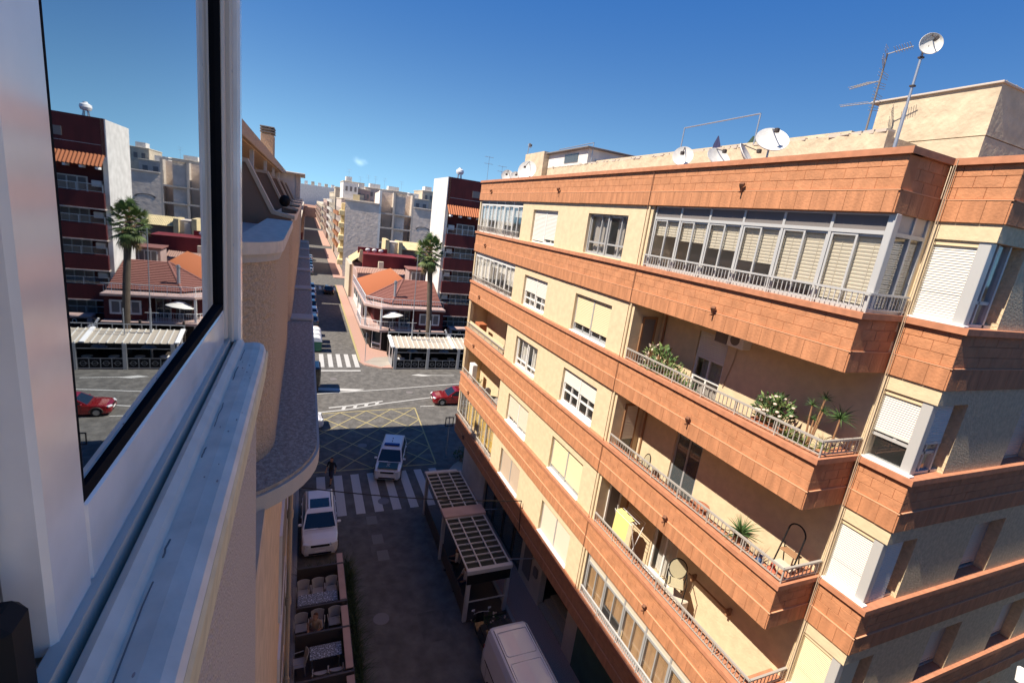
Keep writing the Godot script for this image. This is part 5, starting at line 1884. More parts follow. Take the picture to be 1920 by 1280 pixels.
func leafy(nm: String, label: String, cat: String, at: Vector3, r: Vector3, n: int, ls: float, mats: Array, fl: Array, pot := 0., lean := 0.) -> Node3D:
	var t := thing(nm, label, cat, at)
	var h0 := pot * 1.0
	if pot > 0.:
		var b := mb()
		b.lathe([Vector2(0, 0), Vector2(pot * .38, 0), Vector2(pot * .5, pot * .85), Vector2(pot * .56, pot * .86), Vector2(pot * .56, pot), Vector2(pot * .46, pot), Vector2(pot * .44, pot * .92), Vector2(0, pot * .9)], xf(at), 14)
		P(t, "pot", b, M.pot)
	var sets := []
	for m in mats: sets.append(mb())
	var st := mb()
	for i in n:
		var d := V(rng.randfn(), rng.randfn(), rng.randfn()).normalized() * pow(rng.randf(), .4)
		var c := at + V(d.x * r.x + lean * (d.y + 1.), h0 + r.y * (d.y * .5 + .5) * 2. * .5 + .02, d.z * r.z)
		var k := rng.randi() % mats.size()
		var dir := (V(d.x, absf(d.y) + .3, d.z) + V(rng.randfn(), rng.randfn(), rng.randfn()) * .5).normalized()
		leaf(sets[k], c, dir, ls * rnd(.7, 1.3), ls * .38)
		if i % 12 == 0: st.cyl(at + V(d.x * .05, h0 * .9, d.z * .05), c, .008, .004, 4, false)
	for k in mats.size(): P(t, "foliage", sets[k], mats[k])
	if st.v.size(): P(t, "stem", st, M.wood)
	if fl.size():
		var f := mb()
		for i in fl[1]:
			var d := V(rng.randfn(), absf(rng.randfn()), rng.randfn()).normalized()
			f.ell(at + V(d.x * r.x, h0 + r.y * (d.y * .5 + .5), d.z * r.z), V(.045, .03, .045), 6, 4)
		P(t, "blossom", f, fl[0])
	return t

func leaf(b: MB, c: Vector3, dir: Vector3, l: float, w: float) -> void:
	var s := dir.cross(V(rng.randfn(), rng.randfn(), rng.randfn())).normalized() * w * .5
	var up := dir.cross(s).normalized() * l * .08
	var m := c + dir * l * .45 + up
	var e := c + dir * l - up
	b.t3(c, m - s, m + s); b.t3(m - s, e, m + s)

func grassy(nm: String, label: String, at: Vector3, hx: float, hz: float, n: int, h: float) -> void:
	var t := thing(nm, label, "plant", at)
	P(t, "trough", cbx(at + V(-hx, 0, -hz), at + V(hx, .3, hz), .02), M.dark_frame)
	var b := mb()
	for i in n:
		var p := at + V(rnd(-hx, hx), .25, rnd(-hz, hz))
		var d := V(rng.randfn() * .5, 1., rng.randfn() * .45).normalized()
		var l := h * rnd(.5, 1.1)
		blade(b, p, d, V(d.x, 0, d.z) * .9, l, .028)
	P(t, "foliage", b, M.leaf_dark)

func blade(b: MB, p: Vector3, d: Vector3, bend: Vector3, l: float, w: float, n := 4) -> void:
	var s := d.cross(V(rng.randfn(), .2, rng.randfn())).normalized() * w * .5
	var a := p
	for i in n:
		var f0 := 1. - float(i) / n
		var f1 := 1. - float(i + 1) / n
		var nx := a + (d + bend * (float(i) / n) * 1.2 + Vector3.DOWN * bend.length() * (float(i) / n) * .8).normalized() * l / n
		if i == n - 1: b.t3(a - s * f0, nx, a + s * f0)
		else: b.quad(a - s * f0, nx - s * f1, nx + s * f1, a + s * f0)
		a = nx

func hotel_terrace() -> void:
	var t := thing("terrace_pavilion", "black terrace pavilion with ribbed awning roof across the junction", "pavilion", V(15, 0, -53))
	var b := mb()
	var zf := -50.75
	var xs := [9.3, 12.85, 16.35, 19.9, 23.4]
	P(t, "floor", bx(V(9.2, 0, zf), V(24, .16, -55.8)), M.dark_frame)
	for x in xs:
		P(t, "post", cbx(V(x - .16, 0, zf - .02), V(x + .16, 2.4, zf + .22), .02), M.galv)
		P(t, "post", cbx(V(x - .1, 0, -55.6), V(x + .1, 3.3, -55.8), .02), M.dark_frame)
	for i in 4:
		var xa: float = xs[i] + .16
		var xb: float = xs[i + 1] - .16
		P(t, "fascia", bx(V(xa - .3, 1.95, zf + .02), V(xb + .3, 2.4, zf + .1)), M.black)
		P(t, "top_bar", bx(V(xa, 1.86, zf + .02), V(xb, 1.93, zf + .08)), M.galv)
		b = mb()
		b.box(V(xa, .98, zf + .04), V(xb, 1.03, zf + .09)); b.box(V(xa, .08, zf + .04), V(xb, .14, zf + .09))
		for j in 5: b.box(V(lerpf(xa, xb, j / 4.) - .025, .14, zf + .04), V(lerpf(xa, xb, j / 4.) + .025, .98, zf + .09))
		var fn := P(t, "fence_frame", b, M.galv)
		for j in 4:
			var ca := lerpf(xa, xb, (j + .5) / 4.)
			P(fn, "fence_panel", bx(V(ca - .38, .16, zf + .05), V(ca + .38, .96, zf + .07)), M.black)
			b = mb()
			for q in 14:
				var a := TAU * q / 14.
				b.obox(xf(V(ca + .2 * cos(a), .55 + .2 * sin(a), zf + .08), 0, 0, a), V(.02, .09, .02))
			b.box(V(ca - .3, .54, zf + .07), V(ca + .3, .56, zf + .09))
			P(fn, "scroll", b, M.galv)
		if i != 3:
			b = mb()
			b.lathe([Vector2(.62, 0), Vector2(.55, .2), Vector2(.35, .38), Vector2(0, .46)], Transform3D(Basis.from_euler(V(0, 0, 0)).scaled(V(1, 1, .06)), V((xa + xb) * .5, 1.93, zf + .12)), 16)
			P(t, "sign_arch", b, M.panel_grey)
	# ribbed roof sloping to the street
	b = mb()
	b.quad(V(8.95, 2.42, zf + .2), V(24, 2.42, zf + .2), V(24, 2.98, -53.4), V(8.95, 2.98, -53.4))
	b.quad(V(8.95, 2.36, -53.4), V(24, 2.36, -53.4), V(24, 2.36, zf + .2), V(8.95, 2.36, zf + .2))
	P(t, "roof", b, M.awning)
	for i in 28:
		var x := 9.1 + i * .55
		b = mb()
		b.obox(Transform3D(Basis.from_euler(V(atan2(.56, 2.85), 0, 0)), V(x, 2.74, (zf + .2 - 53.4) * .5)), V(.07, .09, 2.88))
		P(t, "roof_rib", b, M.canvas)
	b = mb()
	for x in [8.95, 15.75]: b.obox(Transform3D(Basis.from_euler(V(atan2(.56, 2.85), 0, 0)), V(x, 2.78, (zf + .2 - 53.4) * .5)), V(.35, .12, 2.95))
	P(t, "roof_band", b, M.white)
	b = mb()
	b.box(V(8.8, 3.38, -53.4), V(24, 3.46, -53.5))
	for i in 14: b.box(V(8.85 + i * 1.1, 2.9, -53.42), V(8.91 + i * 1.1, 3.4, -53.48))
	P(t, "back_rail", b, M.galv)
	# end wall of panels round a real opening
	b = mb()
	b.box(V(9.0, .1, zf - .1), V(9.06, .9, -53.3)); b.box(V(9.0, 2.1, zf - .1), V(9.06, 2.4, -53.3))
	b.box(V(9.0, .9, zf - .1), V(9.06, 2.1, -51.3)); b.box(V(9.0, .9, -52.6), V(9.06, 2.1, -53.3))
	P(t, "end_wall", b, M.galv)
	P(t, "back_wall", bx(V(9.2, 0, -55.82), V(24, 2.4, -55.88)), M.black)
	P(t, "added_shade_roof", bx(V(9.0, 2.38, -53.42), V(24, 2.44, -55.8)), M.black)  # unseen black roof added to keep sun off the pavilion floor
	b = mb()
	b.obox(xf(V(15.5, 3.6, -53.45), 0, 0, .5), V(.16, .7, .1))
	b.obox(xf(V(15.75, 3.2, -53.45), 0, 0, -.6), V(.14, .5, .1))
	b.obox(xf(V(16.0, 3.2, -53.45), 0, 0, .6), V(.14, .5, .1))
	P(t, "finial", b, M.white)
	# terrace furniture glimpsed behind the fence
	for i in 7:
		var x := 10.2 + i * 1.9
		b = mb()
		b.cyl(V(x, .78, -52.), V(x, .82, -52.), .4, .4, 14)
		b.cyl(V(x, .08, -52.), V(x, .78, -52.), .04, .04, 6)
		b.cyl(V(x, .08, -52.), V(x, .1, -52.), .25, .25, 10)
		solo("bistro_table", "round white bistro table behind the pavilion fence", "table", b, M.white, V(x, .08, -52.), "bistro tables in the pavilion")
	# white parasol on the corner house balcony
	var u := thing("parasol", "white tilted parasol with a double canopy on the corner house balcony", "parasol", V(9.8, 3.0, -56.7))
	b = mb()
	b.cyl(V(9.8, 3.0, -56.7), V(9.75, 5.0, -56.7), .03, .03, 8)
	P(u, "pole", b, M.galv)
	b = mb()
	var tr := xf(V(9.75, 4.55, -56.7), .3, -.12, .1)
	b.lathe([Vector2(1.3, 0), Vector2(1.28, .05), Vector2(.8, .3), Vector2(.45, .42)], tr, 8)
	P(u, "canopy", b, M.canvas)
	b = mb()
	b.lathe([Vector2(.62, .40), Vector2(.35, .52), Vector2(.0, .58)], tr, 8)
	P(u, "vent_canopy", b, M.white)
	b = mb()
	b.lathe([Vector2(.60, .36), Vector2(.62, .40)], tr, 8)
	P(u, "trim", b, M.dark_frame)

func palm(at: Vector3) -> void:
	var t := thing("palm_tree", "tall fan palm with shaggy dry skirt behind the terrace pavilion", "tree", at)
	var b := mb()
	var top := at + V(-.75, 12.6, -.1)
	var rings := []
	for i in 26:
		var s := i / 25.
		var r := lerpf(.34, .27, s) * (1. + .05 * (i % 2)) + (.12 * (1. - s * 8.) if s < .125 else 0.)
		var c := at.lerp(top, s) + V(.12 * sin(s * 3.), 0, 0)
		var ring := []
		for k in 12: ring.append(c + V(cos(TAU * k / 12.) * r, 0, sin(TAU * k / 12.) * r))
		rings.append(ring)
	b.loft(rings)
	P(t, "trunk", b, M.trunk)
	var live := mb()
	var live2 := mb()
	var dry := mb()
	var stalk := mb()
	var n := 86
	for i in n:
		var az := TAU * i * .381966
		var s := i / float(n - 1)
		var el := lerpf(1.45, -1.3, pow(s, .8)) + rnd(-.12, .12)
		var old := s > .74
		var d := V(cos(az) * cos(el), sin(el), sin(az) * cos(el))
		var lp := rnd(.7, 1.4) * (.7 if old else 1.)
		var base := top + V(0, lerpf(.35, -.7, s), 0)
		var fan := dry if old and i % 2 else (live if i % 2 else live2)
		var hub := base + d * lp + Vector3.DOWN * .1 * lp
		stalk.cyl(base, hub, .035, .02, 5, false)
		# a fan: webbed to the middle, then split into drooping leaflets
		var side := d.cross(Vector3.UP).normalized()
		var nup := side.cross(d).normalized()
		var fl := rnd(.85, 1.1)
		var prev := Vector3.ZERO
		for k in 16:
			var a := lerpf(-1.6, 1.6, k / 15.)
			var ld := (d * cos(a) + side * sin(a) + nup * (.22 * cos(a * 2.) - .1)).normalized()
			var l := fl * (1. - .28 * absf(a) / 1.6) * rnd(.9, 1.08)
			var m1 := hub + ld * l * .5
			if k > 0: fan.t3(hub, prev, m1)
			prev = m1
			var w := nup.cross(ld).normalized() * .05
			var e := hub + ld * l + Vector3.DOWN * l * (.22 if not old else .55)
			fan.t3(m1 - w, e, m1 + w)
	P(t, "crown", live, M.frond)
	P(t, "crown", live2, M.frond_b)
	P(t, "dry_skirt", dry, M.frond_dry)
	P(t, "leaf_stalks", stalk, M.frond_dry)

# ---------------------------------------------------------------- vehicles (front towards -z)
func ringx(z: float, w: float, yb: float, yt: float, tum: float) -> Array:
	var m := yb + (yt - yb) * .45
	return [V(-w * .93, yb, z), V(-w, yb + .10, z), V(-w * 1.0, m, z), V(-w * (1. - tum * .4), yt - .08, z), V(-w * (1. - tum), yt - .02, z), V(-w * .45, yt + .01, z), V(w * .45, yt + .01, z), V(w * (1. - tum), yt - .02, z), V(w * (1. - tum * .4), yt - .08, z), V(w, m, z), V(w, yb + .10, z), V(w * .93, yb, z)]

func car(nm: String, label: String, cat: String, o: Dictionary, group := "") -> Node3D:
	var t := thing(nm, label, cat, Vector3.ZERO, group)
	var L: float = o.L * .5
	var W: float = o.W * .5
	var H: float = o.H
	var belt: float = o.belt
	var hood: float = o.hood
	var c0: float = -L + o.c0          # windscreen foot
	var c1: float = -L + o.c1          # windscreen head
	var c2: float = -L + o.c2          # roof end
	var c3: float = -L + o.c3          # rear window foot
	var paint: Material = o.paint
	var b := mb()
	var tail: float = o.tail
	b.loft([ringx(-L, W * .72, .32, hood - .28, .12), ringx(-L + .06, W * .84, .24, hood - .16, .12), ringx(-L + .3, W * .96, .2, hood - .05, .12), ringx(-L + .75, W, .2, hood, .10), ringx(c0 - .08, W, .2, belt - .04, .08), ringx(c0 + .25, W, .2, belt, .05), ringx(c3 - .2, W, .2, belt, .05), ringx(maxf(c3 - .05, L - .55), W * .98, .22, lerpf(belt, tail, .5), .08), ringx(L - .12, W * .93, .26, tail, .12), ringx(L, W * .82, .36, tail - .14, .14)])
	P(t, "body", b, paint)
	# cabin: pillars and roof in paint, panes set 3 mm proud
	var wr := W * .76
	var wb := W * .93
	var bot := [V(-wb, belt - .03, c0), V(wb, belt - .03, c0), V(wb, belt - .03, c3), V(-wb, belt - .03, c3)]
	var mid := [V(-wr * 1.03, H - .07, c1 - .03), V(wr * 1.03, H - .07, c1 - .03), V(wr * 1.03, H - .07, c2 + .04), V(-wr * 1.03, H - .07, c2 + .04)]
	var top := [V(-wr * .9, H, c1 + .14), V(wr * .9, H, c1 + .14), V(wr * .9, H, c2 - .12), V(-wr * .9, H, c2 - .12)]
	b = mb()
	b.loft([bot, mid, top])
	P(t, "cabin", b, o.get("cabin", paint))
	var pane := func(n2: String, q: Array, inset: float) -> void:
		var ce: Vector3 = (q[0] + q[1] + q[2] + q[3]) * .25
		var nn: Vector3 = (q[2] - q[0]).cross(q[3] - q[1]).normalized()
		if nn.dot(ce - V(0, belt, (c1 + c2) * .5)) < 0: nn = -nn
		var p := []
		for k in 4: p.append(q[k] + (ce - q[k]).normalized() * inset + nn * .006)
		var bb := mb()
		if (p[2] - p[0]).cross(p[3] - p[1]).dot(nn) > 0: bb.quad(p[0], p[1], p[2], p[3])
		else: bb.quad(p[3], p[2], p[1], p[0])
		P(t, n2, bb, M.car_glass)
	pane.call("windscreen", [bot[0], bot[1], mid[1], mid[0]], .07)
	pane.call("rear_window", [bot[3], bot[2], mid[2], mid[3]], .12)
	for s in [0, 1]:
		var a0: Vector3 = bot[0] if s == 0 else bot[1]
		var a3: Vector3 = bot[3] if s == 0 else bot[2]
		var m0: Vector3 = mid[0] if s == 0 else mid[1]
		var m3: Vector3 = mid[3] if s == 0 else mid[2]
		pane.call("side_window", [a0.lerp(a3, .06), a0.lerp(a3, .5), m0.lerp(m3, .5), m0.lerp(m3, .04)], .05)
		pane.call("side_window", [a0.lerp(a3, .5), a0.lerp(a3, .93), m0.lerp(m3, .94), m0.lerp(m3, .5)], .05)
	if o.get("roof_pane", false):
		P(t, "roof_window", cbx(V(-wr * .72, H - .01, c1 + .25), V(wr * .72, H + .008, c2 - .9), .006), M.car_glass)
	# wheels
	for sx in [-1., 1.]:
		for z in [-L + o.L * .185, L - o.L * .2]:
			b = mb()
			b.cyl(V(sx * (W - .20), .33, z), V(sx * (W + .005), .33, z), .33, .33, 20)
			var wh := P(t, "wheel", b, M.rubber)
			b = mb()
			b.cyl(V(sx * (W - .0), .33, z), V(sx * (W + .015), .33, z), .21, .19, 16)
			P(wh, "rim", b, M.rim)
			b = mb()
			var pts := []
			for k in 9: pts.append(V(sx * (W + .002), .33 + .385 * sin(PI * k / 8.), z + .385 * cos(PI * k / 8.)))
			b.tube(pts, .03, 6)
			P(t, "wheel_arch", b, M.dark_frame)
		b = mb()
		b.cobox(xf(V(sx * W * .72, hood - .17, -L + .12), sx * -.5), V(W * .42, .13, .16), .03)
		P(t, "headlight", b, M.lamp_glass)
		b = mb()
		b.cobox(xf(V(sx * W * .76, tail - .16, L - .08), sx * .4), V(W * .34, .16, .12), .03)
		P(t, "tail_light", b, M.lamp_red)
		b = mb()
		b.cobox(xf(V(sx * (W + .06), belt + .05, c0 + .32)), V(.2, .14, .12), .04)
		P(t, "mirror", b, o.get("mirror", paint))
	for sx in [-1., 1.]:
		for z in [c0 + .35, lerpf(c0, c3, .52), c3 - .25]:
			P(t, "door_seam", bx(V(sx * (W - .012), .35, z), V(sx * (W + .002), belt - .1, z + .012)), M.rubber)
		for z in [lerpf(c0, c3, .42), lerpf(c0, c3, .8)]:
			P(t, "door_handle", cbx(V(sx * (W - .03), belt - .2, z), V(sx * (W + .018), belt - .16, z + .16), .006), paint)
	P(t, "bonnet_seam", bx(V(-W * .78, hood - .02, c0 - .1), V(W * .78, belt - .018, c0 - .085)), M.rubber)
	P(t, "wiper", cbx(V(-W * .7, belt + .005, c0 - .03), V(W * .1, belt + .02, c0 - .005), .004), M.rubber)
	P(t, "grille", cbx(V(-W * .5, hood - .27, -L - .012), V(W * .5, hood - .17, -L + .1), .02), M.black)
	P(t, "bumper_intake", cbx(V(-W * .62, .30, -L - .004), V(W * .62, .42, -L + .1), .02), M.black)
	P(t, "number_plate", cbx(V(-.25, .43, -L - .018), V(.25, .53, -L + .06), .004), M.white)
	return t

func vehicles() -> void:
	var suv := {"L": 4.35, "W": 1.72, "H": 1.58, "belt": .98, "hood": .98, "c0": 1.15, "c1": 1.75, "c2": 3.75, "c3": 4.2, "tail": .95, "paint": M.car_white, "roof_pane": true}
	var a := car("parked_suv", "white compact crossover with a dark sunroof parked beside the street terrace", "car", suv)
	a.transform = xf(V(1.06, 0, -23.7), PI)
	var bb := mb()
	for s in [-1., 1.]: bb.tube([V(.56 * s, 1.57, -.2), V(.57 * s, 1.61, 0), V(.56 * s, 1.57, 1.5)], .018, 6)
	P(a, "roof_rail", bb, M.dark_frame)
	var pol := {"L": 4.3, "W": 1.70, "H": 1.60, "belt": .98, "hood": .95, "c0": 1.05, "c1": 1.75, "c2": 3.85, "c3": 4.2, "tail": 1.0, "paint": M.car_white}
	var p := car("patrol_car", "white patrol car with a dark bonnet and roof light bar on the zebra crossing", "patrol car", pol)
	P(p, "bonnet_panel", cbx(V(-.62, .945, -2.0), V(.62, .985, -1.2), .01), M.car_green)
	var e := mb()
	e.obox(xf(V(0, .99, -1.6), .5), V(.05, .012, .42))
	e.obox(xf(V(0, .99, -1.6), -.5), V(.05, .012, .42))
	e.obox(xf(V(0, .992, -1.42)), V(.2, .012, .08))
	P(p, "emblem", e, M.chair_plastic)
	var lb := P(p, "light_bar", cbx(V(-.5, 1.62, -.18), V(.5, 1.74, .08), .03), M.lamp_blue)
	P(lb, "bar_base", bx(V(-.42, 1.59, -.12), V(.42, 1.62, .02)), M.black)
	for z in [.55, .95]:
		e = mb()
		e.cyl(V(.05, 1.6, z), V(.05, 1.68, z), .03, .015, 8)
		P(p, "antenna", e, M.black)
	for s in [-1., 1.]: P(p, "side_stripe", bx(V(s * .853, .55, -.8), V(s * .862, .82, 1.3)), M.car_green)
	p.transform = xf(V(5.72, 0, -29.9), deg_to_rad(180. - 16.))
	var red := {"L": 4.5, "W": 1.76, "H": 1.42, "belt": .93, "hood": .88, "c0": 1.3, "c1": 2.05, "c2": 3.5, "c3": 4.25, "tail": .95, "paint": M.car_red}
	var r := car("red_hatchback", "dark red hatchback driving along the sunlit cross street", "car", red)
	r.transform = xf(V(13.35, 0, -40.9), deg_to_rad(88.))
	var wc := car("white_car", "white saloon nosing out past the lichen ledge at the junction", "car", {"L": 4.3, "W": 1.74, "H": 1.45, "belt": .92, "hood": .9, "c0": 1.2, "c1": 1.95, "c2": 3.4, "c3": 4.1, "tail": .95, "paint": M.car_white})
	wc.transform = xf(V(-.55, 0, -36.7), deg_to_rad(-84.))
	var dk := car("dark_car", "dark car driving away down the shaded far street", "car", {"L": 4.3, "W": 1.76, "H": 1.48, "belt": .94, "hood": .92, "c0": 1.2, "c1": 1.95, "c2": 3.5, "c3": 4.1, "tail": .98, "paint": M.car_black})
	dk.transform = xf(V(4.25, 0, -95.), 0)
	# cars parked along the far street, our side
	var base: Node3D = null
	for i in 12:
		var z := -70. - i * 5.3 - (16. if i > 5 else 0.)
		var pm: Material = [M.car_grey, M.car_white, M.car_black, M.car_blue, M.car_white, M.car_grey][i % 6]
		var lb2: String = ["grey hatchback parked along the shaded side of the far street", "white hatchback parked along the shaded side of the far street", "black hatchback parked along the shaded side of the far street", "blue hatchback parked along the shaded side of the far street"][[0, 1, 2, 3, 1, 0][i % 6]]
		if base == null:
			base = car("parked_car", lb2, "car", {"L": 4.1, "W": 1.72, "H": 1.46, "belt": .94, "hood": .92, "c0": 1.1, "c1": 1.8, "c2": 3.5, "c3": 4.0, "tail": .98, "paint": pm}, "cars parked along the far street")
			base.transform = xf(V(1.15, 0, z), 0)
		else:
			var q := again(base, V(1.15 + rnd(-.1, .1), 0, z), 0, lb2)
			for n in ["body", "cabin"]: q.get_node(n).material_override = pm
	# dark lorry behind the ledge
	var l := thing("box_lorry", "dark box lorry half hidden behind the lichen ledge at the junction", "lorry", V(-1., 0, -45))
	P(l, "box", cbx(V(-3.2, .8, -43.7), V(.75, 3.3, -46.0), .05), M.car_blue)
	P(l, "cab", cbx(V(.78, .5, -43.8), V(1.6, 2.4, -45.9), .12), M.car_black)
	P(l, "windscreen", bx(V(1.58, 1.4, -44.0), V(1.615, 2.2, -45.7)), M.car_glass)
	for x in [-2.4, 1.0]:
		for z in [-43.85, -45.85]:
			var wb2 := mb()
			wb2.cyl(V(x, .45, z - .13), V(x, .45, z + .13), .45, .45, 18)
			P(l, "wheel", wb2, M.rubber)
	van()
	motorcycle(V(7.2, 0, -15.1))

func van() -> void:
	var t := thing("white_van", "white panel van with ribbed roof parked against the terracotta block", "van", V(7.5, 0, -11.0))
	var W := .93
	var rings := []
	for e in [[-2.55, .80, .42, 2.05], [-2.5, .9, .34, 2.18], [-2.35, .93, .3, 2.24], [0., .93, .3, 2.27], [1.4, .93, .3, 2.24], [1.75, .92, .3, 1.95], [2.05, .9, .3, 1.25], [2.7, .86, .3, 1.08], [2.85, .8, .38, .85]]:
		var w: float = e[1]
		var yt: float = e[3]
		var yb: float = e[2]
		var tw := .80 if yt > 1.3 else .9
		rings.append([V(-w * .96, yb, e[0]), V(-w, yb + .15, e[0]), V(-w, lerpf(yb, yt, .45), e[0]), V(-w * lerpf(tw, 1., .45), lerpf(yb, yt, .84), e[0]), V(-w * tw, yt - .05, e[0]), V(-w * (tw - .1), yt, e[0]), V(0, yt + .015, e[0]), V(w * (tw - .1), yt, e[0]), V(w * tw, yt - .05, e[0]), V(w * lerpf(tw, 1., .45), lerpf(yb, yt, .84), e[0]), V(w, lerpf(yb, yt, .45), e[0]), V(w, yb + .15, e[0]), V(w * .96, yb, e[0])])
	var b := mb()
	b.loft(rings)
	for i in b.v.size(): b.v[i] += V(7.5, 0, -11.05)
	P(t, "body", b, M.car_white)
	# roof ribs: shallow pressed panels
	for k in 3:
		b = mb()
		var z := -13.2 + k * 1.35
		var pts := []
		for c in [[-.55, 0.], [.55, 0.], [.58, .06], [.58, 1.0], [.52, 1.07], [-.52, 1.07], [-.58, 1.0], [-.58, .06], [-.55, 0.]]: pts.append(V(7.5 + c[0], 2.268, z + c[1]))
		b.tube(pts, .02, 6)
		P(t, "roof_rib", b, M.car_white)
	for s in [-1., 1.]:
		b = mb()
		b.tube([V(7.5 + s * .66, 2.245, -13.35), V(7.5 + s * .66, 2.26, -9.8)], .012, 5)
		P(t, "gutter", b, M.rubber)
		P(t, "waist_rail", cbx(V(7.5 + s * .93, 1.12, -13.2), V(7.5 + s * .945, 1.16, -9.2), .004), M.rubber)
		P(t, "door_handle", cbx(V(7.5 + s * .93, 1.0, -11.6), V(7.5 + s * .965, 1.06, -11.4), .006), M.black)
		for z in [-12.5, -9.2]:
			b = mb()
			b.cyl(V(7.5 + s * .72, .36, z), V(7.5 + s * .935, .36, z), .36, .36, 20)
			var w := P(t, "wheel", b, M.rubber)
			b = mb()
			b.cyl(V(7.5 + s * .93, .36, z), V(7.5 + s * .945, .36, z), .22, .2, 16)
			P(w, "rim", b, M.rim)
		P(t, "tail_light", cbx(V(7.5 + s * .74, .9, -13.58), V(7.5 + s * .88, 1.5, -13.5), .02), M.lamp_red)
	for s in [-1., 1.]:
		for e in [[-13.0, .5, 1.75], [-11.75, .5, 1.75], [-10.45, .5, 1.75]]:
			P(t, "panel_gap", bx(V(7.5 + s * .928, e[1], e[0]), V(7.5 + s * .934, 1.1, e[0] + .015)), M.rubber)
	P(t, "rear_door", cbx(V(6.75, .5, -13.615), V(8.25, 2.0, -13.58), .01), M.car_white)
	P(t, "rear_window", bx(V(6.9, 1.3, -13.63), V(8.1, 1.85, -13.61)), M.car_glass)

func motorcycle(at: Vector3) -> void:
	var t := thing("scooter", "black scooter parked between the pergola and the white van", "scooter", at)
	var b := mb()
	for z in [-.62, .62]:
		b = mb()
		b.cyl(at + V(-.06, .27, z), at + V(.06, .27, z), .27, .27, 18)
		var w := P(t, "wheel", b, M.rubber)
		b = mb()
		b.cyl(at + V(-.065, .27, z), at + V(.065, .27, z), .14, .14, 12)
		P(w, "rim", b, M.rim)
	b = mb()
	b.loft([[at + V(-.16, .3, .75), at + V(.16, .3, .75), at + V(.14, .72, .7), at + V(-.14, .72, .7)], [at + V(-.2, .25, .1), at + V(.2, .25, .1), at + V(.18, .74, .05), at + V(-.18, .74, .05)], [at + V(-.18, .2, -.1), at + V(.18, .2, -.1), at + V(.16, .3, -.1), at + V(-.16, .3, -.1)], [at + V(-.18, .2, -.4), at + V(.18, .2, -.4), at + V(.2, .5, -.42), at + V(-.2, .5, -.42)], [at + V(-.12, .5, -.55), at + V(.12, .5, -.55), at + V(.16, .98, -.45), at + V(-.16, .98, -.45)]])
	P(t, "body", b, M.car_black)
	P(t, "seat", cbx(at + V(-.15, .73, .02), at + V(.15, .84, .72), .04), M.rubber)
	b = mb()
	b.tube([at + V(-.34, 1.08, -.3), at + V(-.1, 1.02, -.42), at + V(.1, 1.02, -.42), at + V(.34, 1.08, -.3)], .018, 6)
	P(t, "handlebar", b, M.galv)
	for s in [-1., 1.]:
		b = mb()
		b.cobox(xf(at + V(s * .36, 1.22, -.36)), V(.14, .09, .03), .01)
		b.cyl(at + V(s * .28, 1.05, -.34), at + V(s * .36, 1.2, -.36), .008, .008, 4)
		P(t, "mirror", b, M.lamp_glass)
	P(t, "top_box", cbx(at + V(-.2, .86, .62), at + V(.2, 1.16, 1.0), .05), M.car_black)
	b = mb()
	b.ell(at + V(0, .8, -.55), V(.12, .1, .06), 10, 6)
	P(t, "headlight", b, M.lamp_glass)

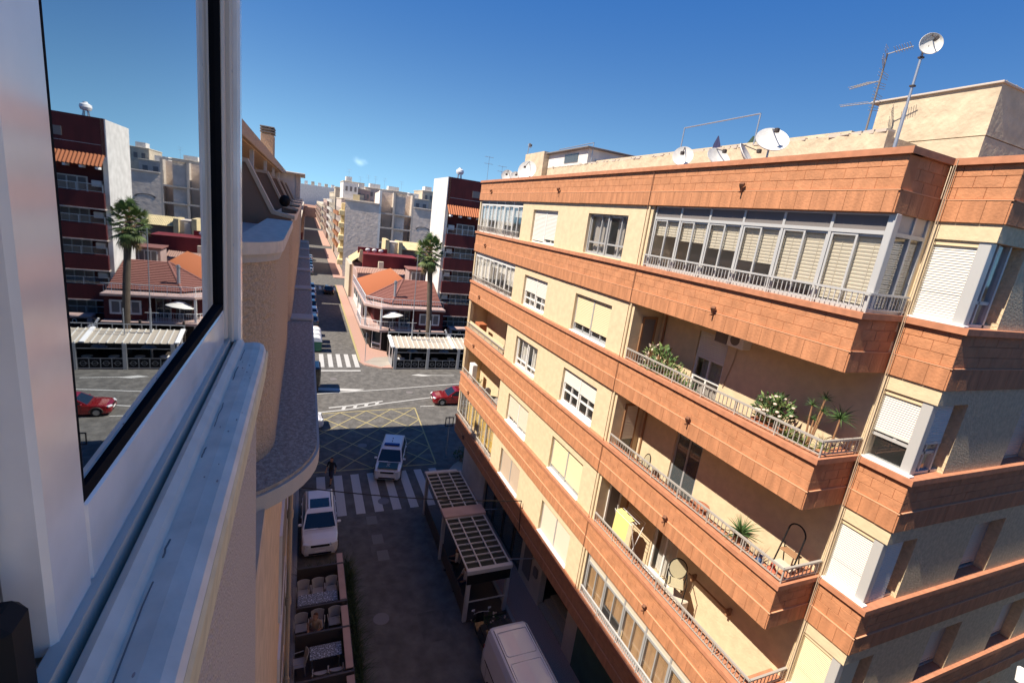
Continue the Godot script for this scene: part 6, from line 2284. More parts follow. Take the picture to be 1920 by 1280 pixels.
# ---------------------------------------------------------------- on the balconies
func balcony_things() -> void:
	var b: MB
	var f4 := ceil_y(3) + .30
	var f3 := ceil_y(2) + .30
	var f2 := ceil_y(1) + .30
	# storey 4: planting along the rail
	for i in 5:
		leafy("potted_plant", ["pale variegated bush in a pot behind the rail near the brown side door", "broad leaved green plant in a pot between bushes on the plant balcony", "trailing green plant in a pot hanging over the plant balcony rail", "spindly grey green plant in a pot before the shuttered door", "small leafy plant in a pot next to the shuttered balcony door"][i], "plant", V(9.78, f4, -11.25 + i * .38), V(.30, [1.25, 1.3, 1.2, .95, .7][i], .30), [260, 130, 220, 150, 110][i], [.13, .26, .13, .13, .11][i], [[M.leaf_light, M.flower], [M.leaf, M.leaf_light], [M.leaf_light, M.leaf], [M.leaf_light], [M.leaf]][i], [], .32)
	leafy("flowering_pot", "cream and red blossoms in a brown planter on the plant balcony", "plant", V(9.85, f4 + .85, -7.03), V(.40, .72, .40), 420, .15, [M.leaf, M.leaf_light, M.leaf, M.leaf_dark], [M.flower, 30], .0)
	b = mb()
	b.cbox(V(9.62, f4, -7.42), V(10.08, f4 + .95, -6.64), .02)
	solo("planter_box", "brown wooden planter box carrying the blossoms on the plant balcony", "planter", b, M.pot, V(9.85, f4, -7.03))
	spiky("dragon_plant", "branching dark dragon plant with rosettes near the end of the plant balcony", V(9.95, f4, -6.2), [V(.02, 1.38, .0), V(-.05, 1.68, -.08), V(.02, 1.62, .14), V(.0, 1.9, .12)], 30, .22, M.leaf)
	spiky("yucca", "spiky yucca in a pot at the corner of the plant balcony", V(10.08, f4, -5.82), [V(0, 1.6, .06)], 60, .36, M.leaf)
	for i in 4:
		spiky("aloe", "low aloe in a small pot behind the corner rail of the plant balcony", V(9.66 + .28 * maxi(0, i - 2), f4, -6.5 + i * .22), [V(0, .85, 0)], 34, .36, M.leaf_light, "aloes along the plant balcony")
	# air conditioner under the soffit
	var ac := thing("air_conditioner", "air conditioner box hung beside the half shuttered balcony door", "air conditioner", V(10.4, 14.6, -9.1))
	P(ac, "case", cbx(V(10.32, 14.62, -9.2), V(10.65, 15.0, -8.68), .02), M.white_frame)
	P(ac, "screen", bx(V(10.33, 14.62, -9.62), V(10.36, 15.0, -9.22)), M.panel_grey)
	b = mb()
	b.cyl(V(10.315, 14.82, -8.95), V(10.325, 14.82, -8.95), .15, .15, 16)
	P(ac, "fan_grille", b, M.panel_grey)
	b = mb()
	b.tube([V(10.6, 14.65, -9.05), V(10.63, 14.2, -9.1), V(10.63, 13.4, -9.25)], .014, 6)
	P(ac, "hose", b, M.pipe)
	# storey 3: pots, step ladder, bottles
	spiky("agave", "spiky agave in a terracotta pot on the balcony with the step ladder", V(9.75, f3 + .75, -6.95), [V(0, .3, 0)], 70, .55, M.leaf)
	for e in [[9.75, -6.95, .78, "terracotta pot under the agave on the ladder balcony"], [9.75, -8.3, .95, "basket weave pot by the rail of the ladder balcony"]]:
		b = mb()
		b.lathe([Vector2(0, 0), Vector2(.17, 0), Vector2(.24, e[2] * .85), Vector2(.27, e[2] * .86), Vector2(.27, e[2]), Vector2(.2, e[2]), Vector2(0, e[2] * .9)], xf(V(e[0], f3, e[1])), 16)
		solo("flower_pot", e[3], "pot", b, M.pot, V(e[0], f3, e[1]))
	var ld := thing("step_ladder", "folding step ladder with dark hoop handle at the balcony end", "ladder", V(10.1, f3, -5.9))
	b = mb()
	var hp := []
	for i in 11:
		var a := PI * i / 10.
		hp.append(V(10.1, f3 + 1.74 + .2 * sin(a), -5.92 - .2 * cos(a)))
	hp.push_front(V(9.75, f3, -6.16)); hp.append(V(9.75, f3, -5.68))
	b.tube(hp, .017, 8)
	P(ld, "frame", b, M.black)
	for i in 4: P(ld, "step", cbx(V(9.74 + i * .08, f3 + .3 + i * .31, -6.12), V(9.96 + i * .08, f3 + .335 + i * .31, -5.72), .008), [M.chair_plastic, M.chair_plastic, M.shutter_beige, M.wood][i])
	b = mb()
	b.tube([V(10.45, f3, -6.12), V(10.08, f3 + 1.4, -6.1)], .014, 6)
	b.tube([V(10.45, f3, -5.72), V(10.08, f3 + 1.4, -5.74)], .014, 6)
	P(ld, "rear_leg", b, M.black)
	for e in [[9.62, -6.25, "car_blue", "blue plastic water bottle behind the ladder balcony corner rail"], [9.66, -5.95, "flower_red", "red plastic canister behind the ladder balcony corner rail"]]:
		b = mb()
		b.lathe([Vector2(0, 0), Vector2(.11, .01), Vector2(.12, .4), Vector2(.05, .5), Vector2(.05, .56), Vector2(0, .56)], xf(V(e[0], f3 + .45, e[1])), 12)
		solo("canister", e[3], "container", b, M[e[2]], V(e[0], f3 + .45, e[1]))
	b = mb()
	b.cbox(V(9.55, f3, -6.45), V(9.85, f3 + .45, -5.75), .015)
	solo("low_chest", "low pale chest under the bottles at the balcony corner", "chest", b, M.shutter_beige, V(9.7, f3, -6.1))
	chair_metal(V(9.85, f3, -11.0), "round backed wicker chair by the side door of the ladder balcony", M.cushion, 1.2)
	var lp := thing("balcony_lamp", "small black wall lamp under the soffit of the ladder balcony", "lamp", V(10.5, 11.9, -7.1), "soffit lamps")
	P(lp, "shade", cbx(V(10.4, 11.95, -7.2), V(10.65, 12.05, -7.0), .02), M.black)
	var lp2 := again(lp, V(10.5, 11.9, -6.3), 0)
	# storey 2: towel on a rack, chair, shelf, table
	var rk := thing("drying_rack", "white folding rack draped with a yellow towel by the rail", "rack", V(10.0, f2, -11.))
	b = mb()
	for z in [-11.45, -10.55]:
		b.tube([V(9.7, f2, z), V(10.25, f2 + 1.75, z)], .012, 6)
		b.tube([V(10.25, f2, z), V(9.7, f2 + 1.75, z)], .012, 6)
	for i in 6: b.cyl(V(9.7 + i * .11, f2 + 1.73, -11.45), V(9.7 + i * .11, f2 + 1.73, -10.55), .008, .008, 5)
	P(rk, "frame", b, M.white)
	b = mb()
	for i in 12:
		var z0 := -11.4 + i * .06
		var xa := 9.68 - .02 * sin(i * 1.3)
		var xb := 9.68 - .02 * sin((i + 1) * 1.3)
		b.quad(V(xa, f2 + .95, z0), V(xb, f2 + .95, z0 + .06), V(xb + .04, f2 + 1.76, z0 + .06), V(xa + .04, f2 + 1.76, z0))
		b.quad(V(xa + .04, f2 + 1.76, z0), V(xb + .04, f2 + 1.76, z0 + .06), V(xb + .25, f2 + 1.77, z0 + .06), V(xa + .25, f2 + 1.77, z0))
	var tw := solo("towel", "yellow towel hanging over the white drying rack", "towel", b, M.towel, V(9.7, f2 + .95, -11.))
	b = mb()
	b.cbox(V(9.6, f2, -8.95), V(10.3, f2 + .72, -8.3), .03)
	solo("storage_box", "pale storage box under the floral armchair on the lower balcony", "box", b, M.shutter_beige, V(9.95, f2, -8.62))
	chair_metal(V(9.95, f2 + .72, -8.6), "dark framed armchair with a pale floral cushion on the lower balcony", M.cushion, 2.4)
	b = mb()
	b.cbox(V(9.6, f2 + .7, -9.9), V(10.0, f2 + .76, -9.3), .02)
	b.box(V(9.65, f2, -9.85), V(9.95, f2 + .7, -9.8)); b.box(V(9.65, f2, -9.4), V(9.95, f2 + .7, -9.35))
	solo("side_table", "small white table behind the rail beside the floral armchair", "table", b, M.white, V(9.8, f2, -9.6))
	var aw := thing("awning_arm", "folded awning rail with brackets along the balcony back wall", "awning", V(10.5, 8.2, -7.8))
	b = mb()
	b.cyl(V(10.5, 7.85, -8.7), V(10.5, 7.85, -7.2), .025, .025, 8)
	P(aw, "bar", b, M.wood)
	for z in [-8.6, -7.3]: P(aw, "bracket", bx(V(10.48, 7.7, z), V(10.65, 7.9, z + .06)), M.wood)
	# far left balconies
	b = mb()
	b.cyl(V(9.95, 7.2, -23.9), V(9.95, 7.24, -23.9), .45, .45, 18)
	b.cyl(V(9.95, ceil_y(1) + .3, -23.9), V(9.95, 7.2, -23.9), .03, .03, 6)
	b.cyl(V(9.95, ceil_y(1) + .3, -23.9), V(9.95, ceil_y(1) + .34, -23.9), .22, .22, 10)
	solo("balcony_table", "round black balcony table at the far end of the second storey", "table", b, M.black, V(9.95, ceil_y(1) + .3, -23.9))
	for z in [-25.0, -22.9]: chair_metal(V(9.95, ceil_y(1) + .3, z), "black and white metal chair at the round table on the far balcony", M.white, 0. if z < -24. else PI, "chairs on the far balcony")
	P(thing("wall_ac", "white air conditioner on its side by the column of the far balcony", "air conditioner", V(9.8, 7.6, -27.)), "case", cbx(V(9.62, 7.2, -27.3), V(9.95, 8.3, -26.7), .03), M.white_frame)
	leafy("balcony_plant", "small plant in a pot beside the far balcony table", "plant", V(9.8, ceil_y(1) + .3, -26.), V(.3, .8, .3), 90, .14, [M.leaf], [], .3)
	b = mb()
	b.cbox(V(9.7, 10.0, -27.4), V(10.2, 10.9, -26.6), .02)
	solo("cupboard", "terracotta coloured cupboard on the far balcony above the column", "cupboard", b, M.tile_orange, V(9.9, 10.0, -27.))

func spiky(nm: String, label: String, at: Vector3, heads: Array, n: int, l: float, m: Material, group := "") -> void:
	var t := thing(nm, label, "plant", at, group)
	var b := mb()
	b.lathe([Vector2(0, 0), Vector2(.12, 0), Vector2(.17, .28), Vector2(.19, .3), Vector2(.15, .3), Vector2(0, .27)], xf(at), 12)
	P(t, "pot", b, M.pot_dark)
	var st := mb()
	var f := mb()
	for h in heads:
		st.cyl(at + V(0, .25, 0), at + h, .025, .02, 6)
		for i in n:
			var az := TAU * i * .381966
			var el := lerpf(1.4, -.35, float(i) / n)
			var d := V(cos(az) * cos(el), sin(el), sin(az) * cos(el))
			blade(f, at + h, d, V(d.x, 0, d.z) * .6, l * rnd(.7, 1.1), l * .09)
	P(t, "stem", st, M.wood)
	P(t, "foliage", f, m)

func chair_metal(at: Vector3, label: String, m: Material, yaw: float, group := "") -> void:
	var t := thing("garden_chair", label, "chair", Vector3.ZERO, group)
	var b := mb()
	b.cbox(V(-.22, .42, -.22), V(.22, .48, .22), .03)
	P(t, "seat", b, m)
	b = mb()
	var rings := []
	for r in [.02, .06]:
		var ring := []
		for i in 16: ring.append(V(.23 * cos(TAU * i / 16.), .75 + .27 * sin(TAU * i / 16.), .22 + r + .06 * sin(TAU * i / 16.)))
		rings.append(ring)
	b.loft(rings)
	P(t, "backrest", b, m)
	b = mb()
	var pts := []
	for i in 17: pts.append(V(.25 * cos(TAU * i / 16.), .75 + .29 * sin(TAU * i / 16.), .25 + .06 * sin(TAU * i / 16.)))
	b.tube(pts, .016, 6)
	for s in [-1., 1.]: b.tube([V(.25 * s, .0, -.24), V(.26 * s, .66, -.22), V(.26 * s, .68, .2), V(.24 * s, .0, .3)], .016, 6)
	P(t, "frame", b, M.black)
	t.transform = xf(at, yaw)

# ---------------------------------------------------------------- on the roof
func dish(at: Vector3, r: float, dir: Vector3, label: String, m: Material, low := 18.32, group := "") -> void:
	var t := thing("satellite_dish", label, "satellite dish", V(at.x, low, at.z), group)
	dir = dir.normalized()
	var bs := Basis()
	bs.y = dir
	bs.x = dir.cross(Vector3.UP).normalized()
	bs.z = bs.x.cross(bs.y).normalized()
	var tr := Transform3D(bs, at)
	var prof := []
	for i in 7:
		var q := i / 6.
		prof.append(Vector2(r * q + .0001, .22 * r * q * q))
	var b := mb()
	b.lathe(prof, tr, 28)
	var bk := []
	for i in 7: bk.append(Vector2(prof[6 - i].x, prof[6 - i].y - .02))
	b.lathe([prof[6], bk[0]] + bk.slice(1), tr, 28)
	P(t, "reflector", b, m)
	b = mb()
	var f := tr * V(0, r * .95, -.1 * r)
	b.tube([tr * V(0, .2 * r, r * .92), f], .014, 6)
	P(t, "feed_arm", b, M.dark_frame)
	P(t, "feed_horn", cbx(f - V(.05, .05, .05), f + V(.05, .05, .05), .015), M.dark_frame)
	b = mb()
	b.cyl(V(at.x, low, at.z) - dir * V(.12, 0, .12), at - dir * .08, .025, .025, 8)
	P(t, "mast", b, M.galv)

func roof_things() -> void:
	var t := thing("roof_storey", "cream rendered roof storey set back behind the terracotta parapet", "building", V(14, 18.32, -16))
	P(t, "wall", bx(V(12.2, 18.3, -7.85), V(12.45, 20.16, -25.5)), M.penthouse)
	P(t, "wall", bx(V(12.45, 18.3, -7.85), V(13.4, 20.05, -8.05)), M.penthouse)
	var b := mb()
	for i in 60: b.obox(xf(V(12.33, 20.17, -8.0 - i * .29), rnd(-.2, .2)), V(.30 * rnd(.7, 1.), rnd(.03, .09), .27))
	P(t, "wall_capping", b, M.mortar)
	P(t, "wall", bx(V(12.6, 18.3, -9.0), V(12.85, 20.35, -25.)), M.penthouse)
	# near stair tower
	P(t, "stair_tower", bx(V(13.5, 18.3, -6.62), V(24.5, 20.15, -9.1)), M.penthouse)
	P(t, "stair_tower", bx(V(13.497, 20.17, -6.615), V(24.5, 21.2, -9.1)), M.penthouse)
	P(t, "tower_capping", cbx(V(13.44, 21.2, -6.58), V(24.5, 21.25, -9.3), .01), M.mortar)
	b = mb()
	for i in 24: b.cyl(V(13.8 + i * .42, 21.27, -6.7), V(13.8 + i * .42, 21.27, -9.), .07, .07, 8)
	P(t, "tile_ridge", b, M.mortar).set_meta("kind", "stuff")
	# far stair hut
	P(t, "stair_hut", bx(V(11.9, 18.3, -25.55), V(13.5, 21.0, -28.1)), M.penthouse)
	P(t, "hut_side", bx(V(12.2, 20.1, -21.3), V(16., 20.85, -25.5)), M.white_wall)
	P(t, "hut_eaves", cbx(V(12.0, 20.85, -21.1), V(16.2, 20.93, -25.54), .02), M.panel_grey)
	P(t, "hut_window", bx(V(12.17, 20.3, -22.2), V(12.2, 20.7, -23.6)), M.pane_dark)
	# pipe frames over the wall
	for e in [[-15.0, -11.75, 21.05], [-24.6, -21.15, 21.08]]:
		var f := thing("pipe_frame", ["white pipe frame over the roof wall with clothes behind it", "white pipe frame over the roof wall beside the far stair hut"][0 if e[0] > -20. else 1], "frame", V(12.33, 20.2, (e[0] + e[1]) * .5))
		b = mb()
		b.tube([V(12.33, 20.15, e[0]), V(12.33, e[2], e[0]), V(12.33, e[2] + .03, e[1]), V(12.33, 20.15, e[1])], .022, 8)
		P(f, "frame", b, M.galv)
	for e in [[12.35, -13.3, "cloth_blue", "dark blue garment hanging on the roof line under the pipe frame", .34], [12.9, -12.35, "cloth_green", "dark green sheet draped on the roof line beside a blue garment", .6]]:
		b = mb()
		for i in 8:
			var z: float = e[1] - e[4] * .5 + e[4] * i / 8.
			var dz: float = e[4] / 8.
			var ya := 20.25 + .42 * (1. - absf(i - 3.5) / 5.)
			var yb := 20.25 + .42 * (1. - absf(i - 2.5) / 5.)
			b.quad(V(e[0] + .04 * sin(i * 2.), 20.0, z), V(e[0] + .04 * sin(i * 2. + 2.), 20.0, z + dz), V(e[0] + .03, yb, z + dz), V(e[0] + .03, ya, z))
		solo("garment", e[3], "laundry", b, M[e[2]], V(e[0], 20.0, e[1]))
	# dishes along the parapet
	dish(V(10.3, 19.55, -12.35), .30, V(-.75, .35, .7), "white satellite dish on a dark bracket nearest the pipe frame", M.dish)
	dish(V(10.5, 19.45, -11.15), .34, V(-.2, .75, .9), "tilted white dish lying low behind the parapet", M.dish)
	dish(V(10.5, 19.42, -10.2), .38, V(.4, .6, .8), "white dish turned away low behind the parapet", M.dish)
	dish(V(10.3, 19.70, -9.3), .38, V(-.45, .62, .62), "largest white satellite dish raised on a dark arm over the parapet", M.dish)
	dish(V(10.6, 19.72, -24.5), .5, V(-.75, .4, .75), "wide pale satellite dish on a strut near the far stair hut", M.dish)
	dish(V(10.4, 19.5, -26.8), .33, V(-.55, .3, .9), "round white dish at the far end of the parapet", M.dish)
	dish(V(10.5, 19.4, -25.75), .33, V(-.4, .5, .9), "low white dish between two larger ones at the far end", M.dish)
	dish(V(12.0, 21.5, -27.9), .13, V(.3, .2, 1.), "small dish on a thin mast over the far stair hut", M.dish, 20.95)
	# tall mast with a dish
	var m := thing("dish_mast", "tall steel mast with a small upturned dish at the parapet corner", "mast", V(10.3, 18.32, -6.43))
	b = mb()
	b.cyl(V(10.3, 18.32, -6.43), V(10.3, 20.05, -6.43), .03, .03, 10)
	b.cyl(V(10.3, 20.05, -6.43), V(10.3, 21.02, -6.43), .022, .022, 10)
	P(m, "mast", b, M.galv)
	for y in [20.4, 20.88]: P(m, "clamp", cbx(V(10.26, y, -6.47), V(10.34, y + .03, -6.39), .005), M.dark_frame)
	b = mb()
	var dv := V(-.62, .16, .77).normalized()
	var bs := Basis()
	bs.y = dv
	bs.x = dv.cross(Vector3.UP).normalized()
	bs.z = bs.x.cross(bs.y).normalized()
	var dc := V(10.33, 21.1, -6.36)
	b.lathe([Vector2(.001, -.05), Vector2(.1, -.035), Vector2(.17, .0), Vector2(.19, .04), Vector2(.185, .045), Vector2(.16, .01), Vector2(.09, -.025), Vector2(.001, -.035)], Transform3D(bs, dc), 24)
	P(m, "reflector", b, M.dish)
	b = mb()
	b.tube([V(10.3, 20.98, -6.43), dc - dv * .05], .02, 6)
	b.tube([dc + bs * V(0, 0, .17), dc + dv * .2], .01, 6)
	b.cyl(dc + dv * .15, dc + dv * .23, .03, .035, 8)
	P(m, "feed_horn", b, M.dark_frame)
	# yagi aerials on a dark mast
	var a := thing("tv_aerial", "dark rooftop mast with three branching television aerials", "aerial", V(12.5, 20.1, -8.58))
	b = mb()
	b.cyl(V(12.5, 20.0, -8.58), V(12.5, 22.0, -8.58), .024, .018, 8)
	P(a, "mast", b, M.panel_grey)
	for e in [[21.98, .5, 0.15], [21.4, -.85, .0], [20.92, -1.0, .1]]:
		b = mb()
		var o := V(12.5, e[0], -8.58)
		var d := V(.15, e[2], -signf(e[1]) * -1.).normalized()
		d = V(.2, e[2], signf(e[1])).normalized()
		var len := absf(e[1])
		b.cyl(o, o + d * len, .012, .012, 5)
		for i in 7:
			var q := o + d * len * (.3 + .1 * i)
			b.cyl(q + V(0, .07, .0) + d.cross(Vector3.UP) * .13, q - V(0, .0, 0) - d.cross(Vector3.UP) * .13, .006, .006, 4)
		for s in [-1., 1.]:
			for k in 3: b.cyl(o + V(0, s * .05 * (k + 1), 0) + d.cross(Vector3.UP) * .2, o + V(0, s * .07 * (k + 1), 0) - d.cross(Vector3.UP) * .2 - d * .1, .006, .006, 4)
		P(a, "yagi", b, M.chair_plastic)
	b = mb()
	b.cyl(V(10.55, 18.3, -8.2), V(10.55, 19.32, -8.2), .35, .35, 20)
	solo("roof_drum", "terracotta painted drum just above the parapet", "drum", b, M.tile_orange, V(10.55, 18.3, -8.2))

# ---------------------------------------------------------------- people: one smooth body each
func person(label: String, at: Vector3, yaw: float, bones: Array, hair: Array, skin: Color) -> void:
	# bones: [a, b, ra, rb, Color]; surface nets over the smooth union
	var t := thing("person", label, "person", Vector3.ZERO)
	var mbx := skin_mesh(bones, .024, .035)
	P(t, "body", mbx, M.vc)
	var hb := skin_mesh(hair, .02, .02)
	P(t, "hair", hb, M.vc)
	t.transform = xf(at, yaw)

func skin_mesh(bones: Array, cell: float, k: float) -> MB:
	var lo := V(9, 9, 9)
	var hi := V(-9, -9, -9)
	for e in bones:
		var r := maxf(e[2], e[3]) + cell * 2.
		lo = lo.min(e[0] - Vector3.ONE * r).min(e[1] - Vector3.ONE * r)
		hi = hi.max(e[0] + Vector3.ONE * r).max(e[1] + Vector3.ONE * r)
	var nx := int((hi.x - lo.x) / cell) + 2
	var ny := int((hi.y - lo.y) / cell) + 2
	var nz := int((hi.z - lo.z) / cell) + 2
	var f := PackedFloat32Array()
	f.resize(nx * ny * nz)
	f.fill(1.)
	for e in bones:                                     # each bone touches only the cells near it
		var a: Vector3 = e[0]
		var d: Vector3 = e[1] - a
		var r0: float = e[2]
		var r1: float = e[3]
		var dd := maxf(d.length_squared(), 1e-6)
		var pad := maxf(r0, r1) + k + cell * 2.
		var p0 := ((a.min(e[1]) - Vector3.ONE * pad - lo) / cell).floor()
		var p1 := ((a.max(e[1]) + Vector3.ONE * pad - lo) / cell).ceil()
		for z in range(maxi(0, int(p0.z)), mini(nz - 1, int(p1.z)) + 1):
			for y in range(maxi(0, int(p0.y)), mini(ny - 1, int(p1.y)) + 1):
				for x in range(maxi(0, int(p0.x)), mini(nx - 1, int(p1.x)) + 1):
					var p := lo + V(x, y, z) * cell
					var s := clampf((p - a).dot(d) / dd, 0., 1.)
					var dist := (p - a - d * s).length() - lerpf(r0, r1, s)
					var i := x + nx * (y + ny * z)
					var o := f[i]
					var h := clampf(.5 + .5 * (o - dist) / k, 0., 1.)
					f[i] = lerpf(o, dist, h) - k * h * (1. - h)
	var at := {}
	var pts := PackedVector3Array()
	var off := [Vector3i(0, 0, 0), Vector3i(1, 0, 0), Vector3i(0, 1, 0), Vector3i(1, 1, 0), Vector3i(0, 0, 1), Vector3i(1, 0, 1), Vector3i(0, 1, 1), Vector3i(1, 1, 1)]
	var ed := [[0, 1], [2, 3], [4, 5], [6, 7], [0, 2], [1, 3], [4, 6], [5, 7], [0, 4], [1, 5], [2, 6], [3, 7]]
	for z in nz - 1:
		for y in ny - 1:
			for x in nx - 1:
				var i0 := x + nx * (y + ny * z)
				var s0 := f[i0] < 0.
				var q := [f[i0], f[i0 + 1], f[i0 + nx], f[i0 + nx + 1], f[i0 + nx * ny], f[i0 + nx * ny + 1], f[i0 + nx * ny + nx], f[i0 + nx * ny + nx + 1]]
				var mixed := false
				for j in range(1, 8):
					if (q[j] < 0.) != s0: mixed = true
				if not mixed: continue
				var c := Vector3()
				var n := 0
				for e in ed:
					var a: float = q[e[0]]
					var b: float = q[e[1]]
					if (a < 0.) != (b < 0.):
						c += Vector3(off[e[0]]).lerp(Vector3(off[e[1]]), a / (a - b))
						n += 1
				at[i0] = pts.size()
				pts.append(lo + (V(x, y, z) + c / n) * cell)
	var out := MB.new()
	out.use_c = true
	var grad := func(p: Vector3) -> Vector3:
		var g := (p - lo) / cell
		var xi := clampi(int(g.x), 1, nx - 3)
		var yi := clampi(int(g.y), 1, ny - 3)
		var zi := clampi(int(g.z), 1, nz - 3)
		var i := xi + nx * (yi + ny * zi)
		return V(f[i + 2] + f[i + 1] - f[i] - f[i - 1], f[i + 2 * nx] + f[i + nx] - f[i] - f[i - nx], f[i + 2 * nx * ny] + f[i + nx * ny] - f[i] - f[i - nx * ny]).normalized()
	var colour := func(p: Vector3) -> Color:
		var best := 9.
		var cc := Color.WHITE
		for e in bones:
			var d: Vector3 = e[1] - e[0]
			var s := clampf((p - e[0]).dot(d) / maxf(d.length_squared(), 1e-6), 0., 1.)
			var dist: float = (p - e[0] - d * s).length() - lerpf(e[2], e[3], s)
			if dist < best:
				best = dist
				cc = e[4]
		return cc
	var st := [1, nx, nx * ny]
	for i0 in at:
		for ax in 3:
			var u := (ax + 1) % 3
			var w := (ax + 2) % 3
			var i1: int = i0 + st[ax]
			if i1 >= f.size() or (f[i0] < 0.) == (f[i1] < 0.): continue
			var k1: int = i0 - st[u]
			var k2: int = i0 - st[u] - st[w]
			var k3: int = i0 - st[w]
			if not (at.has(k1) and at.has(k2) and at.has(k3)): continue
			var a: Vector3 = pts[at[i0]]
			var b: Vector3 = pts[at[k1]]
			var c: Vector3 = pts[at[k2]]
			var d: Vector3 = pts[at[k3]]
			var nn: Vector3 = grad.call((a + c) * .5)
			out.col = colour.call((a + c) * .5)
			if (c - a).cross(d - b).dot(nn) < 0:
				var tmp := b
				b = d; d = tmp
			out.tri(a, b, c, grad.call(a), grad.call(b), grad.call(c))
			out.tri(a, c, d, grad.call(a), grad.call(c), grad.call(d))
	return out

func head_bones(o: Vector3, sk: Color) -> Array:
	# o: base of the skull; face towards -z
	return [[o + V(0, -.10, .01), o, .05, .055, sk], [o + V(0, .07, .005), o + V(0, .13, .01), .083, .085, sk], [o + V(0, .02, -.045), o + V(0, .05, -.05), .045, .055, sk], [o + V(0, .065, -.092), o + V(0, .045, -.108), .012, .015, sk], [o + V(-.083, .06, .01), o + V(-.088, .085, .015), .014, .018, sk], [o + V(.083, .06, .01), o + V(.088, .085, .015), .014, .018, sk], [o + V(-.025, .01, -.093), o + V(.025, .01, -.093), .01, .01, sk * .6]]

func hand_bones(w: Vector3, d: Vector3, side: float, sk: Color) -> Array:
	var r := [[w, w + d * .08, .032, .034, sk]]
	var s := d.cross(Vector3.BACK).normalized() * .016
	if s.length() < .01: s = V(.016, 0, 0)
	for i in 4:
		var o := s * (i - 1.5) * 1.1
		var k := w + d * .08 + o
		var l: float = [.075, .085, .08, .06][i]
		r.append([k, k + d * l * .55 + V(0, 0, -.006), .010, .009, sk])
		r.append([k + d * l * .55 + V(0, 0, -.006), k + d * l + V(0, 0, -.022), .009, .008, sk])
	r.append([w + d * .03 + s * 1.6 * side, w + d * .085 + s * 3.2 * side + V(0, 0, -.015), .012, .009, sk])
	return r

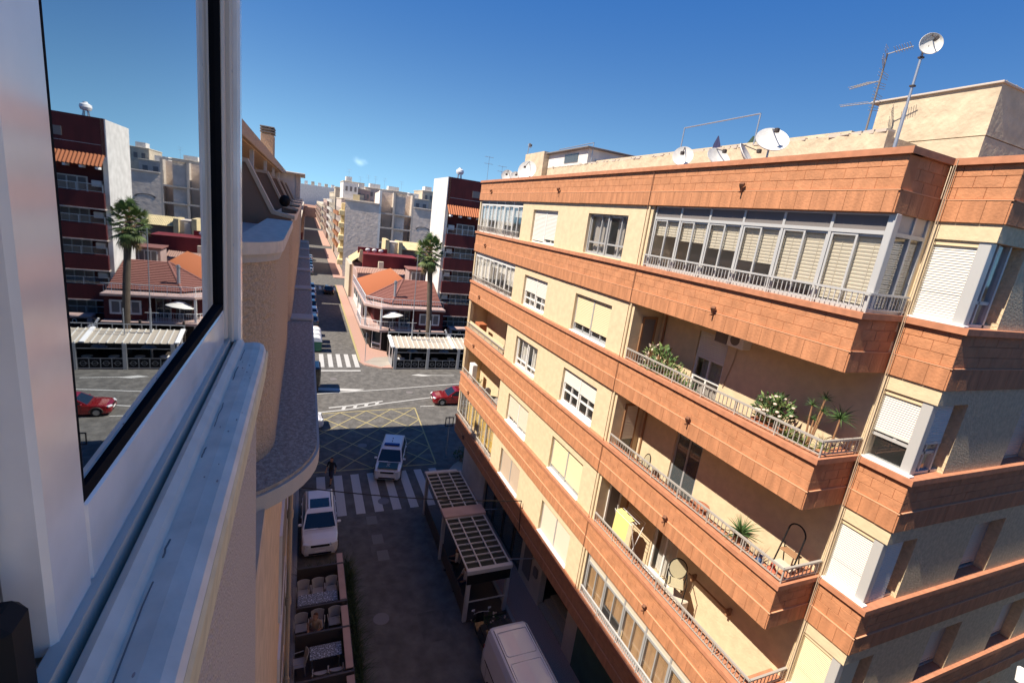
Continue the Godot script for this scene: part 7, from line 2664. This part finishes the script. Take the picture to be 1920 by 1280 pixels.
func people() -> void:
	var sk := Color(.36, .20, .13)
	var dark := Color(.02, .02, .025)
	var blue := Color(.025, .035, .07)
	var tan := Color(.30, .22, .16)
	var wh := Color(.62, .61, .59)
	# walking: right leg forward
	var w := [
		[V(0, .98, 0), V(0, 1.22, .01), .135, .13, dark], [V(0, 1.22, .01), V(0, 1.38, .0), .13, .12, dark], [V(-.15, 1.41, 0), V(.15, 1.41, 0), .07, .07, dark], [V(0, 1.45, 0), V(0, 1.5, 0), .055, .05, sk],
		[V(-.09, .94, 0), V(-.1, .5, -.16), .09, .065, blue], [V(-.1, .5, -.16), V(-.1, .1, -.22), .06, .042, sk], [V(-.1, .06, -.22), V(-.1, .04, -.36), .045, .04, dark],
		[V(.09, .94, 0), V(.1, .5, .05), .09, .065, blue], [V(.1, .5, .05), V(.1, .12, .28), .06, .042, sk], [V(.1, .08, .3), V(.1, .03, .2), .045, .04, dark],
		[V(-.19, 1.4, 0), V(-.25, 1.13, .1), .055, .045, dark], [V(-.25, 1.13, .1), V(-.24, .88, .03), .042, .032, sk],
		[V(.19, 1.4, 0), V(.25, 1.13, -.04), .055, .045, dark], [V(.25, 1.13, -.04), V(.23, .92, -.2), .042, .032, sk]]
	w.append_array(head_bones(V(0, 1.53, -.01), sk))
	w.append_array(hand_bones(V(-.24, .88, .03), V(.02, -1, -.2).normalized(), 1., sk))
	w.append_array(hand_bones(V(.23, .92, -.2), V(0, -.8, -.5).normalized(), -1., sk))
	var hair := [[V(0, 1.63, .03), V(0, 1.68, .02), .088, .085, dark], [V(0, 1.55, .06), V(0, 1.62, .06), .06, .07, dark]]
	person("person in dark clothes walking over the shaded zebra crossing", V(1.85, .01, -28.4), 2.6, w, hair, sk)
	# seated figures: terrace guest and pergola guests
	for e in [["person with brown hair in patterned clothes seated at the street terrace", V(.75, .12, -16.65), 2.7, tan, Color(.15, .08, .06), Color(.10, .05, .03)],
			["person in a white shirt seated by the middle post of the pergola", V(7.25, .1, -19.2), 1.2, wh, dark, dark],
			["person in a white shirt seated under the pergola towards the van", V(7.3, .1, -17.9), 1.9, wh, blue, dark]]:
		var sh: Color = e[3]
		var tr: Color = e[4]
		var s := [
			[V(0, .52, .05), V(0, .78, .06), .14, .13, sh], [V(0, .78, .06), V(0, .92, .03), .13, .12, sh], [V(-.15, .95, .03), V(.15, .95, .03), .07, .07, sh], [V(0, 1.0, .02), V(0, 1.05, .01), .055, .05, sk],
			[V(-.1, .5, .02), V(-.12, .5, -.4), .095, .07, tr], [V(-.12, .5, -.4), V(-.12, .1, -.42), .062, .045, tr], [V(-.12, .05, -.42), V(-.12, .04, -.56), .045, .04, dark],
			[V(.1, .5, .02), V(.12, .5, -.4), .095, .07, tr], [V(.12, .5, -.4), V(.12, .1, -.4), .062, .045, tr], [V(.12, .05, -.4), V(.12, .04, -.54), .045, .04, dark],
			[V(-.19, .94, .03), V(-.26, .7, -.02), .055, .045, sh], [V(-.26, .7, -.02), V(-.16, .66, -.24), .042, .032, sk],
			[V(.19, .94, .03), V(.26, .7, -.02), .055, .045, sh], [V(.26, .7, -.02), V(.16, .66, -.24), .042, .032, sk]]
		s.append_array(head_bones(V(0, 1.08, .0), sk))
		s.append_array(hand_bones(V(-.16, .66, -.24), V(.3, -.1, -1).normalized(), 1., sk))
		s.append_array(hand_bones(V(.16, .66, -.24), V(-.3, -.1, -1).normalized(), -1., sk))
		var hc: Color = e[5]
		person(e[0], e[1], e[2], s, [[V(0, 1.18, .04), V(0, 1.23, .03), .088, .085, hc], [V(0, 1.05, .08), V(0, 1.16, .07), .07, .08, hc]], sk)
	# stools for the pergola guests
	for q in [[7.25, -19.2], [7.3, -17.9]]:
		var b := mb()
		b.cyl(V(q[0], .50, q[1]), V(q[0], .54, q[1]), .19, .19, 14)
		for k in 4: b.cyl(V(q[0] + .13 * cos(k * PI * .5), .1, q[1] + .13 * sin(k * PI * .5)), V(q[0] + .1 * cos(k * PI * .5), .5, q[1] + .1 * sin(k * PI * .5)), .015, .015, 6)
		solo("stool", "round dark stool under a pergola guest", "stool", b, M.dark_frame, V(q[0], .1, q[1]), "stools under the pergola")
